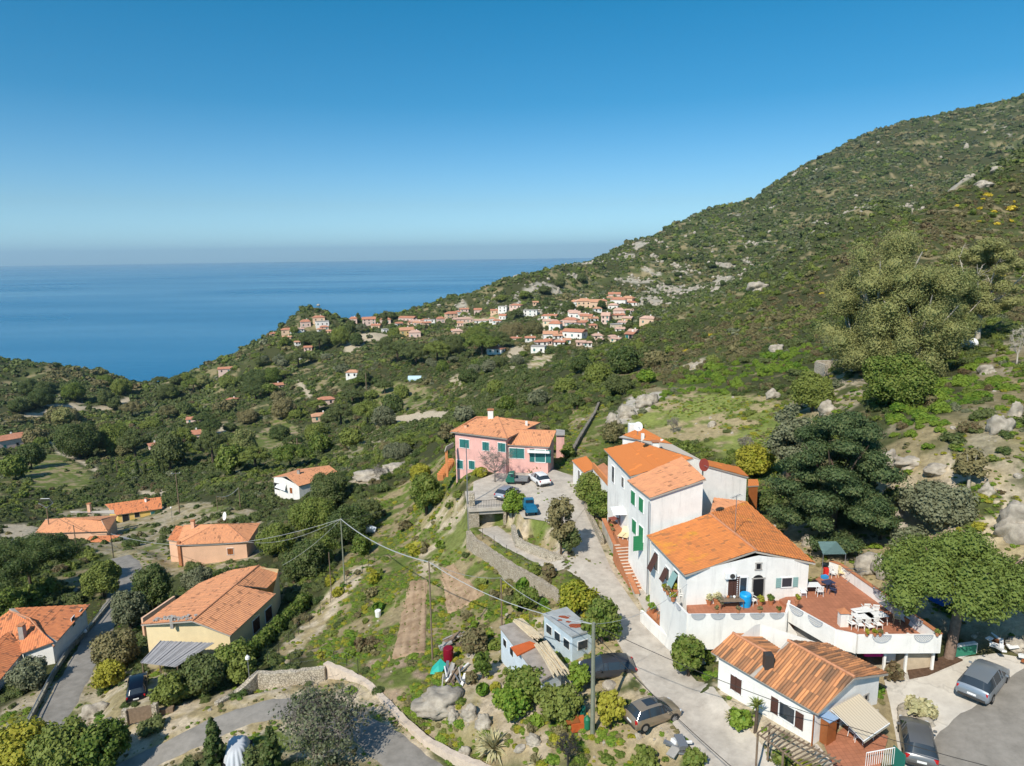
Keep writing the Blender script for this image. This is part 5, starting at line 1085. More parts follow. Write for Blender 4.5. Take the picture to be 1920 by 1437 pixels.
# ======================= poles and wires
POLE = {}
def pole(key, u, v, vt, r_, label, m_=None, arm=0, name='utility_pole', group=None):
    b_ = at(u, v); h = vtop(b_, vt); o = thing(name, label, 'pole' if 'lamp' not in name else 'lamp', b_, 0, group); MB().tube([(0, 0, -.5), (0, 0, h)], r_, r_*.7, n=8).build('pole_shaft', m_ or M_WOOD, o)
    if arm:
        MB().box((0, 0, h-.3), (arm, .1, .1), .3).build('cross_arm', M_METAL, o)
        for k in (-1, 0, 1): MB().lathe((k*arm*.45*math.cos(.3), k*arm*.45*math.sin(.3), h-.25), [(.03, 0), (.07, .05), (.04, .12), (.07, .17), (.02, .25)], 8).build('insulator', M_PLASTIC, o)
    POLE[key] = b_+np.array([0, 0, h-.1]); return o
M_PGREY = mat("pole_grey_green", (.22, .23, .17), .85, .2, var=.2)
pole('a', 1111,1376,1168,.17,'thick grey-green concrete pole in front of the dark parked car', M_PGREY)
pole('b', 646,1090,972,.11,'slim grey pole rising from the garden terraces left of the ploughed plots', M_PGREY)
pole('c', 811,1240,1052,.09,'tall thin weathered pole on the edge between the two ploughed plots')
pole('d', 622,1122,1036,.07,'short brown post beside the dry grass track')
pole('e', 941,1178,1082,.09,'leaning grey pole behind the white caravan shack')
pole('f', 878,992,832,.08,'light grey pole at the left corner of the garage', M_METAL)
pole('g', 337,962,886,.16,'pale wooden pole with a cross arm left of the white house', arm=2.2)
pole('h', 409,966,930,.10,'left and shorter post of the pair joined by a sagging wire'); pole('i', 451,956,914,.13,'right post of the pair joined by a sagging wire')
pole('j', 213,1046,1000,.09,'dark thin pole next to the grey canopy', M_DMETAL); pole('k', 145,1040,985,.12,'pole with a transformer box in front of the brown-orange house'); pole('l', 220,886,858,.12,'small far pole beside the cypress trees on the left')
pole('m', 687,731,699,.3,'pale pole in the terraced garden plots far below the headland'); pole('n', 559,858,822,.3,'pale lattice pole among the trees above the lone white house'); pole('o', 95,1008,952,.15,'pole of the double pylon')
_p = POLE['o']; MB().tube([_p, _p+[-1.7, 0, 1.2], _p+[-1.0, 0, 2.3], _p+[1.0, 0, 2.3], _p+[1.7, 0, 1.2], _p], .1, n=5).build('pylon_head', M_METAL, bpy.data.objects['utility_pole.014'], world=True); bpy.data.objects['utility_pole.014']['label'] = 'pylon with a grey angular head left of the brown-orange house'
def wire(p, q, sag, label, r_=.018, m_=None):
    p, q = np.asarray(p), np.asarray(q); pts = [p+(q-p)*t_-np.array([0, 0, 4*sag*t_*(1-t_)]) for t_ in np.linspace(0, 1, 17)]
    return tag(MB().tube(pts, r_, n=4).build('overhead_wire', m_ or M_DMETAL), label, 'wire')
M_WIRE = mat("pale_cable", (.42, .43, .42), .6, .3)
wire(POLE['b'], POLE['c'], .8, 'thick grey cable from the slim garden pole down to the ploughed plots', .05, M_WIRE)
wire(POLE['c'], POLE['a'], .9, 'cable from the ploughed plots pole to the thick concrete pole', .03, M_WIRE)
wire(POLE['a'], PD(1990,1470,36), 1.0, 'dark wire crossing above the cottage roof to the right', .02)
wire(POLE['a']+[0, 0, -.6], PD(1600,1620,30), .7, 'lower dark wire running from the concrete pole over the lane', .02)
wire(POLE['a'], PZ(1290,1010,-22) if 0 else [13.8, 50.6, -25.6], .8, 'service wire from the concrete pole to the villa corner', .015, M_WIRE)
wire(POLE['e'], POLE['a'], .6, 'cable from the leaning pole to the concrete pole', .025, M_WIRE)
wire(POLE['c'], POLE['e'], .5, 'cable between the ploughed plots pole and the leaning pole', .02, M_WIRE)
wire(POLE['b'], PZ(530,1060,-40.4), .5, 'wire from the slim garden pole to the cream bungalow roof', .02, M_WIRE)
wire(POLE['b'], PZ(465,1017,-50.4), 1.2, 'wire from the slim garden pole to the salmon villa roof', .025, M_WIRE); wire(POLE['b'], POLE['j'], 3, 'long wire from the slim garden pole to the dark pole by the canopy', .03, M_WIRE)
wire(POLE['b'], PZ(780,930,-30), .6, 'wire rising from the slim garden pole to the right', .02); wire(POLE['h'], POLE['i'], 1.0, 'short sagging wire between the two posts', .05, M_WIRE); wire(POLE['j'], POLE['k'], .8, 'wire between the canopy pole and the transformer pole', .04); wire(POLE['k'], POLE['o'], .6, 'wire from the transformer pole to the pylon', .04)
wire(PD(150,1490,56), PD(330,1385,60), .3, 'white wire low over the road at the bottom left', .03, M_WIRE)
def lamp(u, v, vt, label):
    b_ = at(u, v); h = vtop(b_, vt); o = thing('street_lamp', label, 'street lamp', b_); MB().tube([(0, 0, -.3), (0, 0, h-.5)], .06, .04).build('pole_shaft', M_METAL, o)
    MB().lathe((0, 0, h-.5), [(.05, 0), (.22, .08), (.20, .30), (.07, .42), (.02, .5)], 10).build('lamp_head', M_WMETAL, o); return o
lamp(470,1300,1228,'street lamp with a white lantern at the edge of the yellow bank'); lamp(323,976,950,'small lamp post right of the yellow house'); lamp(162,1196,1180,'short lamp on the road kerb by the left villas')
# antenna on the villa roof
_o = thing('tv_antenna', 'tall thin television antenna on the ridge of the villa', 'antenna', on(1378,998,plane_eq([LN, LF, RG]))); MB().tube([(0, 0, -.3), (0, 0, 3.2)], .03, n=5).build('mast', M_METAL, _o); _m = MB(); _m.tube([(-.5, -.2, 3.1), (.4, .2, 3.3)], .02, n=4)
for k in range(7): _m.tube([(-.45+.13*k+.1, -.25+.05*k-.2, 3.12+.03*k), (-.45+.13*k-.1, -.15+.05*k+.15, 3.12+.03*k)], .012, n=4)
_m.build('aerial', M_METAL, _o)
def dish(u, v, z, r_, label, m_, rz):
    p = PZ(u, v, z); o = thing('satellite_dish', label, 'satellite dish', p, rz); MB().tube([(0, 0, -.9), (0, 0, 0)], .03).build('mast', M_METAL, o)
    d_ = MB().lathe((0, 0, 0), [(.02, 0), (r_*.5, .03), (r_*.85, .09), (r_, .13)], 20); q = d_.build('dish', m_, o); q.rotation_euler = (R(75), 0, 0); MB().tube([(0, 0, 0), (0, -.55, -.05)], .02).build('feed_arm', M_METAL, o)
dish(1318,872,-17.6,.55,'rust-red satellite dish on the white wing', mat("red_dish", (.32, .06, .04), .5), .5); dish(1196,800,-17.9,.5,'white satellite dish next to the chimney at the back of the row', M_WMETAL, .2); dish(422,968,-48,.8,'white satellite dish behind the salmon villa roof', M_WMETAL, -.8)
# ---------------------------------------------------------------- vehicles
def loft_car(name, label, loc, rz, paint, L=4.0, W=1.74, Hh=1.48, style='hatch', roof_glass=False, group=None):
    o = thing(name, label, 'car', loc, rz, group)
    if style == 'hatch': S = [(-.5, .90, .42, .62, .62, .80), (-.488, .97, .30, .86, .88, .78), (-.455, .99, .24, .93, .98, .76), (-.37, 1, .22, .95, 1.40, .68), (-.20, 1, .22, .94, 1.48, .70), (-.02, 1, .22, .92, 1.47, .70), (.10, 1, .22, .90, 1.40, .68), (.27, .99, .22, .90, .96, .72), (.38, .97, .22, .84, .88, .70), (.46, .92, .24, .70, .74, .66), (.495, .78, .32, .52, .54, .60), (.5, .72, .38, .48, .48, .56)]
    elif style == 'estate': S = [(-.5, .90, .42, .62, .62, .80), (-.49, .97, .30, .88, .90, .78), (-.465, .99, .24, .95, 1.02, .76), (-.40, 1, .22, .96, 1.42, .69), (-.22, 1, .22, .95, 1.50, .71), (-.02, 1, .22, .93, 1.50, .70), (.08, 1, .22, .92, 1.43, .68), (.24, .99, .22, .92, .98, .72), (.36, .97, .22, .87, .91, .70), (.45, .92, .24, .73, .77, .66), (.49, .80, .30, .54, .56, .60), (.5, .74, .38, .5, .5, .56)]
    sc_ = Hh/1.48; rings = []
    for x, wf, zb, zl, zt, tw in S:
        w_ = W/2*wf; zt2 = max(zt, zl)*sc_; zl2 = zl*sc_; up = W/2*tw if zt > zl+.15 else w_*.86
        rings.append([(x*L, w_*.90, zb), (x*L, w_, zb+.16), (x*L, w_*1.0, (zb+zl2)/2+.05), (x*L, w_*.96, zl2), (x*L, up, zt2-.03), (x*L, up*.6, zt2+.012), (x*L, 0, zt2+.025)])
    full = [[(a, b_, c) for a, b_, c in r_]+[(a, -b_, c) for a, b_, c in r_[::-1][1:]] for r_ in rings]; n = len(full[0]); V = [p for r_ in full for p in r_]; body = []; glass = []
    for i in range(len(full)-1):
        hi = S[i][4] > S[i][3]+.15; hj = S[i+1][4] > S[i+1][3]+.15
        for j in range(n-1):
            f = [i*n+j, (i+1)*n+j, (i+1)*n+j+1, i*n+j+1]; side = j in (3, n-5) ; top = 4 <= j <= n-6
            g = (side and (hi or hj)) or (top and (hi != hj)) or (roof_glass and top and hi and hj and 4 <= i <= 5 and j not in (4, n-6))
            (glass if g else body).append(f)
    body.append(list(range(n))); body.append([(len(full)-1)*n+j for j in range(n)][::-1]); body += [[i*n+n-1, (i+1)*n+n-1, (i+1)*n, i*n] for i in range(len(full)-1)]
    mb = MB().add(V, body); q = mb.build('body', paint, o, smooth=True)
    MB().add([(a, b_*1.003, c*1.002) for a, b_, c in V], glass).build('windows', M_GLASS, o, smooth=True)
    # pillars
    pm = MB()
    for s_ in (-1, 1):
        for x in (.02, -.2, .1): pm.tube([(x*L, s_*W/2*.965, .93*sc_), (x*L*.98, s_*W/2*.715, 1.44*sc_)], .028, n=4)
    pm.build('door_pillars', paint if not roof_glass else M_DMETAL, o)
    M_TY = mat("tyre_rubber", (.02, .02, .02), .9, .1); M_RIM = mat("alloy_rim", (.35, .35, .36), .35, .5, .7)
    for x in (-.31*L, .31*L):
        for s_ in (-1, 1):
            t_ = MB(); th_ = [2*math.pi*k/20 for k in range(20)]; y0, y1 = s_*(W/2-.17), s_*(W/2+.015)
            Vt = [(x+.31*math.cos(a), y, .31+.31*math.sin(a)) for y in (y0, y1) for a in th_]+[(x+.20*math.cos(a), y1+s_*.002, .31+.20*math.sin(a)) for a in th_]
            w = t_.add(Vt, [[k, (k+1) % 20, 20+(k+1) % 20, 20+k] for k in range(20)]+[[20+k, 20+(k+1) % 20, 40+(k+1) % 20, 40+k] for k in range(20)]+[list(range(20))]).build('wheel', M_TY, o)
            r_ = MB(); r_.add([(x+.20*math.cos(a), y1+s_*.006, .31+.20*math.sin(a)) for a in th_], [list(range(20))]); r_.build('rim', M_RIM, w)
            ar = MB(); ar.add([(x+.37*math.cos(a), s_*(W/2+.004), .31+.37*math.sin(a)) for a in np.linspace(0, math.pi, 14)]+[(x+.31*math.cos(a), s_*(W/2+.006), .31+.31*math.sin(a)) for a in np.linspace(0, math.pi, 14)], [[k, k+1, 15+k, 14+k] for k in range(13)]); ar.build('wheel_arch', M_DMETAL, o)
    M_RED = mat("tail_light_red", (.45, .01, .01), .25, .5); M_HL = mat("headlight_glass", (.6, .62, .64), .15, .6)
    for s_ in (-1, 1):
        MB().box((-.475*L, s_*W*.40, .80*sc_), (.16, .26, .22), s_*.35).build('tail_light', M_RED, o, bevel=.03); MB().box((.455*L, s_*W*.36, .66*sc_), (.22, .3, .12), -s_*.5, tilt=('Y', .3)).build('headlight', M_HL, o, bevel=.03)
        MB().box((.15*L, s_*(W/2+.09), .98*sc_), (.12, .2, .13)).build('mirror', paint, o, bevel=.03)
    MB().box((-.502*L, 0, .62), (.03, .5, .12)).build('number_plate', M_WMETAL, o); MB().box((-.503*L, 0, .40), (.05, W*.8, .14)).build('bumper_trim', M_DMETAL, o); MB().box((.5*L, 0, .42), (.03, W*.5, .14)).build('grille', M_DMETAL, o)
    return o
def carpaint(name, c, metal=.5): return mat(name, c, .28, .5, metal)
def gp(u, v, dz=0): p = at(u, v); return p+np.array([0, 0, dz+.05])
def onto(u, v):
    p = at(u, v); return (p[0], p[1], th(p[0], p[1])+.06)
loft_car('parked_car', 'champagne-gold small hatchback with dark glass roof on the lane', onto(1224,1352), R(24), carpaint("gold_paint", (.36, .29, .21)), 3.85, 1.66, 1.5, roof_glass=True)
loft_car('parked_car', 'dark grey hatchback half behind the bush and the concrete pole', onto(1138,1266), R(183), carpaint("dark_grey_paint", (.07, .072, .08)), 4.35, 1.8, 1.45)
loft_car('parked_car', 'grey hatchback with red tail lamps in front of the cottage at the bottom edge', onto(1718,1405), R(66), carpaint("grey_paint", (.20, .20, .20)), 4.25, 1.8, 1.5)
loft_car('parked_car', 'silver-blue estate car on the pale concrete lot near the big pine', onto(1843,1290), R(40), carpaint("silver_blue_paint", (.30, .34, .38)), 4.95, 1.95, 1.55, 'estate')
loft_car('parked_car', 'black car in the drive beside the carport', onto(259,1298), R(115), carpaint("black_paint", (.006, .010, .022)), 4.6, 1.8, 1.5, 'estate')
loft_car('parked_car', 'white hatchback on the yard by the pink farmhouse wing', onto(1011,906), R(112), carpaint("white_car_paint", (.75, .75, .75), .0), 4.1, 1.75, 1.5)
loft_car('parked_car', 'pale car mostly hidden by the bright bush on the yard', onto(951,932), R(60), carpaint("pale_grey_paint", (.42, .44, .48)), 4.0, 1.72, 1.45)
def three_wheeler(label, loc, rz, col_, tarp):
    o = thing('three_wheeler', label, 'three-wheeler', loc, rz); P = carpaint(col_[0], col_[1], .1); m_ = MB()
    pr = [(1.35, .35), (1.42, .75), (1.15, 1.05), (.95, 1.62), (.25, 1.66), (.15, .35)]
    m_.add([(x, s_*.66*(.86 if z > 1.1 else 1), z) for s_ in (-1, 1) for x, z in pr], [[0, 1, 2, 3, 4, 5][::-1], [6, 7, 8, 9, 10, 11]]+[[i, (i+1) % 6, 6+(i+1) % 6, 6+i] for i in range(6)]); m_.build('cab', P, o, bevel=.05)
    MB().box((1.08, 0, 1.33), (.04, .98, .45), tilt=('Y', -.34)).build('windscreen', M_GLASS, o); MB().box((.14, 0, 1.35), (.03, .9, .35)).build('rear_window', M_GLASS, o)
    for s_ in (-1, 1): MB().box((.6, s_*.60, 1.33), (.6, .04, .4), tilt=('X', s_*.12)).build('side_window', M_GLASS, o)
    b_ = MB(); b_.box((-.75, 0, .62), (1.75, 1.4, .08))
    for s_ in (-1, 1): b_.box((-.75, s_*.69, .80), (1.75, .05, .34))
    for x in (-1.62, .1): b_.box((x, 0, .80), (.05, 1.33, .34))
    b_.build('load_bed', P if tarp is None else tarp, o)
    for x, y in ((1.1, 0), (-1.0, .6), (-1.0, -.6)): 
        w_ = MB(); w_.tube([(x, y-.08, .25), (x, y+.08, .25)], .25, n=16); w_.build('wheel', mat("tyre_rubber", (.02, .02, .02)), o)
    return o
three_wheeler('green three-wheeled truck with pale load bed in the yard', onto(968,908), R(172), ("truck_green", (.02, .14, .10)), M_METAL)
three_wheeler('blue three-wheeled truck seen from behind on the yard', onto(993,962), R(98), ("truck_blue", (.02, .17, .30)), None)
# covered vehicle
cv = thing('covered_car', 'small car under a crumpled pale grey cover between the two cypresses', 'covered car', onto(446,1425)); bm = bmesh.new(); bmesh.ops.create_grid(bm, x_segments=60, y_segments=36, size=1)
for v_ in bm.verts:
    x, y = v_.co.x, v_.co.y; r_ = (abs(x)**3+abs(y)**3)**(1/3); h = 1.42*(1-max(0, r_-.0)**5)*(1-.25*max(0, abs(x)-.55)); h = max(h, 0)
    fold = .06*math.sin(14*math.atan2(y, x)+3*x)*r_**2+.03*math.sin(9*x+4*y); v_.co = Vector((x*1.75*(1+fold*.5), y*.95*(1+fold), max(0.02, h+fold*.7)))
me = bpy.data.meshes.new("cover"); bm.to_mesh(me); bm.free(); me.polygons.foreach_set("use_smooth", [True]*len(me.polygons)); me.materials.append(mat("grey_cover", (.50, .52, .54), .7, .3)); link('cover', me, cv).rotation_euler = (0, 0, R(105))
_t = MB()
for s_ in (-1, 1): _t.box((s_*1.1, 0, .25), (.5, 1.4, .5), R(15))
_t.build('wheels', mat("tyre_rubber", (.02, .02, .02)), cv).rotation_euler = (0, 0, R(90))
# caravan
ca = thing('caravan', 'old pale blue caravan with rust patches on its grey roof', 'caravan', PZ(1065,1215,-33)); ra, rb, rc, rd = PZ(1020,1153,-30.6), PZ(1062,1141,-30.6), PZ(1111,1182,-30.6), PZ(1073,1194,-30.6); M_CAR = mat("faded_blue_metal", (.50, .60, .66), .5, .4, var=.15)
MB().prism([ra, rb, rc, rd], -33.2, -30.66).build('body', M_CAR, ca, world=True); MB().prism(inset([ra, rb, rc, rd], -.08), -30.66, -30.5).build('roof', mat("grey_roof_sheet", (.36, .38, .38), .6, .3, var=.2, vscale=1.5), ca, world=True)
for (u, v, r_) in ((1058,1157,.45),(1079,1174,.5),(1065,1166,.2),(1050,1163,.18)):
    g = random.Random(u); p = PZ(u, v, -30.49); MB().add([tuple(p+[r_*math.cos(a)*g.uniform(.6, 1.2)*1.3, r_*.8*math.sin(a)*g.uniform(.6, 1.2), .0]) for a in np.linspace(0, 6.1, 14)], [list(range(14))]).build('rust_patch', mat("rust", (.30, .08, .04), .9, .1, var=.4, vscale=6), ca, world=True)
def facewin(A_, B_, t_, z, w_, h_, parent, m_=M_GLASS, nm='window', off=.03):
    d = B_-A_; a = math.atan2(d[1], d[0]); n = np.array([math.sin(a), -math.cos(a), 0]); q = A_+d*t_; q = np.array([q[0], q[1], z])
    f = MB().box(q+n*off, (w_+.1, .04, h_+.1), a).build(nm, M_WMETAL, parent, world=True); MB().box(q+n*(off+.025), (w_, .03, h_), a).build('pane', m_, f, world=True); return f
for t_ in (.2, .5, .82): facewin(ra, rd, t_, -31.6, .75, .7, ca)
facewin(rd, rc, .5, -31.6, .9, .7, ca)
# shack
sk = thing('trailer_shack', 'white and blue trailer shack with orange tarpaulin and timber on its flat roof', 'shack', PZ(985,1230,-33.8)); ka, kb, kc, kd = PZ(939,1177,-31.4), PZ(967,1169,-31.4), PZ(1052,1252,-31.2), PZ(1016,1272,-31.2); 
MB().prism([ka, kb, kc, kd], -34.5, -31.46).build('body', mat("white_blue_metal", (.60, .68, .74), .6, .3, var=.12), sk, world=True); MB().prism(inset([ka, kb, kc, kd], -.1), -31.46, -31.3).build('roof', mat("dirty_roof_sheet", (.34, .30, .26), .8, .2, var=.3, vscale=1.5), sk, world=True)
MB().prism([PZ(958,1214,-31.2), PZ(993,1203,-31.2), PZ(1010,1210,-31.2), PZ(970,1230,-31.2)], -31.28, -31.16).build('tarpaulin', mat("orange_tarp", (.55, .12, .03), .6, .3, var=.15), sk, world=True)
for t_ in (.12, .3): facewin(ka, kd, t_, -32.3, .6, .6, sk, M_DARK)
tim = thing('timber_stack', 'bundle of long pale timber planks lying on the trailer shack roof', 'timber', PZ(1000,1220,-31.2)); g = random.Random(4); _m = MB()
for k in range(26):
    t_ = k/25; a = PZ(962+18*t_, 1166-2*t_, -31.0)+[0, 0, g.uniform(0, .25)]; b_ = a+(PZ(1000,1200,-31.2)-PZ(962,1166,-31.2))*g.uniform(.85, 1.1); _m.tube([a, b_], .05, n=4)
for k in range(30):
    t_ = k/29; a = PZ(1002+22*t_, 1212-4*t_, -31.0)+[0, 0, g.uniform(0, .3)]; b_ = PZ(1042+22*t_, 1268-8*t_, -31.0)+[g.uniform(-.3, .3), g.uniform(-.4, .4), g.uniform(0, .3)]; _m.tube([a, b_], .055, n=4)
_m.build('planks', mat("pale_timber", (.62, .52, .36), .8, .2, var=.2, vscale=3), tim, world=True)
# ---------------------------------------------------------------- furniture on the terraces
def chair(loc, rz, m_, label, group=None):
    o = thing('garden_chair', label, 'chair', loc, rz, group); MB().box((0, 0, .42), (.46, .44, .04)).build('seat', m_, o)
    b_ = MB()
    for k in range(5): b_.box((-.18+.09*k, .22, .66), (.05, .03, .42), tilt=('X', .15))
    b_.box((0, .255, .87), (.46, .04, .08)); b_.build('backrest', m_, o)
    for x in (-.2, .2):
        for y in (-.18, .2): MB().tube([(x, y, .42), (x*1.15, y*1.15, 0)], .02, n=5).build('leg', m_, o)
        MB().box((x*1.2, 0, .63), (.05, .42, .03)).build('armrest', m_, o)
    return o
def table(loc, rz, w_, d_, m_, label, group=None):
    o = thing('garden_table', label, 'table', loc, rz, group); MB().box((0, 0, .72), (w_, d_, .04)).build('tabletop', m_, o, bevel=.015)
    for x in (-1, 1):
        for y in (-1, 1): MB().tube([(x*(w_/2-.1), y*(d_/2-.08), .7), (x*(w_/2-.06), y*(d_/2-.05), 0)], .025, n=5).build('leg', m_, o)
    return o
def pot(loc, s, label, key='mid', m_=None, group=None, h_=1.0):
    o = thing('potted_plant', label, 'potted plant', loc, 0, group); MB().lathe((0, 0, 0), [(.11*s, 0), (.17*s, .26*s), (.19*s, .27*s), (.19*s, .32*s), (.15*s, .31*s)], 12).build('pot', m_ or M_TERRA, o)
    cs = shell(6, .16*s, .2*s*h_, int(loc[0]*97) % 999, 0); cs[:, 2] += .42*s; V, F = leaves(cs, np.full(6, .13*s), 26, .05*s, seed=int(loc[1]*31) % 999); q = link('foliage', mesh4('foliage', V, F, LM[key]), o); return o
def zf(u, v, z): return PZ(u, v, z)
table(zf(1519,1112,TZ0), 0, 1.5, .8, M_WMETAL, 'white table with a patterned cover against the villa wall')
for i, (u, v, rz, l_) in enumerate(((1505,1119,0,'left'), (1536,1117,0,'right'))): chair(zf(u, v, TZ0), rz+3.1*i, M_WMETAL, 'white chair at the '+l_+' end of the covered table by the villa wall')
table(zf(1552,1107,TZ0), .3, .9, .7, mat("navy_paint", (.04, .05, .10)), 'small dark table with blue things at the villa corner'); chair(zf(1562,1114,TZ0), .9, mat("navy_paint", (.04, .05, .10)), 'dark blue chair at the villa corner')
tag(MB().box(zf(1545,1100,TZ0)+[0, 0, .85], (.5, .35, .25), .3).build('cool_box', mat("sky_blue_plastic", (.05, .30, .60), .4)), 'light blue box standing on the dark table', 'box')
# stacked table and chairs
for i, (dx, dy) in enumerate(((0, 0), (1.0, .15), (.35, .8))): table(zf(1618,1172,TZ0)+[dx, dy, 0], .05+i*.1, 1.5, .85, M_PLASTIC, ('front', 'right', 'rear')[i]+' one of the white tables pushed together on the red terrace')
for i, (u, v, rz) in enumerate(((1597,1178,.3),(1612,1181,0),(1630,1184,.2),(1646,1180,.1),(1604,1160,3.3),(1622,1150,3.1),(1640,1152,2.9))): chair(zf(u, v, TZ0), rz, M_PLASTIC, ('first','second','third','fourth','fifth','sixth','seventh')[i]+' white slatted chair round the tables on the red terrace, '+('nearest side from the left' if i < 4 else 'far side from the left'), 'white chairs round the terrace tables')
chair(zf(1681,1168,TZ0), 1.2, mat("cream_plastic", (.75, .62, .36), .5), 'cream plastic chair alone on the right of the red terrace'); tag(MB().box(zf(1660,1150,TZ0)+[0, 0, .8], (.9, .6, .08), .4).build('grey_tray', M_METAL), 'dark grey tray lying on the white tables', 'tray')
_o = thing('chimney_stack', 'small white chimney with orange cap standing on the red terrace', 'chimney', zf(1580,1173,TZ0)); MB().box((0, 0, .55), (.6, .5, 1.1)).build('stack', M_WHITE, _o); _m = MB(); _m.add([(-.4, -.35, 1.1), (.4, -.35, 1.1), (.4, .35, 1.1), (-.4, .35, 1.1), (0, 0, 1.45)], [(3, 2, 1, 0), (0, 1, 4), (1, 2, 4), (2, 3, 4), (3, 0, 4)]); _m.build('cap', M_TERRA, _o)
_o = thing('canopy', 'faded green cloth canopy at the back corner of the red terrace', 'canopy', zf(1556,1075,TZ0)); _m = MB(); _m.add([(-1.0, -.6, 2.0), (1.0, -.6, 2.0), (.8, .9, 2.5), (-.8, .9, 2.5)], [(0, 1, 2, 3), (3, 2, 1, 0)]); _m.build('cover', M_SAGE, _o)
for x in (-.95, .95): MB().tube([(x, -.55, 0), (x, -.55, 2.0)], .03).build('post', M_METAL, _o)
tag(MB().box(zf(1550,1085,TZ0)+[0, .2, .5], (.35, .3, .7)).build('red_cloth', mat("red_cloth", (.6, .03, .02))), 'red cloth under the green canopy', 'cloth'); chair(zf(1560,1082,TZ0), .3, M_PLASTIC, 'white chair under the green canopy'); chair(zf(1577,1082,TZ0), -.3, mat("cream_plastic", (.75, .62, .36)), 'cream chair next to the green canopy')
pot(zf(1702,1170,TZ0), 1.5, 'terracotta pot with a green plant by the right parapet', 'bright'); pot(zf(1660,1142,TZ0)+[.9,1.2,0], 1.1, 'small pot with a green plant against the right parapet', 'mid')
for i, (u, c_) in enumerate(((1500,'lime'),(1640,'lime'),(1650,'olive'),(1757,'mid'),(1625,'lime'))): 
    if i == 0: pot(PZ(1494,1132,tp), 1.1, 'pot of yellow-green plants on the left end of the terrace parapet', c_)
    else: pot(PZ(u, 1193, tp), .8, ('','pot with yellow-green leaves in the middle of the front parapet','pot with olive leaves on the front parapet beside the lattice','pot on the right corner of the front parapet','pot at the left corner of the front parapet')[i], c_)
# balcony clutter
tag(MB().lathe(zf(1397,1136,-27.45), [(.42, 0), (.46, .5), (.46, .95), (.40, 1.05), (.38, 1.06)], 18).build('water_barrel', mat("bright_blue_plastic", (.01, .32, .68), .4, .4)), 'bright blue plastic barrel on the front balcony', 'barrel')
table(zf(1370,1140,-27.45), 0, 1.9, .8, M_WOOD, 'long wooden table crowded with pots on the front balcony'); chair(zf(1412,1134,-27.45), .5, M_PLASTIC, 'white chair right of the blue barrel'); chair(zf(1280,1125,-27.45), 1, M_PLASTIC, 'white chair at the left end of the front balcony')
for i, (u, v, k, l_) in enumerate(((1315,1127,'lime','two'),(1330,1130,'olive','x'),(1343,1133,'agave','x'),(1260,1110,'lime','x'),(1268,1116,'lime','x'),(1352,1128,'grey','x'))): pot(zf(u, v, -27.45), 1.5, ('pot of lime-green leaves left of the brown door','pot of olive leaves left of the brown door','pot of pale spiky leaves in front of the brown door','lime-green plant at the far end of the side balcony','second lime-green plant of the side balcony','grey plant beside the brown door')[i], k)
for i, u in enumerate((1345,1384,1425,1460)): pot(PZ(u, 1150, bz), .85, ('first','second','third','fourth')[i]+' flower pot from the left along the front balcony rail', ('olive','brown','olive','mid')[i], group='flower pots along the front balcony rail')
_o = thing('air_conditioner', 'white air conditioner above the brown door of the villa', 'air conditioner', main.edge_hit(1368,1077)[2]); MB().box((0, -.2, 0), (.85, .32, .55), main.edge_hit(1368,1077)[3]).build('casing', M_WMETAL, _o, bevel=.03); MB().lathe((0, 0, 0), [(.2, 0), (.2, .02)], 16).build('fan_grille', M_DMETAL, _o).matrix_local = Matrix.Translation((.12, -.37, 0)) @ Matrix.Rotation(R(90), 4, 'X')
# patio by the stairs
def lounger(loc, rz, label, group=None):
    o = thing('sun_lounger', label, 'sun lounger', loc, rz, group); MB().box((.25, 0, .32), (1.2, .6, .07)).build('seat', mat("cream_plastic", (.75, .62, .36)), o); MB().box((-.6, 0, .55), (.7, .6, .07), tilt=('Y', .7)).build('backrest', mat("cream_plastic", (.75, .62, .36)), o)
    for x in (-.4, .7):
        for y in (-.25, .25): MB().tube([(x, y, .3), (x, y, 0)], .03, n=5).build('leg', M_WMETAL, o)
lounger(zf(1168,1006,-29), R(240), 'cream sun lounger nearer the stair wall on the small patio'); lounger(zf(1177,1008,-29), R(240), 'cream sun lounger nearer the green-shuttered house on the small patio')
_o = thing('parasol', 'open white square parasol over the small patio', 'parasol', zf(1168,992,-29)); MB().tube([(0, 0, 0), (0, 0, 2.5)], .03).build('pole_shaft', M_WOOD, _o); MB().add([(-1.2, -1.2, 2.05), (1.2, -1.2, 2.05), (1.2, 1.2, 2.05), (-1.2, 1.2, 2.05), (0, 0, 2.6)], [(0, 1, 4), (1, 2, 4), (2, 3, 4), (3, 0, 4), (3, 2, 1, 0)]).build('canopy', M_WMETAL, _o)
pot(PZ(1208,1094,-31.2), 2.2, 'large pots with yellow-green plants at the top of the landing by the brick stairs', 'lime', h_=1.6)
# lower patio
table(zf(1245,1164,-30.85), .6, 1.1, .8, M_WOOD, 'wooden table on the small lower patio'); pot(zf(1222,1150,-30.85), 1.5, 'green plant in the corner of the lower patio', 'bright')
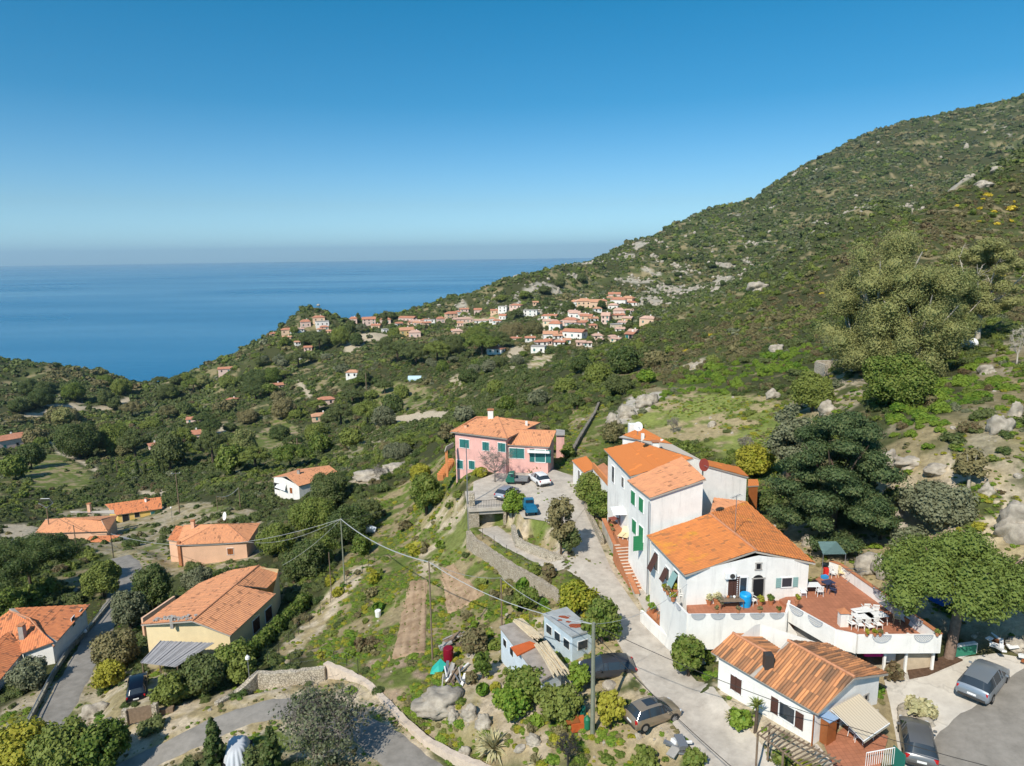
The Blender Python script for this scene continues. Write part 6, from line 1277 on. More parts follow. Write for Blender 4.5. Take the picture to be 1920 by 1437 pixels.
# cottage: awning, terrace, fence, pergola, cupboard
_h = cottage.edge_hit(1600,1330); aw = thing('awning', 'beige striped awning over the cottage terrace', 'awning', PZ(1600,1350,-29)); A_, B_ = PZ(1559,1329,-27.8), PZ(1612,1301,-27.8); C_, D_ = PZ(1668,1355,-28.1), PZ(1620,1388,-28.1)
def stripes():
    m = mat("striped_canvas", (.60, .50, .36), .8, .2); t = m.node_tree; b = t.nodes["Principled BSDF"]; L = t.links.new; uv = t.nodes.new("ShaderNodeUVMap"); uv.uv_map = "UVMap"; sx = t.nodes.new("ShaderNodeSeparateXYZ"); L(uv.outputs[0], sx.inputs[0])
    ml = t.nodes.new("ShaderNodeMath"); ml.operation = 'MULTIPLY'; ml.inputs[1].default_value = 13; fr = t.nodes.new("ShaderNodeMath"); fr.operation = 'FRACT'; gt_ = t.nodes.new("ShaderNodeMath"); gt_.operation = 'GREATER_THAN'; gt_.inputs[1].default_value = .55
    L(sx.outputs[0], ml.inputs[0]); L(ml.outputs[0], fr.inputs[0]); L(fr.outputs[0], gt_.inputs[0]); mx = t.nodes.new("ShaderNodeMix"); mx.data_type = 'RGBA'; mx.inputs["A"].default_value = (.62, .53, .39, 1); mx.inputs["B"].default_value = (.50, .42, .31, 1); L(gt_.outputs[0], mx.inputs["Factor"]); L(mx.outputs["Result"], b.inputs["Base Color"]); return m
q = MB().add([tuple(A_), tuple(B_), tuple(C_), tuple(D_), tuple(D_+[0, 0, -.25]), tuple(C_+[0, 0, -.25])], [(0, 3, 2, 1), (3, 4, 5, 2)]).build('canvas', stripes(), aw, world=True); ul = q.data.uv_layers.new(name="UVMap"); ul.data.foreach_set("uv", [0, 0, 0, 1, 1, 1, 1, 0, 0, 1, 0, 1.1, 1, 1.1, 1, 1])
MB().tube([D_+[0, 0, -.05], C_+[0, 0, -.05]], .04).build('front_bar', M_WMETAL, aw, world=True)
for p_, q_ in ((A_, D_), (B_, C_)): MB().tube([p_+[0, 0, -.1], (p_+q_)/2+[.2, 0, -.25], q_+[0, 0, -.1]], .025).build('arm', M_WMETAL, aw, world=True)
flatpoly('cottage_terrace', pz((1545,1400,-29.9),(1560,1440,-29.9),(1640,1480,-29.6),(1665,1385,-29.4),(1600,1350,-29.6)), M_COTTO, .12)
_o = thing('cupboard', 'brown wooden cupboard with pale blue top beside the cottage door', 'cupboard', PZ(1551,1392,-29.9)); MB().box((0, 0, .85), (.75, .6, 1.7), .5).build('body', M_OWOOD, _o, bevel=.02); MB().box((0, 0, 1.74), (.9, .75, .06), .5).build('top', mat("pale_blue_top", (.30, .42, .60), .5), _o)
for s_ in (-1, 1): MB().box((.02+s_*.17, -.31+s_*.09, .85), (.34, .03, 1.5), .5).build('door', M_OWOOD, _o)
for i, (u, v, rz) in enumerate(((1600,1382,.5),(1612,1392,.9),(1630,1386,2.6))): chair(PZ(u, v, -29.55), rz, M_PLASTIC, ('left','middle','right')[i]+' one of three white chairs under the striped awning')
table(PZ(1622,1380,-29.5), .5, 1.2, .8, M_PLASTIC, 'white table in the shade of the striped awning')
wallrun('fence_wall', 'pale low wall at the left of the cottage terrace', pz((1530,1395,-29.2),(1560,1432,-29.3)), .15, mat("pale_mortar", (.6, .5, .4)))
fn = thing('terrace_fence', 'white and green railing round the front of the cottage terrace', 'fence', PZ(1650,1420,-29.2)); fa, fb = PZ(1625,1412,-28.6), PZ(1678,1402,-28.5); _m = MB()
for k in range(14): q = fa+(fb-fa)*k/13; _m.tube([q, q+[0, 0, -1.1]], .02, n=4)
_m.tube([fa, fb], .03); _m.build('railing', M_WMETAL, fn, world=True); MB().box(fb+[.1, -.3, -.6], (.06, .9, 1.3), .2).build('green_panel', mat("green_panel", (.02, .16, .12)), fn, world=True)
pg = thing('pergola', 'bare weathered wooden pergola leaning out below the cottage', 'pergola', PZ(1460,1420,-30.5)); z_ = -28.3; Pa, Pb, Pc, Pd = PZ(1421,1376,z_), PZ(1443,1360,z_), PZ(1575,1430,z_), PZ(1520,1448,z_)
for a_, b_ in ((Pa, Pd), (Pb, Pc)): MB().tube([a_, b_], .06, n=5).build('beam', M_WOOD, pg, world=True)
for k in range(15): t_ = k/14; MB().tube([Pa+(Pd-Pa)*t_+[-.1, -.1, .08], Pb+(Pc-Pb)*t_+[.1, .1, .08]], .04, n=4).build('rafter', M_WOOD, pg, world=True)
for q in (Pa, Pd, Pb, (Pa+Pd)/2): MB().tube([q, q+[0, 0, -2.4]], .07, n=6).build('post', M_WOOD, pg, world=True)
# things in the gardens
_o = thing('bin', 'dark red drum standing on the rubbish heap in the garden', 'drum', onto(841,1240)); MB().lathe((0, 0, 0), [(.45, 0), (.46, .9), (.44, 1.25), (.40, 1.28)], 16).build('drum', mat("dark_red_plastic", (.20, .005, .02), .5), _o)
tag(MB().add([tuple(np.array(onto(820,1262))+[a, b_, c]) for a, b_, c in ((-.6, -.4, .1), (.3, -.6, .15), (.8, .4, .5), (.2, .9, .75), (-.5, .5, .2), (.1, .1, .6))], [(0, 1, 5), (1, 2, 5), (2, 3, 5), (3, 4, 5), (4, 0, 5)]).build('tarpaulin', mat("turquoise_tarp", (.03, .38, .30), .6)), 'turquoise tarpaulin left of the dark red drum', 'tarpaulin')
jk = thing('junk_heap', 'heap of planks, sheets and frames below the dark red drum', 'junk heap', onto(852,1272)); g = random.Random(9)
for k in range(16):
    p = np.array([g.uniform(-.9, .9), g.uniform(-1.3, 1.3), .25+g.random()*.4]); MB().box(p, (g.uniform(.1, .3), g.uniform(1.2, 2.4), .05), g.uniform(-.5, .5), tilt=('X', g.uniform(-.4, .4))).build('plank', (M_WOOD, M_PLASTIC, M_METAL, M_GREYC)[k % 4], jk)
def heap(u, v, name, label, cat, seed, n, rr_, m_):
    o = thing(name, label, cat, onto(u, v)); g = random.Random(seed)
    for k in range(n): MB().box((g.uniform(-rr_, rr_), g.uniform(-rr_, rr_), .1+g.random()*.4), (g.uniform(.1, .6), g.uniform(.3, 1.5), g.uniform(.05, .3)), g.uniform(0, 3), tilt=('X', g.uniform(-.3, .3))).build('piece', m_[k % len(m_)], o)
heap(848,1212,'wood_pile','grey pile of sticks above the dark red drum','wood pile',3,14,1.2,[M_WOOD,M_GREYC]); heap(1275,1408,'scrap_pile','white scrap frames by the lane at the bottom edge','scrap pile',5,7,.4,[M_METAL,M_WMETAL,M_GREYC]); heap(1905,1222,'scrap_pile','white boat parts and crates at the right edge of the lot','scrap pile',6,16,1.6,[M_WMETAL,M_OWOOD,M_WMETAL])
_o = thing('crate', 'orange box with a pale lid near the foot of the concrete pole', 'crate', onto(1083,1366)); MB().box((0, 0, .3), (1.1, .9, .6), .2).build('body', mat("orange_box", (.50, .11, .03), .7, .2, var=.2), _o); MB().box((-.4, 0, .66), (.9, .9, .06), .2).build('lid', M_OWOOD, _o)
for i, (u, v, h_, c_, l_) in enumerate(((1101,1368,1.1,(.02,.16,.08),'green gas bottle at the foot of the concrete pole'),(1092,1342,.9,(.01,.12,.09),'dark green canister behind the gas bottle'))): _o = thing('gas_bottle', l_, 'bottle', onto(u, v)); MB().lathe((0, 0, 0), [(.2, 0), (.24, .1), (.24, h_*.7), (.1, h_*.85), (.06, h_)], 12).build('bottle', mat('bottle_green_%s' % 'ab'[i], c_, .5), _o); MB().lathe((0, 0, h_), [(.06, 0), (.06, .1)], 8).build('valve', mat("brass_valve", (.6, .35, .05)), _o)
tag(MB().tube([np.array(onto(690,1003))+[-1.2, 0, .5], np.array(onto(690,1003))+[0, .2, 1.0], np.array(onto(690,1003))+[1.2, .3, .6]], .85, .5, n=9).build('covered_boat', mat("white_sheet", (.62, .68, .74), .6)), 'white-blue sheet over something in the trees left of the garden', 'sheet')
_w = onto(709,1157); tag(MB().lathe(_w, [(.3, 0), (.35, .7), (.3, .75)], 12).build('water_butt', M_PLASTIC), 'white butt standing in the weeds left of the ploughed plot', 'water butt')
_o = thing('lying_tank', 'white curved tank lying on the slope under the pale-trunked tree', 'tank', onto(1812,657)); MB().tube([(-1.6, 0, .7), (1.6, .8, .9)], .9, n=16).build('tank', M_WMETAL, _o)
tag(MB().prism(pz((1640,1152,-23.9),(1641,1150,-23.9)), 0, 1).build('x'), 'x', 'x') if 0 else None
bd = hitv([(1700,1255),(1780,1230),(1805,1240),(1740,1268),(1705,1275)]); tag(MB().prism(bd, lambda q: th(q[0], q[1])-.2, lambda q: th(q[0], q[1])+.14).build('garden_bed', mat("dark_soil", (.12, .075, .05), 1, .05, var=.4, vscale=4, bump=.8)), 'strip of dark dug soil at the foot of the terrace posts', 'garden bed')

# more pots and clutter along the villa
g = random.Random(31)
for i, (u, v, k, s_, l_) in enumerate(((1262,1128,'lime',1.2,'pot of lime leaves on the side balcony rail, nearest the corner'),(1252,1115,'olive',1.1,'olive-leaved pot in the middle of the side balcony rail'),(1246,1108,'lime',1.0,'pot at the far end of the side balcony rail'))): pot(PZ(u, v, -26.75), s_, l_, k)
for i, (u, v, k, l_) in enumerate(((1329,1134,'agave','spiky pale succulent in a wide bowl by the balcony rail'),(1349,1140,'grey','grey-leaved pot left of the long wooden table'),(1425,1136,'lime','yellow-green pot between the barrel and the arch'),(1445,1134,'mid','green pot left of the blue-shuttered window'))): pot(PZ(u, v, -27.45), 1.3, l_, k)
for i in range(5): 
    p_ = PZ(1358+i*6, 1138, -27.45)+[0, 0, .74]; tag(MB().lathe(p_, [(.06, 0), (.1+.02*(i % 2), .12), (.08, .2)], 8).build('jar', (M_GREYC, M_TERRA, M_METAL, M_PLASTIC, M_WOOD)[i]), ('grey','terracotta','metal','white','brown')[i]+' jar on the long wooden table of the balcony', 'jar')
for i, (u, v, l_) in enumerate(((1143,984,'first'),(1146,992,'second'),(1149,1000,'third'))): pot(PZ(u, v, -29.2), .9, l_+' small pot from the top along the coping of the patio wall', ('brown','mid','olive')[i], group='pots along the patio coping')
table(PZ(1150,984,-29), .5, .9, .9, mat("red_brown_table", (.25, .07, .05)), 'round-looking red-brown table on the small patio'); _o = thing('grill', 'grey grill cabinet under the white parasol', 'grill', PZ(1168,985,-29)); MB().box((0, 0, .6), (.8, .6, 1.2), .2).build('body', M_METAL, _o, bevel=.03); MB().lathe((0, 0, 1.2), [(.3, 0), (.28, .12), (.1, .2)], 10).build('lid', M_DMETAL, _o)
_o = thing('drying_rack', 'grey folding clothes rack by the right parapet of the red terrace', 'drying rack', PZ(1600,1090,TZ0)); _m = MB()
for k in range(9): _m.tube([(-.9+.22*k, -.3, 1.0), (-.9+.22*k, .3, 1.0)], .012, n=4)
for y in (-.3, .3): _m.tube([(-.9, y, 1.0), (.9, y, 1.0)], .018, n=4); _m.tube([(-.7, y, 0), (.7, -y, 1.0)], .018, n=4); _m.tube([(.7, y, 0), (-.7, -y, 1.0)], .018, n=4)
_m.build('frame', M_METAL, _o)
for i, (u, v) in enumerate(((1707,1226),(1716,1232),(1725,1228))): pot(PZ(u, v, -29.0), 1.8, ('left','middle','right')[i]+' straw-yellow plant in the sun under the terrace', 'agave', mat("blue_grey_pot", (.3, .38, .42)))
_o = thing('low_wall', 'low white wall with a green net at the foot of the big pine', 'wall', at(1800,1225)); a_, b_ = at(1785,1235), at(1828,1222); MB().box((a_+b_)/2+[0, 0, .4], (np.linalg.norm(b_-a_), .3, 1.0), math.atan2((b_-a_)[1], (b_-a_)[0])).build('wall', M_WHITE, _o, world=True); MB().box((a_+b_)/2+[0, -.2, .45], (np.linalg.norm(b_-a_)*.9, .05, .7), math.atan2((b_-a_)[1], (b_-a_)[0])).build('net', mat("green_net", (.04, .22, .14)), _o, world=True)
tag(MB().box(at(1765,1140)+[0, 0, 1.0], (1.6, 1.2, .8), .4).build('tarpaulin', mat("blue_tarp", (.01, .08, .35), .5)), 'dark blue tarpaulin in the shade under the big pine', 'tarpaulin')
# ---------------------------------------------------------------- trees, shrubs, rocks
M_BARK = mat("bark", (.10, .075, .055), .95, .1, var=.3, vscale=5); M_PALEBARK = mat("pale_bark", (.48, .43, .35), .9, .1, var=.3, vscale=2); M_TWIG = mat("grey_twigs", (.24, .21, .18), .95, .1, var=.2); M_PINEBARK = mat("pine_bark", (.24, .17, .13), .95, .1, var=.35, vscale=4)
def limbs(H, spread, n, r0, seed, base=.35, lean=0, twigs=0, up=.55):
    g = random.Random(seed); mb = MB(); top = np.array([lean, 0, H*base]); mb.tube([(0, 0, -.6), (lean*.4, g.uniform(-.1, .1)*H*.1, H*base*.5), tuple(top)], r0, r0*.75, n=8, cap=False); ends = []
    for k in range(n):
        a = 2*math.pi*k/n+g.uniform(-.4, .4); s_ = spread*g.uniform(.45, .95); e = top+np.array([math.cos(a)*s_, math.sin(a)*s_, H*(1-base)*g.uniform(.3, .95)*up*1.5]); m_ = top+(e-top)*.5+np.array([0, 0, -.05*H])+np.array([g.uniform(-.1, .1)*spread]*3)
        mb.tube([tuple(top), tuple(m_), tuple(e)], r0*.5, r0*.12, n=5, cap=False); ends.append(e)
        for j in range(twigs):
            t_ = g.uniform(.25, 1); p = top+(e-top)*t_; d = np.array([g.gauss(0, 1), g.gauss(0, 1), g.uniform(-.2, 1.2)]); d = d/np.linalg.norm(d)*spread*g.uniform(.2, .5); mb.tube([tuple(p), tuple(p+d*.5+[0, 0, .03*H]), tuple(p+d)], r0*.14, r0*.04, n=3, cap=False)
            for i in range(3):
                q = p+d*g.uniform(.4, 1); d2 = np.array([g.gauss(0, 1), g.gauss(0, 1), g.uniform(-.4, 1)])*spread*.1; mb.tube([tuple(q), tuple(q+d2)], r0*.06, r0*.03, n=3, cap=False)
    return mb
CACHE = {}
def crown(kind, R_, H, seed, key, q=1.0):
    """leafy crown in metres, foot of the plant at the origin"""
    g = np.random.RandomState(seed); ls = .105/max(q, .35)**.5*(1 if q > .3 else 1.25)
    def cnt(r): return int(np.clip(9*r*r/(ls*ls)*(.8 if kind in ('pine', 'fir', 'gum') and q > .5 else .55), 20, 1500))
    if kind == 'round':
        n = int(18+10*min(R_, 4)); cs = shell(n, R_*.74, H*.36, seed, -.75, .5); cs[:, 2] += H*.52; rs = g.uniform(.22, .40, n)*R_
    elif kind == 'pine':
        n = 46; a = g.uniform(0, 6.28, n); rr_ = np.sqrt(g.uniform(0, 1, n))*R_*.82; cs = np.stack([np.cos(a)*rr_, np.sin(a)*rr_, H*(.82-.34*(rr_/R_)**2)+g.uniform(-.10, .05, n)*H], -1); rs = np.stack([g.uniform(.17, .28, n)*R_]*2+[g.uniform(.13, .22, n)*R_], -1)
    elif kind == 'fir':
        n = 80; z = g.uniform(.10, .97, n); w_ = np.interp(z, [.1, .3, .6, .85, 1], [.80, 1, .82, .5, .15]); a = g.uniform(0, 6.28, n); rr_ = g.uniform(.45, .95, n)*w_*R_; cs = np.stack([np.cos(a)*rr_, np.sin(a)*rr_, z*H], -1); rs = np.stack([g.uniform(.18, .30, n)*R_]*2+[g.uniform(.08, .13, n)*R_], -1)
    elif kind == 'cypress':
        n = 46; z = g.uniform(.04, .96, n); w_ = np.interp(z, [0, .15, .5, .8, 1], [.6, .95, 1, .65, .12]); a = g.uniform(0, 6.28, n); rr_ = .5*w_*R_; cs = np.stack([np.cos(a)*rr_, np.sin(a)*rr_, z*H], -1); rs = np.stack([g.uniform(.36, .5, n)*R_*w_]*2+[np.full(n, H*.085)], -1)
    elif kind == 'gum':
        n = 52; z = g.uniform(.08, .95, n); w_ = np.interp(z, [.05, .3, .7, 1], [.8, 1, .95, .4]); a = g.uniform(0, 6.28, n); rr_ = g.uniform(.3, 1, n)*w_*R_*.9; cs = np.stack([np.cos(a)*rr_, np.sin(a)*rr_, z*H], -1); rs = np.stack([g.uniform(.20, .33, n)*R_]*2+[g.uniform(.17, .28, n)*R_], -1)
    elif kind == 'open':
        n = 60; z = g.uniform(.3, .98, n); w_ = np.interp(z, [.3, .5, .8, 1], [.7, .8, 1, .4]); a = g.uniform(0, 6.28, n); rr_ = g.uniform(.25, 1, n)*w_*R_*.9; cs = np.stack([np.cos(a)*rr_, np.sin(a)*rr_, z*H], -1); rs = np.stack([g.uniform(.14, .24, n)*R_]*2+[g.uniform(.09, .16, n)*R_], -1)
    rs2 = rs if rs.ndim == 2 else np.stack([rs]*3, -1); Vs = []
    dens = {'open': 1.6, 'gum': 1.0}.get(kind, 1.0)
    big = .92 if kind in ('pine', 'fir') else .85 if kind == 'gum' else 1.0; A = []
    V, F = leaves(cs, rs2, cnt(float(rs2.mean())*1.0) if dens == 1 and kind != 'x' else int(cnt(float(rs2.mean()))*dens), ls*big, seed=seed, up=.25, flat=.55 if kind in ('gum', 'open', 'pine', 'fir') else .9); A.append((V, F))
    if kind != 'open': A.append(blobs(cs, rs2*(.70 if kind != 'gum' else .5), seed))
    V, F = join(*A); return mesh4('crown', V, F, LM[key])
def plant(name, label, cat, pos, kind, R_, H, seed, key='mid', q=1.0, trunk=None, bark=None, group=None, share=None, rz=0, lean=0):
    o = thing(name, label, cat, pos, rz, group); ck = share
    if ck and ck in CACHE:
        (m1_, m2_, R0, H0) = CACHE[ck]; o.scale = (R_/R0, R_/R0, H/H0); link('crown', m1_, o); link('trunk', m2_, o); return o
    me = crown(kind, R_, H, seed, key, q)
    base = {'pine': .55, 'fir': .5, 'cypress': .6, 'gum': .35, 'open': .38, 'round': .25}[kind]
    tb = limbs(H, R_*.8, {'pine': 9, 'fir': 8, 'cypress': 0, 'gum': 7, 'open': 9, 'round': 5}[kind], trunk or max(.05, .03*H+.02*R_), seed, base, lean, twigs=4 if kind == 'open' else 0)
    tr_ = tb.build('trunk', bark or M_BARK, o, smooth=True); c_ = link('crown', me, o)
    if ck: CACHE[ck] = (me, tr_.data, R_, H)
    return o
def place(u, v, w_px, vt):
    b_ = at(u, v); D = float(b_@Fv); H = vtop(b_, vt); return b_, w_px/2/FPX*D, H
NEAR = [ # name, label, category, kind, key, u, v, width px, top v, extras
 ('stone_pine', 'large bright green umbrella pine leaning over the pale parking lot', 'tree', 'pine', 'pine', 1778,1236,285,985, dict(trunk=.38, bark=M_PINEBARK, lean=.6)),
 ('conifer', 'broad very dark conifer standing above the villa, darkest tree on the right slope', 'tree', 'fir', 'fir', 1560,1020,235,770, dict(trunk=.3)),
 ('tree', 'grey-green feathery tree on the left shoulder of the dark conifer', 'tree', 'round', 'grey', 1478,905,88,748, dict(q=.8)),
 ('tree', 'lower dark tree at the right foot of the dark conifer', 'tree', 'round', 'fir', 1650,1012,70,935, {}),
 ('tree', 'yellow-green tree behind the white wing', 'tree', 'round', 'lime', 1414,892,84,835, {}),
 ('shrub', 'wide dome-shaped dark green shrub below the tall eucalyptus', 'shrub', 'round', 'mid', 1678,765,128,662, {}),
 ('shrub', 'rounded fresh green shrub left of the wide dome-shaped one', 'shrub', 'round', 'mid', 1522,772,82,692, {}),
 ('eucalyptus', 'tallest olive-brown eucalyptus, left of the group on the right slope', 'tree', 'gum', 'gum', 1640,700,205,432, dict(bark=M_PALEBARK, q=.8)),
 ('eucalyptus', 'middle eucalyptus of the group, with the dense low skirt', 'tree', 'gum', 'gum', 1715,705,185,500, dict(bark=M_PALEBARK, q=.8)),
 ('eucalyptus', 'lower drooping eucalyptus at the left front of the group', 'tree', 'gum', 'gum', 1600,700,95,520, dict(bark=M_PALEBARK, q=.8)),
 ('eucalyptus', 'right-hand eucalyptus of the dense group', 'tree', 'gum', 'gum', 1765,672,150,510, dict(bark=M_PALEBARK, q=.8)),
 ('eucalyptus', 'thin-crowned eucalyptus with a bare pale trunk, rightmost of the group', 'tree', 'open', 'gum', 1832,642,165,450, dict(bark=M_PALEBARK, trunk=.45, q=.8)),
 ('tree', 'small crooked tree with a pale leaning trunk on the rocky slope', 'tree', 'round', 'olive', 1815,915,62,832, dict(bark=M_PALEBARK, trunk=.16)),
 ('shrub', 'spreading grey-green shrub left of the crooked pale-trunked tree', 'shrub', 'round', 'grey', 1755,985,135,905, {}),
 ('shrub', 'grey shrub between the big pine and the dark conifer', 'shrub', 'round', 'grey', 1705,1040,75,985, {}),
 ('olive_tree', 'tall dark grey-green olive tree beside the upper lane', 'tree', 'round', 'olive', 1052,1042,62,912, dict(trunk=.15)),
 ('olive_tree', 'smaller olive bush at the foot of the tall olive tree', 'tree', 'round', 'dark', 1066,1040,50,980, {}),
 ('hedge_shrub', 'big shrub on the right of the upper lane, next to the annex', 'shrub', 'round', 'mid', 1105,945,70,880, {}),
 ('hedge_shrub', 'dense shrub in front of the townhouse wall, above the retaining wall', 'shrub', 'round', 'mid', 1130,975,72,915, {}),
 ('shrub', 'bright green bush between the garage and the blue three-wheeler', 'shrub', 'round', 'bright', 962,968,52,918, {}),
 ('shrub', 'round green bush left of the yard, below the orange stairs', 'shrub', 'round', 'mid', 800,965,72,882, {}),
 ('shrub', 'yellow-green bush in front of the orange stairs', 'shrub', 'round', 'lime', 790,905,50,868, {}),
 ('oleander', 'tall oleander against the white wall under the villa balcony', 'shrub', 'round', 'mid', 1290,1268,72,1182, {}),
 ('shrub', 'lower green shrub next to the oleander by the lane', 'shrub', 'round', 'mid', 1318,1245,50,1205, {}),
 ('conifer_bush', 'yellow-green conifer bush by the lane behind the caravan', 'shrub', 'round', 'lime', 1085,1150,85,1088, {}),
 ('conifer_bush', 'green conifer bush right of the caravan', 'shrub', 'round', 'mid', 1128,1205,80,1118, {}),
 ('shrub', 'brown-green bush by the right end of the caravan', 'shrub', 'round', 'olive', 1085,1225,36,1185, {}),
 ('shrub', 'round bush in front of the dark grey car', 'shrub', 'round', 'bright', 1085,1296,52,1238, {}),
 ('shrub', 'low vivid green shrub left of the rounded hedge in the garden', 'shrub', 'round', 'bright', 960,1345,75,1275, {}),
 ('shrub', 'large green shrub in the garden in front of the timber', 'shrub', 'round', 'mid', 985,1315,85,1250, {}),
 ('shrub', 'clipped dark green shrub left of the gas bottle', 'shrub', 'round', 'mid', 1050,1355,92,1285, {}),
 ('loquat_tree', 'small loquat tree with yellowish leaves right of the concrete pole', 'tree', 'round', 'lime', 1145,1368,62,1285, dict(trunk=.08)),
 ('shrub', 'small dark bush at the left corner of the trailer shack', 'shrub', 'round', 'mid', 906,1272,42,1215, {}),
 ('shrub', 'brownish shrub left of the trailer shack', 'shrub', 'round', 'brown', 890,1225,60,1180, {}),
 ('shrub', 'green shrub behind the trailer shack', 'shrub', 'round', 'mid', 985,1150,55,1098, {}),
 ('shrub', 'shrub on the left near the dark red drum', 'shrub', 'round', 'bright', 885,1200,34,1172, {}),
 ('tree', 'big yellowish-green tree cut by the bottom left corner, left half', 'tree', 'round', 'lime', 50,1470,140,1362, dict(q=.9)),
 ('tree', 'big dark green tree at the bottom left, beside the descending road', 'tree', 'round', 'mid', 130,1478,130,1352, dict(q=.9)),
 ('tree', 'rounded tree at the bottom left next to its own shadow on the road', 'tree', 'round', 'mid', 200,1462,100,1340, dict(q=.9)),
 ('cypress', 'left one of the two young cypresses beside the covered car', 'tree', 'cypress', 'dark', 406,1452,40,1346, dict(q=.9)),
 ('cypress', 'right one of the two young cypresses beside the covered car', 'tree', 'cypress', 'dark', 512,1455,38,1362, dict(q=.9)),
 ('shrub', 'dense green bushes at the right of the carport', 'shrub', 'round', 'mid', 440,1262,84,1205, {}),
 ('shrub', 'dense bush right of the black car', 'shrub', 'round', 'mid', 325,1322,78,1262, {}),
 ('shrub', 'bush in the row in front of the carport', 'shrub', 'round', 'dark', 385,1300,90,1228, {}),
 ('shrub', 'bush at the street lamp end of the row', 'shrub', 'round', 'mid', 455,1285,60,1225, {}),
 ('shrub', 'olive-green tree between the road and the carport', 'tree', 'round', 'olive', 222,1260,88,1182, {}),
 ('shrub', 'yellow-green bush under the olive-green tree by the black car', 'shrub', 'round', 'lime', 210,1290,62,1235, {}),
 ('tree', 'dark tree right of the road, in front of the salmon villa', 'tree', 'round', 'grey', 245,1180,72,1105, {}),
 ('tree', 'dark green tree left of the salmon villa pillar', 'tree', 'round', 'dark', 292,1145,76,1052, {}),
 ('cypress', 'dark cypress in front of the salmon villa', 'tree', 'cypress', 'dark', 275,1150,26,1075, {}),
 ('tree', 'leafy tree on the inner side of the road bend', 'tree', 'round', 'mid', 196,1120,76,1050, {}),
 ('shrub', 'dark shrub between the salmon villa and the long cream roof', 'shrub', 'round', 'grey', 372,1105,62,1064, {}),
 ('stone_pine', 'wide dark umbrella pine at the left edge', 'tree', 'pine', 'dark', 60,1120,175,1003, dict(trunk=.25)),
 ('tree', 'dense tree at the left edge below the umbrella pine', 'tree', 'round', 'mid', 18,1165,70,1100, {}),
 ('tree', 'hedge-like tree above the left villa', 'tree', 'cypress', 'mid', 62,1150,44,1095, {}),
 ('tree', 'dark tree beside the left villa driveway', 'tree', 'round', 'mid', 92,1120,48,1080, {}),
 ('olive_tree', 'small grey olive tree in front of the left villa', 'tree', 'round', 'grey', 55,1290,76,1235, dict(bark=M_PALEBARK)),
 ('tree', 'dark tree covering the right end of the white gabled house', 'tree', 'round', 'dark', 618,955,80,880, {}),
 ('tree', 'large dark tree below the white gabled house', 'tree', 'round', 'mid', 590,1000,92,930, {}),
 ('tree', 'round dark tree right of the salmon villa', 'tree', 'round', 'mid', 520,1040,80,985, {}),
 ('tree', 'dense dark tree behind the long cream roof', 'tree', 'round', 'dark', 575,1085,90,1015, {}),
 ('tree', 'dark green tree next to the brown post', 'tree', 'round', 'mid', 600,1065,66,1000, {}),
 ('tree', 'bushy tree above the dry grass track', 'tree', 'round', 'dark', 655,1020,90,950, {}),
 ('tree', 'bushy tree left of the white sheet', 'tree', 'round', 'dark', 690,985,60,935, {}),
 ('shrub', 'green shrub beneath the white sheet', 'shrub', 'round', 'mid', 680,1040,46,1000, {}),
 ('shrub', 'green shrubs at the foot of the cottage wall', 'shrub', 'round', 'bright', 1388,1370,50,1325, {}),
 ('shrub', 'shrub under the left end of the pergola', 'shrub', 'round', 'mid', 1470,1440,40,1405, {}),
 ('shrub', 'shrub at the bottom edge by the scrap pile', 'shrub', 'round', 'mid', 1210,1440,55,1395, {}),
 ('shrub', 'second shrub at the bottom edge, right of the scrap pile', 'shrub', 'round', 'mid', 1302,1435,46,1395, {}),
 ('shrub', 'straw-coloured shrub on the rocks beside the grey hatchback', 'shrub', 'round', 'agave', 1722,1345,60,1305, {}),
 ('shrub', 'dry bush at the right corner of the cottage', 'shrub', 'round', 'brown', 1672,1275,40,1240, {}),
 ('shrub', 'green shrub in front of the pink farmhouse wing', 'shrub', 'round', 'olive', 1005,882,60,862, {}),
 ('shrub', 'round pale green bush at the left of the bare tree by the farmhouse', 'shrub', 'round', 'lime', 902,892,30,876, {}),
 ('prickly_pear', 'pale green prickly pear thicket right of the long track', 'shrub', 'round', 'grey', 745,858,60,832, {}),
 ('shrub', 'dark shrub right of the yellow-green tree behind the wing', 'shrub', 'round', 'dark', 1440,965,60,915, {}),
 ('shrub', 'round shrub behind the pink outbuilding', 'shrub', 'round', 'mid', 1066,860,30,830, {}),
 ('tree', 'dark round tree on the slope above the field wall', 'tree', 'round', 'dark', 1082,768,30,738, {}),
 ('shrub', 'brown-green bush at the back of the townhouses', 'shrub', 'round', 'olive', 1150,830,50,790, {}),
]
ri = 0
for (nm, lb, cat, kind, key, u, v, w_, vt, ex) in NEAR:
    b_, R_, H = place(u, v, w_, vt); ri += 1; plant(nm, lb, cat, b_-np.array([0, 0, .1]), kind, R_, H, 100+ri, key, **ex)
# hedge beside the cream bungalow
hl = hitv([(470,1238),(510,1200),(550,1162),(578,1132)]); hd = thing('hedge', 'long trimmed green hedge along the cream bungalow and the dry track', 'hedge', hl[0]); cs = []
for a, b_ in zip(hl[:-1], hl[1:]):
    for k in range(9): q = a+(b_-a)*k/9-hl[0]; g_ = rng.uniform(-.2, .2, 3); cs += [q+[g_[0], g_[1], .5], q+[g_[1], g_[2], 1.15+g_[0]]]
cs = np.array(cs); V, F = join(leaves(cs, np.full(len(cs), .75), 190, .11, seed=4), blobs(cs, np.full(len(cs), .6), 4)); link('foliage', mesh4('foliage', V, F, LM['mid']), hd)
ORD0 = ['first','second','third','fourth','fifth','sixth','seventh','eighth','ninth','tenth','eleventh','twelfth','thirteenth','fourteenth','fifteenth']
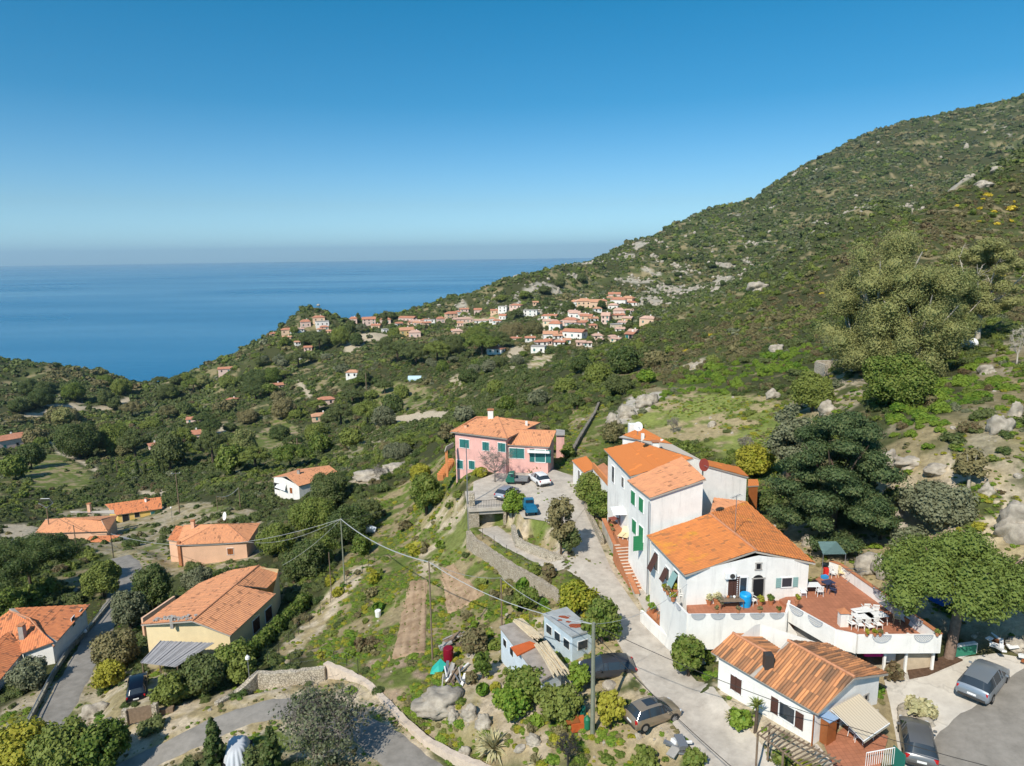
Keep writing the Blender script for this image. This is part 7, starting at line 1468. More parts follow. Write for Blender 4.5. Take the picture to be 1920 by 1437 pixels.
# small bushes of the vegetable terraces
g = random.Random(77); gi = 0; GB_ = {}
for k in range(64):
    u, v = g.choice([(g.uniform(600, 720), g.uniform(1060, 1240)), (g.uniform(720, 860), g.uniform(950, 1050)), (g.uniform(840, 930), g.uniform(1090, 1200)), (g.uniform(930, 1050), g.uniform(1070, 1150)), (g.uniform(860, 960), g.uniform(1200, 1320)), (g.uniform(880, 1060), g.uniform(1340, 1430))])
    w_ = g.uniform(12, 30); wh_ = 'left of the ploughed plots' if u < 720 else 'above the ploughed plots' if v < 1050 else 'right of the ploughed plots' if v < 1200 else 'on the slope below the shack'
    GB_.setdefault((wh_, g.choice(['bright', 'mid', 'lime', 'olive', 'brown'])), []).append((u, v, w_))
for (wh_, ky), L_ in GB_.items():
    L_.sort()
    for i, (u, v, w_) in enumerate(L_):
        b_, R_, H = place(u, v, w_, v-w_*g.uniform(.55, .9)); plant('bush', '%s garden bush, %s from the left %s' % ({'bright': 'bright green', 'mid': 'mid-green', 'lime': 'yellow-green', 'olive': 'olive', 'brown': 'brownish'}[ky], ORD0[i], wh_), 'shrub', b_-np.array([0, 0, .1]), 'round', R_, max(H, R_), 900+i % 2, ky, q=.8, share=('gb', ky, i % 2), rz=g.uniform(0, 6), group='small garden bushes '+wh_)
def wirefence(label, px, h_, step=2.2):
    P = hitv(px); o = thing('wire_fence', label, 'fence', P[0]); tops = []
    for a, b_ in zip(P[:-1], P[1:]):
        n = max(1, int(np.linalg.norm(b_-a)/step))
        for k in range(n): q = a+(b_-a)*k/n; q = np.array([q[0], q[1], th(q[0], q[1])]); MB().tube([q+[0, 0, -.2], q+[0, 0, h_]], .03, n=5).build('post', M_DMETAL, o, world=True); tops.append(q)
    for z in (.3, .8, h_-.05): MB().tube([q+[0, 0, z] for q in tops], .008, n=3).build('fence_wire', M_METAL, o, world=True)
wirefence('wire fence on thin posts between the dry track and the terraces', [(503,1250),(560,1190),(620,1130),(680,1075),(712,1040)], 1.5)
wirefence('wire fence along the top of the rough stone wall', [(545,1250),(605,1240),(650,1250),(695,1272)], 1.5); wirefence('wire fence of thin posts along the driveway wall', [(905,1010),(950,1043),(990,1068),(1030,1092),(1060,1112)], 1.3)
# bare trees
def bare(u, v, w_, vt, label, m_=None, leafkey=None, n=9, tw=14, nl=14, r0=.12, lsz=.06):
    b_, R_, H = place(u, v, w_, vt); o = thing('bare_tree', label, 'tree', b_); limbs(H, R_, n, r0, int(u), .28, 0, twigs=tw, up=.6).build('trunk', m_ or M_TWIG, o)
    cs = shell(60, R_*.8, H*.35, int(v), -.6, .5); cs[:, 2] += H*.58; mb = MB(); g = random.Random(int(u))
    for c in cs:
        for k in range(16): d = np.array([g.gauss(0, 1), g.gauss(0, 1), g.gauss(.3, 1)])*R_*.13; mb.tube([tuple(c), tuple(c+d)], .014, .006, n=3, cap=False)
    mb.build('twigs', m_ or M_TWIG, o)
    if leafkey: V, F = leaves(cs, np.full(len(cs), R_*.26), nl, lsz, seed=int(u)); link('leaves', mesh4('leaves', V, F, LM[leafkey]), o)
    return o
bare(612,1425,195,1300,'wide grey half-bare tree with sparse leaves beside the road at the bottom', leafkey='grey', n=11, tw=16, nl=70, r0=.16, lsz=.08)
bare(928,905,80,836,'bare brown tree in front of the pink farmhouse', n=8, tw=10, r0=.12); bare(975,880,40,850,'small bare bush left of the farmhouse porch', n=6, tw=6, r0=.05)
bare(1262,812,30,780,'leafless sapling in the green meadow', n=5, tw=5, r0=.06); bare(1400,850,40,815,'leafless bush left of the yellow-green tree', n=6, tw=6, r0=.06); bare(1065,1437,50,1370,'dead leafless tree at the bottom edge under the orange box', M_DMETAL, n=6, tw=5, r0=.09); bare(712,905,40,870,'bare shrub on the rock slab left of the farmhouse', n=6, tw=5, r0=.06)
bare(1905,690,40,600,'thin grey leafless tree at the right edge', M_PALEBARK, n=6, tw=6, r0=.12)
# palm and agaves
def spiky(u, v, w_, vt, label, key, n=60, name='agave', cat='plant', trunk=0):
    b_, R_, H = place(u, v, w_, vt); o = thing(name, label, cat, b_); g = np.random.RandomState(int(u)); V = []; F = []
    for k in range(n):
        a = g.uniform(0, 6.28); el = g.uniform(.1, 1.35); l = R_*g.uniform(.75, 1.1); d = np.array([math.cos(a)*math.cos(el), math.sin(a)*math.cos(el), math.sin(el)]); s_ = np.array([-math.sin(a), math.cos(a), 0])*R_*.06; c = np.array([0, 0, H*trunk]); m_ = c+d*l*.55; e = c+d*l+np.array([0, 0, -l*.25*math.cos(el)]); b0 = len(V); V += [c-s_*.6, c+s_*.6, m_+s_, e, m_-s_]; F.append([b0, b0+1, b0+2, b0+4]); F.append([b0+4, b0+2, b0+3, b0+3])
    link('leaves', mesh4('leaves', np.array(V), np.array(F), LM[key]), o)
    if trunk: MB().tube([(0, 0, -.3), (.05, 0, H*trunk)], .13, .10, n=8).build('trunk', M_BARK, o)
    return o
spiky(1416,1372,44,1296,'small palm tree by the cottage wall', 'mid', 46, 'palm_tree', 'palm tree', .62)
spiky(925,1405,86,1345,'large pale striped agave clump near the bottom edge', 'agave', 120); spiky(1008,1432,46,1400,'smaller pale agave right of the large clump at the bottom', 'agave', 60); spiky(905,1385,40,1350,'agave rosette on the left of the large pale clump', 'agave', 60)
spiky(1370,1345,36,1315,'spiky pale succulents at the foot of the cottage wall', 'agave', 50); spiky(1432,940,30,915,'pale spiky plant behind the villa', 'agave', 40); spiky(378,1272,50,1235,'fan of palm leaves beside the carport', 'bright', 40, 'palm_shrub')
spiky(1510,815,70,770,'pale dry spiky thicket left of the conifer top', 'agave', 70, 'dry_shrub', 'shrub')
# mid and far trees, ordered along the landmark they stand near
FAR = {}
def fartree(u, v, w_, vt, kind, key):
    lm = min(LANDM, key=lambda q: (q[0]-u)**2+(q[1]-v)**2*2.5); FAR.setdefault((lm[2], kind, key), []).append((u, v, w_, vt))
LANDM = [(60,760,'on the hill at the left'),(30,850,'near the left edge roofs'),(170,840,'left of the cypress row'),(300,850,'around the cypress row'),(400,830,'in the dark grove left of centre'),(510,860,'above the lone white gabled house'),
 (610,800,'round the orange houses in the valley'),(560,740,'by the pale zigzag track'),(480,680,'on the slope falling to the sea'),(590,610,'on the headland hilltop'),(700,620,'along the skyline houses'),(790,660,'in the grove under the yellow villa'),
 (700,760,'beside the terraced plots'),(880,640,'below the far hamlet road'),(960,600,'left of the far village'),(1120,600,'among the far village houses'),(1010,540,'on the ridge above the village'),(1180,680,'on the spur right of the far village'),(880,740,'behind the pink farmhouse'),(1200,560,'at the foot of the mountain')]
g = random.Random(21)
for (u, v, w_, vt, kd, ky) in [(150,860,90,792,'round','dark'),(215,850,70,795,'round','mid'),(255,862,60,800,'pine','dark'),(320,880,60,812,'round','dark'),(345,870,60,790,'pine','mid'),(400,870,60,800,'pine','dark'),(435,890,60,830,'round','mid'),(460,860,50,800,'round','gum'),(480,885,60,830,'pine','mid'),(545,880,80,830,'pine','mid'),(600,850,50,812,'round','mid'),(640,800,55,752,'pine','dark'),(690,800,60,748,'pine','mid'),(720,800,50,760,'round','grey'),(660,840,50,800,'round','mid'),
  (745,680,55,636,'pine','dark'),(780,684,60,640,'pine','dark'),(820,678,55,636,'pine','mid'),(850,665,45,630,'round','dark'),(905,668,75,622,'pine','mid'),(935,655,50,618,'pine','dark'),(895,640,50,612,'round','mid'),(960,640,60,608,'round','olive'),(1000,630,40,602,'round','olive'),(968,600,30,578,'pine','dark'),(1065,590,30,565,'round','dark'),(1128,580,20,562,'round','dark'),(1180,618,16,602,'round','dark'),
  (905,700,30,672,'round','dark'),(935,690,40,668,'round','dark'),(970,686,28,664,'round','grey'),(880,720,45,690,'round','dark'),(930,740,40,712,'round','mid'),(560,690,50,655,'pine','dark'),(510,720,40,690,'round','mid'),(470,730,45,695,'pine','dark'),(430,730,36,705,'round','mid'),(380,730,30,700,'round','gum'),(300,720,30,704,'pine','dark'),(330,722,24,704,'round','dark'),(350,715,22,698,'round','mid'),(600,660,50,620,'pine','dark'),(640,650,40,612,'round','mid'),(660,625,20,598,'round','dark'),(722,610,14,582,'cypress','dark'),(672,605,12,586,'cypress','dark'),(735,600,20,584,'round','dark'),
  (1050,540,22,520,'round','dark'),(1090,530,20,513,'round','dark'),(1020,552,24,535,'round','dark'),(985,560,26,545,'round','mid'),(940,566,24,552,'round','mid'),(1128,505,10,492,'round','dark'),(60,880,50,830,'round','dark'),(30,900,46,850,'round','mid'),(120,800,40,762,'round','gum'),(200,760,34,728,'round','dark'),(230,740,40,710,'round','mid'),(85,745,40,715,'round','dark'),
  (258,893,10,858,'cypress','dark'),(273,893,9,866,'cypress','dark'),(297,888,11,840,'cypress','dark'),(306,890,8,860,'cypress','dark'),(697,772,9,740,'cypress','dark'),(862,645,7,626,'cypress','dark'),(1170,700,60,650,'round','dark'),(1230,690,50,655,'round','olive'),(1120,720,50,680,'round','mid'),(1160,740,60,700,'round','dark'),(1210,720,40,690,'round','bright'),(1090,700,46,665,'round','dark'),(1060,740,46,705,'round','mid'),(1010,760,40,730,'round','grey'),(950,770,40,740,'round','mid'),(870,790,44,760,'round','grey'),(840,830,40,790,'round','brown')]:
    fartree(u, v, w_, vt, kd, ky)
for k in range(70):
    u = g.uniform(20, 760); v = g.uniform(725, 860); w_ = g.uniform(22, 48); fartree(u, v, w_, v-w_*g.uniform(.6, .85), g.choice(['round', 'round', 'pine']), g.choice(['dark', 'mid', 'dark', 'olive']))
for k in range(45):
    u = g.uniform(470, 1000); v = g.uniform(625, 720); w_ = g.uniform(14, 32); fartree(u, v, w_, v-w_*g.uniform(.6, .9), g.choice(['round', 'round', 'pine']), g.choice(['dark', 'mid', 'dark', 'grey']))
for k in range(40):
    u = g.uniform(1240, 1540); v = g.uniform(440, 560); w_ = g.uniform(9, 18); fartree(u, v, w_, v-w_*g.uniform(.5, .8), 'round', g.choice(['dark', 'mid']))
for k in range(62):
    u = g.uniform(1020, 1220); v = g.uniform(565, 665); w_ = g.uniform(8, 15); fartree(u, v, w_, v-w_*g.uniform(.6, 1.0), 'round', g.choice(['dark', 'mid', 'dark']))
ORD = ['first','second','third','fourth','fifth','sixth','seventh','eighth','ninth','tenth','eleventh','twelfth','thirteenth','fourteenth','fifteenth','sixteenth','seventeenth','eighteenth','nineteenth','twentieth']
def nth(i): return ORD[i] if i < 20 else '%d%s' % (i+1, {1: 'st', 2: 'nd', 3: 'rd'}.get((i+1) % 10, 'th'))
KN = {'round': ('round-crowned tree', 'tree'), 'pine': ('umbrella pine', 'stone_pine'), 'cypress': ('narrow cypress', 'cypress')}; CN = {'dark': 'dark green', 'mid': 'mid-green', 'olive': 'olive-toned', 'gum': 'brownish-green', 'grey': 'greyish', 'bright': 'bright green', 'brown': 'brownish'}
for (where, kd, ky), L_ in FAR.items():
    L_.sort()
    for i, (u, v, w_, vt) in enumerate(L_):
        b_, R_, H = place(u, v, w_, vt); H = min(max(H, R_*.9), R_*7 if kd == 'cypress' else R_*2.6); lb = '%s %s, %s from the left %s' % (CN[ky], KN[kd][0], nth(i), where) if len(L_) > 1 else '%s %s %s' % (CN[ky], KN[kd][0], where)
        plant(KN[kd][1], lb, 'tree', b_-np.array([0, 0, .3]), kd, R_, H, 500+i % 3, ky, q=.22, share=(kd, ky, i % 3, int(R_ > 8)), rz=g.uniform(0, 6), group='trees '+where)
# ---------------------------------------------------------------- rocks
def boulder(u, v, w_, h_px, label, seed, flat=1.0, dz=.0, m_=None, name='boulder'):
    b_ = at(u, v); D = float(b_@Fv); R_ = w_/2/FPX*D; Hh = h_px/FPX*D; bm = bmesh.new(); bmesh.ops.create_icosphere(bm, subdivisions=4, radius=1); g = np.random.RandomState(seed); V = np.array([q.co[:] for q in bm.verts])
    n = fbm(V[:, 0]*1.3+seed, V[:, 1]*1.3+V[:, 2]*1.7, 4)*.55+fbm(V[:, 2]*3+seed, V[:, 0]*3+V[:, 1]*2, 3)*.14; n = n-.22*np.abs(fbm(V[:, 0]*2.2+seed*3, V[:, 1]*2.2+V[:, 2]*2.9, 4)); V = V*(1+n)[:, None]; V[:, 0] *= R_; V[:, 1] *= R_*.8*flat; V[:, 2] *= Hh*.75
    for q, p in zip(bm.verts, V): q.co = p
    me = bpy.data.meshes.new(name); bm.to_mesh(me); bm.free(); me.polygons.foreach_set("use_smooth", [True]*len(me.polygons)); me.materials.append(m_ or M_ROCK); o = link(name, me, None, b_+np.array([0, 0, Hh*.15+dz])); o.rotation_euler = (0, 0, g.uniform(-.3, .3)); return tag(o, label, 'rock')
boulder(822,1322,86,30,'huge flat grey boulder below the dark red drum', 3, 1.3)
for i, (u, v, w_, h_, l_) in enumerate(((1876,808,44,36,'large round pale boulder high on the right slope'),(1905,780,26,34,'upright pale boulder at the right edge of the slope'),(1850,925,26,22,'boulder beneath the crooked tree'),(1700,872,56,20,'flat pale rock slab left of the crooked tree'),(1755,885,46,18,'second pale rock slab nearest the crooked tree'),(1668,870,36,30,'rounded rock at the left of the pale slabs'),(1690,965,46,46,'block-like rock above the grey shrub'),(1900,1000,70,60,'big pale rock mass at the right edge above the pine'),(1850,700,30,18,'rock near the white tank'),
 (1550,775,30,26,'white-streaked rock under the fresh green shrub'),(1450,745,30,16,'rock at the top of the meadow'),(1335,800,14,14,'single white stone block in the meadow'),(1305,690,20,12,'small pale rock in the bright scrub'),(1455,660,26,16,'pale rock above the bright scrub band'),(1630,1070,60,34,'brown rock pile behind the green canopy'),(1665,1080,50,40,'grey rocks left of the big pine'),(1580,1030,40,26,'stones in the dug bank behind the villa'),(1520,1020,36,20,'rocks in the shade of the dark conifer'),
 (1700,1340,50,26,'rocks round the straw-coloured shrub'),(1735,1358,36,20,'rock at the corner of the pale lot'),(880,1345,30,26,'pale rock on the slope right of the huge boulder'),(905,1362,34,26,'split rock left of the agave'),(850,1350,24,20,'small rock touching the huge boulder'),(870,1420,30,20,'pale rock near the curved wall'),(1000,1395,34,18,'rock below the clipped shrub'),(1905,1215,40,20,'rock behind the boat parts'),(30,1395,34,26,'rock at the left edge by the road'),(178,1345,50,34,'pale rock slab left of the plank gate'),(205,1365,30,22,'rock touching the plank gate wall'),
 (700,895,70,16,'long pale rock slab sloping up towards the farmhouse'),(740,880,50,12,'upper end of the long pale slab'),(1845,350,34,12,'long pale rock face near the top right'),(1870,320,26,10,'bright rock patch at the top right'),(1812,278,10,10,'pale rock tower on the mountain near the skyline'),(1150,795,34,20,'grey outcrop at the lower left of the meadow'),(1175,780,44,24,'middle outcrop at the edge of the meadow'),(1210,760,50,26,'top outcrop at the edge of the meadow'),(597,573,8,3,'bare rock crowning the headland'),(823,574,8,4,'rocky knob on the far skyline'),(1345,548,24,10,'pale rock on the spur crest'),(1420,545,40,18,'light rock slope behind the spur crest'))): boulder(u, v, w_, h_, l_, 10+i)
_o = thing('ruined_hut', 'ruined stone hut walls left of the wide dome-shaped shrub', 'ruin', at(1555,700)); _b = at(1555,700)
for dx, dy, w_, d_, h_ in ((-1.5, 0, .6, 4, 1.8), (1.6, 0, .6, 4, 2.3), (0, 1.8, 3, .6, 2.0)): MB().box((dx, dy, h_/2-.3), (w_, d_, h_+.6)).build('wall', M_STONE2, _o)
# ---------------------------------------------------------------- the far village, the headland and the valley houses
FW = {'w': M_WHITE, 'p': mat("pale_pink_plaster", (.70, .52, .44), .9, .2, var=.08), 'o': mat("far_orange_plaster", (.68, .48, .33), .9, .2, var=.08), 'c': mat("far_cream_plaster", (.66, .55, .40), .9, .2, var=.08), 'y': mat("far_yellow_plaster", (.64, .48, .22), .9, .2, var=.08)}
FR = {'r': mat("far_red_roof", (.47, .21, .13), .9, .2, var=.25, vscale=.8), 'o': mat("far_orange_roof", (.53, .28, .17), .9, .2, var=.2, vscale=.8), 's': mat("far_salmon_roof", (.54, .35, .27), .9, .2, var=.2, vscale=.8), 'f': M_GREYC}
FWN = {'w': 'white', 'p': 'pale pink', 'o': 'orange', 'c': 'cream', 'y': 'yellow'}; FRN = {'r': 'red roof', 'o': 'orange roof', 's': 'faded roof', 'f': 'flat grey roof'}
HL = {}
def fh(u, v, w_, h_, wc, rc, where, gable=0): HL.setdefault((where, wc, rc), []).append((u, v, w_, h_, gable))
W_ = 'in the far village'
for a in [(1080,575,20,14,'w','o'),(1095,578,26,20,'o','o'),(1118,577,22,17,'o','o'),(1130,572,14,12,'o','r'),(1152,560,22,13,'p','r'),(1160,572,28,16,'w','r'),(1178,568,22,14,'o','o'),(1150,580,18,12,'w','s'),(1160,592,20,16,'p','s'),(1078,596,20,14,'w','s'),(1100,600,22,12,'o','r'),(1112,604,16,11,'w','o'),(1136,606,15,22,'p','s'),(1070,608,26,14,'p','r'),(1092,612,18,12,'p','r'),(1078,632,40,17,'w','r'),(1042,618,22,18,'w','r'),(1045,636,16,10,'w','o'),(1032,637,26,18,'w','o'),(1060,644,18,10,'w','o'),(1050,648,20,8,'w','r'),(1014,648,22,12,'w','r'),(1010,660,26,13,'w','f'),(1028,646,14,10,'p','r'),(994,640,18,10,'w','r'),(1112,616,14,9,'o','r'),(1215,607,28,16,'o','s'),(1177,604,18,12,'y','s'),(1155,618,18,12,'c','f'),(1120,585,14,10,'w','o'),(1066,585,12,9,'c','o'),(1143,564,12,9,'c','o')]: fh(*a, W_)
W_ = 'along the skyline'
for a in [(663,605,14,12,'p','r'),(692,608,24,15,'p','r'),(723,606,20,11,'p','r'),(765,602,30,10,'p','r'),(800,606,24,9,'p','r'),(846,598,22,15,'o','r'),(826,605,14,12,'p','r'),(806,610,20,12,'w','f'),(858,590,10,8,'w','r'),(870,585,16,8,'p','r'),(896,588,14,11,'p','r'),(928,588,16,9,'o','r'),(943,585,16,12,'w','f'),(968,578,22,9,'p','r'),(868,604,36,10,'p','s'),(903,606,26,8,'w','s'),(995,592,26,12,'w','f'),(858,628,18,12,'o','s'),(748,612,12,9,'w','r'),(640,592,10,9,'w','r')]: fh(*a, W_)
W_ = 'on the headland slope'
for a in [(573,612,18,14,'p','r'),(598,602,22,11,'o','r'),(538,625,20,11,'o','r'),(552,622,16,9,'w','o'),(562,622,14,8,'w','s'),(512,630,10,7,'o','r'),(604,610,24,9,'w','f'),(558,672,12,11,'w','o'),(762,632,28,20,'y','o'),(778,632,22,14,'p','s'),(722,624,10,8,'w','f')]: fh(*a, W_)
W_ = 'in the valley'
for a in [(519,729,22,12,'p','r'),(612,757,28,15,'p','r'),(602,788,32,16,'o','o'),(436,754,18,8,'o','r'),(423,698,24,11,'p','r'),(321,740,24,13,'w','o'),(365,792,24,12,'p','r'),(367,826,18,22,'p','r'),(289,842,16,10,'p','r'),(18,838,40,26,'p','r'),(48,824,34,16,'p','r'),(662,706,22,14,'w','o'),(930,662,30,14,'w','r'),(966,640,22,8,'p','r'),(1004,572,10,8,'o','o'),(545,773,16,7,'o','r')]: fh(*a, W_)
g = random.Random(15)
for k in range(30): fh(g.uniform(1020, 1190), g.uniform(572, 650), g.uniform(12, 20), g.uniform(8, 13), g.choice('wwwcpc'), g.choice('rsss'), 'in the far village')
for k in range(10): fh(g.uniform(640, 960), g.uniform(598, 625), g.uniform(10, 18), g.uniform(7, 11), g.choice('wpo'), g.choice('ros'), 'along the skyline')
for k in range(8): fh(g.uniform(500, 620), g.uniform(610, 680), g.uniform(9, 16), g.uniform(6, 10), g.choice('wpo'), g.choice('ro'), 'on the headland slope')
g = random.Random(5)
for (where, wc, rc), L_ in HL.items():
    L_.sort()
    for i, (u, v, w_, h_, gb_) in enumerate(L_):
        b_ = at(u, v); D = float(b_@Fv); W = w_/FPX*D; Hh = h_/FPX*D; W = min(W, 26); dp = min(max(W*.62, 6), 12); hr = min(Hh*.30, 2.4) if rc != 'f' else .4; hw = max(Hh*.92-hr, 2.4); az_ = math.atan2(b_[0], b_[1])
        lb = '%s house with %s, %s%s' % (FWN[wc], FRN[rc], (nth(i)+' from the left ') if len(L_) > 1 else '', where)
        o = thing('house', lb, 'house', b_+np.array([0, 0, 0]), -az_+g.uniform(-.45, .35), 'houses '+where); x, y = W/2, dp/2
        wl = MB().box((0, 0, hw/2-2), (W, dp, hw+4)).build('wall', FW[wc], o)
        if rc == 'f': MB().box((0, 0, hw+.15), (W+.5, dp+.5, .3)).build('roof', FR[rc], o)
        else:
            e = .5; rl_ = x*(.55 if g.random() < .5 else 1.0); mb = MB(); z0, z1 = hw+.02, hw+hr
            mb.add([(-x-e, -y-e, z0), (x+e, -y-e, z0), (x+e, y+e, z0), (-x-e, y+e, z0), (-rl_-(e if rl_ == x else 0), 0, z1), (rl_+(e if rl_ == x else 0), 0, z1)], [(0, 1, 5, 4), (2, 3, 4, 5), (1, 2, 5), (3, 0, 4), (3, 2, 1, 0)]); r_ = mb.build('roof', FR[rc], o)
            if i % 2 == 0: MB().box((x*.3, y*.3, z1+.1), (.7, .7, 1.2)).build('chimney', FW['w'], r_)
        nw = max(2, int(W/4)); fl = 2 if hw > 5 else 1
        for k in range(nw):
            for f in range(fl):
                xx = -x+W*(k+.5)/nw; zz = 1.5+f*2.9
                if zz+.7 > hw: continue
                w1_ = MB().box((xx, -y-.03, zz), (1.1, .12, 1.5)).build('window', M_TEAL if (k+i) % 3 == 0 else M_DARK, wl)
        for k in (-1, 1): MB().box((k*(x+.03), 0, 1.6), (.12, 1.0, 1.3)).build('window', M_DARK, wl)
        KEEP.append(('poly', [b_+np.array([a_, c_, 0]) for a_, c_ in ((-x, -y), (x, -y), (x, y), (-x, y))], .5))
# loose village roofs end here; parked cars, pylons and the greenhouse in the valley plots
_o = thing('greenhouse', 'small pale blue plastic greenhouse above the terraced plots', 'greenhouse', at(778,712)); MB().tube([(-4, 0, .2), (4, 0, .2)], 2.2, n=14).build('cover', mat("pale_blue_film", (.45, .60, .66), .4), _o)
# ---------------------------------------------------------------- the macchia: ground cover nobody could count
zone_bright = [hitv(P) for P in ([(1220,770),(1225,735),(1330,690),(1400,680),(1500,650),(1580,650),(1560,690),(1420,725),(1290,755)], [(1660,780),(1740,740),(1800,830),(1790,850),(1660,840)], [(1640,740),(1900,660),(1940,760),(1760,800)])]
zone_brown = [hitv(P) for P in ([(1280,640),(1600,470),(1950,280),(1950,620),(1800,560),(1560,560),(1480,640),(1230,730),(1130,720)],)]
zone_garden = [hitv(P) for P in ([(700,1290),(560,1215),(690,985),(850,940),(910,1010),(1110,1105),(1090,1160),(900,1180),(880,1270)],)]
def build_macchia():
    N = 260000; a_ = np.radians(rng.uniform(-42, 42, N)); lr = rng.uniform(math.log(36), math.log(2400), N); r_ = np.exp(lr)
    x = np.sin(a_)*r_; y = np.cos(a_)*r_
    rad = np.clip(.55+r_/330*1.0, .6, 6)
    want = np.clip(TVh(x, y, TV), 0, 1)
    # coverage: density in log-polar space must be cover / (pi (rad/r)^2); sampled density is N/area
    dens = N/(math.radians(84)*(math.log(2400)-math.log(36))); need = 1.25/(math.pi*(rad/r_)**2); p = want*need/dens*(.55+.9*sm((fbm(x/16+3, y/16, 3)+.25)/.5))
    keep = rng.rand(N) < p; keep &= TVh(x, y, TZ) > SEA+1
    x, y, r_, rad = x[keep], y[keep], r_[keep], rad[keep]
    near = r_ < 900; ok = np.ones(len(x), bool); ok[near] = keepout(x[near], y[near], .8)
    x, y, r_, rad = x[ok], y[ok], r_[ok], rad[ok]; z = TH(x, y)-.15*rad
    n1 = fbm(x/30, y/30, 3); n2 = rng.rand(len(x)); n3 = fbm(x/110+7, y/110, 2)
    kind = np.full(len(x), 'dark', dtype='<U8')
    kind[(n1+n2*.7-.35) > .1] = 'mid'; kind[(n1+n3+n2*.5) > .62] = 'olive'; kind[(n2 > .93)] = 'brown'; kind[(n2 > .90) & (n2 < .93)] = 'grey'
    mtn = (x > -100) & (r_ > 480) & (z > -60); kind[mtn & (n2 < .5)] = 'dark'; kind[mtn & (n2 > .84)] = 'grey'; kind[mtn & (n3 > .25) & (n2 > .3) & (n2 < .6)] = 'olive'
    for P in zone_brown:
        i = inpoly(x, y, P); kind[i & (n2 < .34)] = 'brown'; kind[i & (n2 >= .34) & (n2 < .6)] = 'olive'; kind[i & (n2 >= .6) & (n2 < .75)] = 'mid'; kind[i & (n2 > .992)] = 'yellow'
    for P in zone_bright:
        i = inpoly(x, y, P); kind[i & (n2 < .8)] = 'bright'
    lod = np.where(r_ < 170, 0, np.where(r_ < 480, 1, 2)); S = rad*(rng.uniform(.42, 1.15, len(x))+(rng.rand(len(x)) > .82)*rng.uniform(0, .9, len(x))); tot = 0
    names = {'dark': 'evergreen_scrub', 'mid': 'green_scrub', 'olive': 'olive_scrub', 'brown': 'heather_scrub', 'bright': 'lentisk_scrub', 'yellow': 'broom_scrub', 'grey': 'grey_scrub'}
    for ki, k in enumerate(names):
        for l in (0, 1, 2):
            i = (kind == k) & (lod == l)
            if i.sum() < 1: continue
            scatter(names[k], bush_proto(k, l, ki*10+l), np.stack([x[i], y[i], z[i]], -1), S[i], ki*3+l); tot += i.sum()
    print("macchia", tot)
build_macchia()
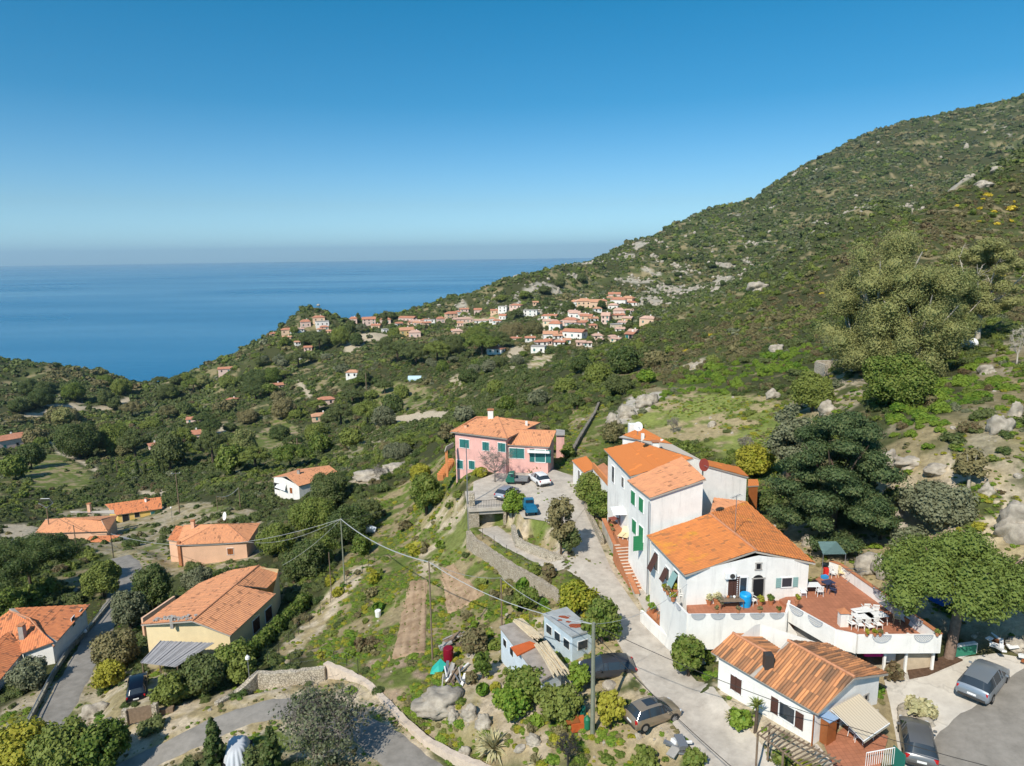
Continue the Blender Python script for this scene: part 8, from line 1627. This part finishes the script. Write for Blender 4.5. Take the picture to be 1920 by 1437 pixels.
def build_herbs():
    """low weeds, tufts and small stones on the open ground near the camera"""
    N = 95000; a_ = np.radians(rng.uniform(-40, 40, N)); r_ = np.exp(rng.uniform(math.log(38), math.log(170), N)); x = np.sin(a_)*r_; y = np.cos(a_)*r_
    open_ = TVh(x, y, TV) < .5; n = fbm(x/5, y/5, 3); lush_ = TVh(x, y, TC[:, 1]) > TVh(x, y, TC[:, 0])*.92
    p = np.where(lush_, .9, .16)*sm((n+.35)/.5); k = open_ & (rng.rand(N) < p) & keepout(x, y, .1)
    x, y = x[k], y[k]; q = rng.rand(len(x)); S = rng.uniform(.10, .40, len(x))*np.where(rng.rand(len(x)) > .9, 2.0, 1); z = TH(x, y)-S*.1
    for nm, key, i in (("green_weeds", 'bright', q < .38), ("yellow_green_weeds", 'lime', (q >= .38) & (q < .62)), ("dry_tufts", 'olive', (q >= .62) & (q < .82)), ("grass_tufts", 'mid', q >= .82)):
        scatter(nm, bush_proto(key, 1, 90), np.stack([x[i], y[i], z[i]], -1), np.stack([S[i], S[i], S[i]*.6], -1), 5)
    ex = []
    for L_, hw in ((LANE, 2.0), (LEFTROAD, 1.95), (BOTROAD, 1.75), (RAMP, 1.55)):
        for a, b_ in zip(L_[:-1], L_[1:]):
            d = (b_-a)[:2]; l = np.linalg.norm(d); n_ = np.array([-d[1], d[0]])/l
            for k in range(int(l*5)): s_ = rng.choice([-1, 1]); q = a[:2]+d*rng.rand()+n_*s_*(hw+abs(rng.normal())*.35); ex.append((q[0], q[1]))
    ex = np.array(ex); S = rng.uniform(.06, .26, len(ex)); z = TH(ex[:, 0], ex[:, 1]); i = rng.rand(len(ex)) < .5
    for nm, key, i in (("verge_weeds", 'bright', i), ("verge_grass", 'olive', ~i)): scatter(nm, bush_proto(key, 1, 91), np.stack([ex[i, 0], ex[i, 1], z[i]], -1), np.stack([S[i], S[i], S[i]*.7], -1), 6)
    N = 9000; a_ = np.radians(rng.uniform(-40, 40, N)); r_ = np.exp(rng.uniform(math.log(38), math.log(200), N)); x = np.sin(a_)*r_; y = np.cos(a_)*r_
    k = (TVh(x, y, TC[:, 0]) > .24) & ((x > 8) | (rng.rand(N) < .35)) & keepout(x, y, .1) & (rng.rand(N) < .6); x, y = x[k], y[k]; S = np.minimum(rng.pareto(2.5, len(x))*.09+.06, .7)
    V, F = blobs(np.zeros((1, 3)), np.array([1.]), 3, 2); src = bpy.data.objects.new("stone_source", mesh4("stone", V, F, M_ROCK)); HID.objects.link(src)
    scatter("loose_stones", src, np.stack([x, y, TH(x, y)], -1), S, 8, tilt=.6)
    # granite outcrops of the mountain
    N = 60000; a_ = np.radians(rng.uniform(-5, 40, N)); r_ = np.exp(rng.uniform(math.log(300), math.log(1900), N)); x = np.sin(a_)*r_; y = np.cos(a_)*r_
    n = fbm(x/28, y/28+3, 4)+fbm(x/160+2, y/160, 2)*.55-np.clip((r_-900)/900, 0, .35); k = (n > .02) & (rng.rand(N) < np.clip((n-.0)*1.3, 0, .7)*.6) & (r_ > 600) & (TVh(x, y, TZ) > -70); x, y, r_ = x[k], y[k], r_[k]
    S = r_/600*rng.uniform(.4, 1.7, len(x)); scatter("granite_outcrops", src, np.stack([x, y, TH(x, y)+S*.3], -1), S, 9, tilt=.7); print("rocks", len(x))
build_herbs()
scatter('seedling_rows', bush_proto('mid', 1, 95), np.stack([SEEDLINGS[:, 0], SEEDLINGS[:, 1], TH(SEEDLINGS[:, 0], SEEDLINGS[:, 1])+.06], -1), np.random.RandomState(4).uniform(.05, .12, len(SEEDLINGS)), 12)

# ---------------------------------------------------------------- sea air: far things fade to pale blue
hz_ = bpy.data.materials.new("sea_haze"); hz_.use_nodes = True; t = hz_.node_tree
for n_ in list(t.nodes):
    if n_.type != 'OUTPUT_MATERIAL': t.nodes.remove(n_)
pv = t.nodes.new("ShaderNodeVolumePrincipled"); pv.inputs["Color"].default_value = (.56, .82, 1.0, 1); pv.inputs["Density"].default_value = 4.0e-5; pv.inputs["Anisotropy"].default_value = .1
t.links.new(pv.outputs[0], t.nodes["Material Output"].inputs["Volume"])
ztop = max(float(TZ.max())+15, 60); tag(MB().box((0, 0, (ztop-265)/2), (92000, 92000, ztop+265)).build("haze", hz_), kind='stuff')
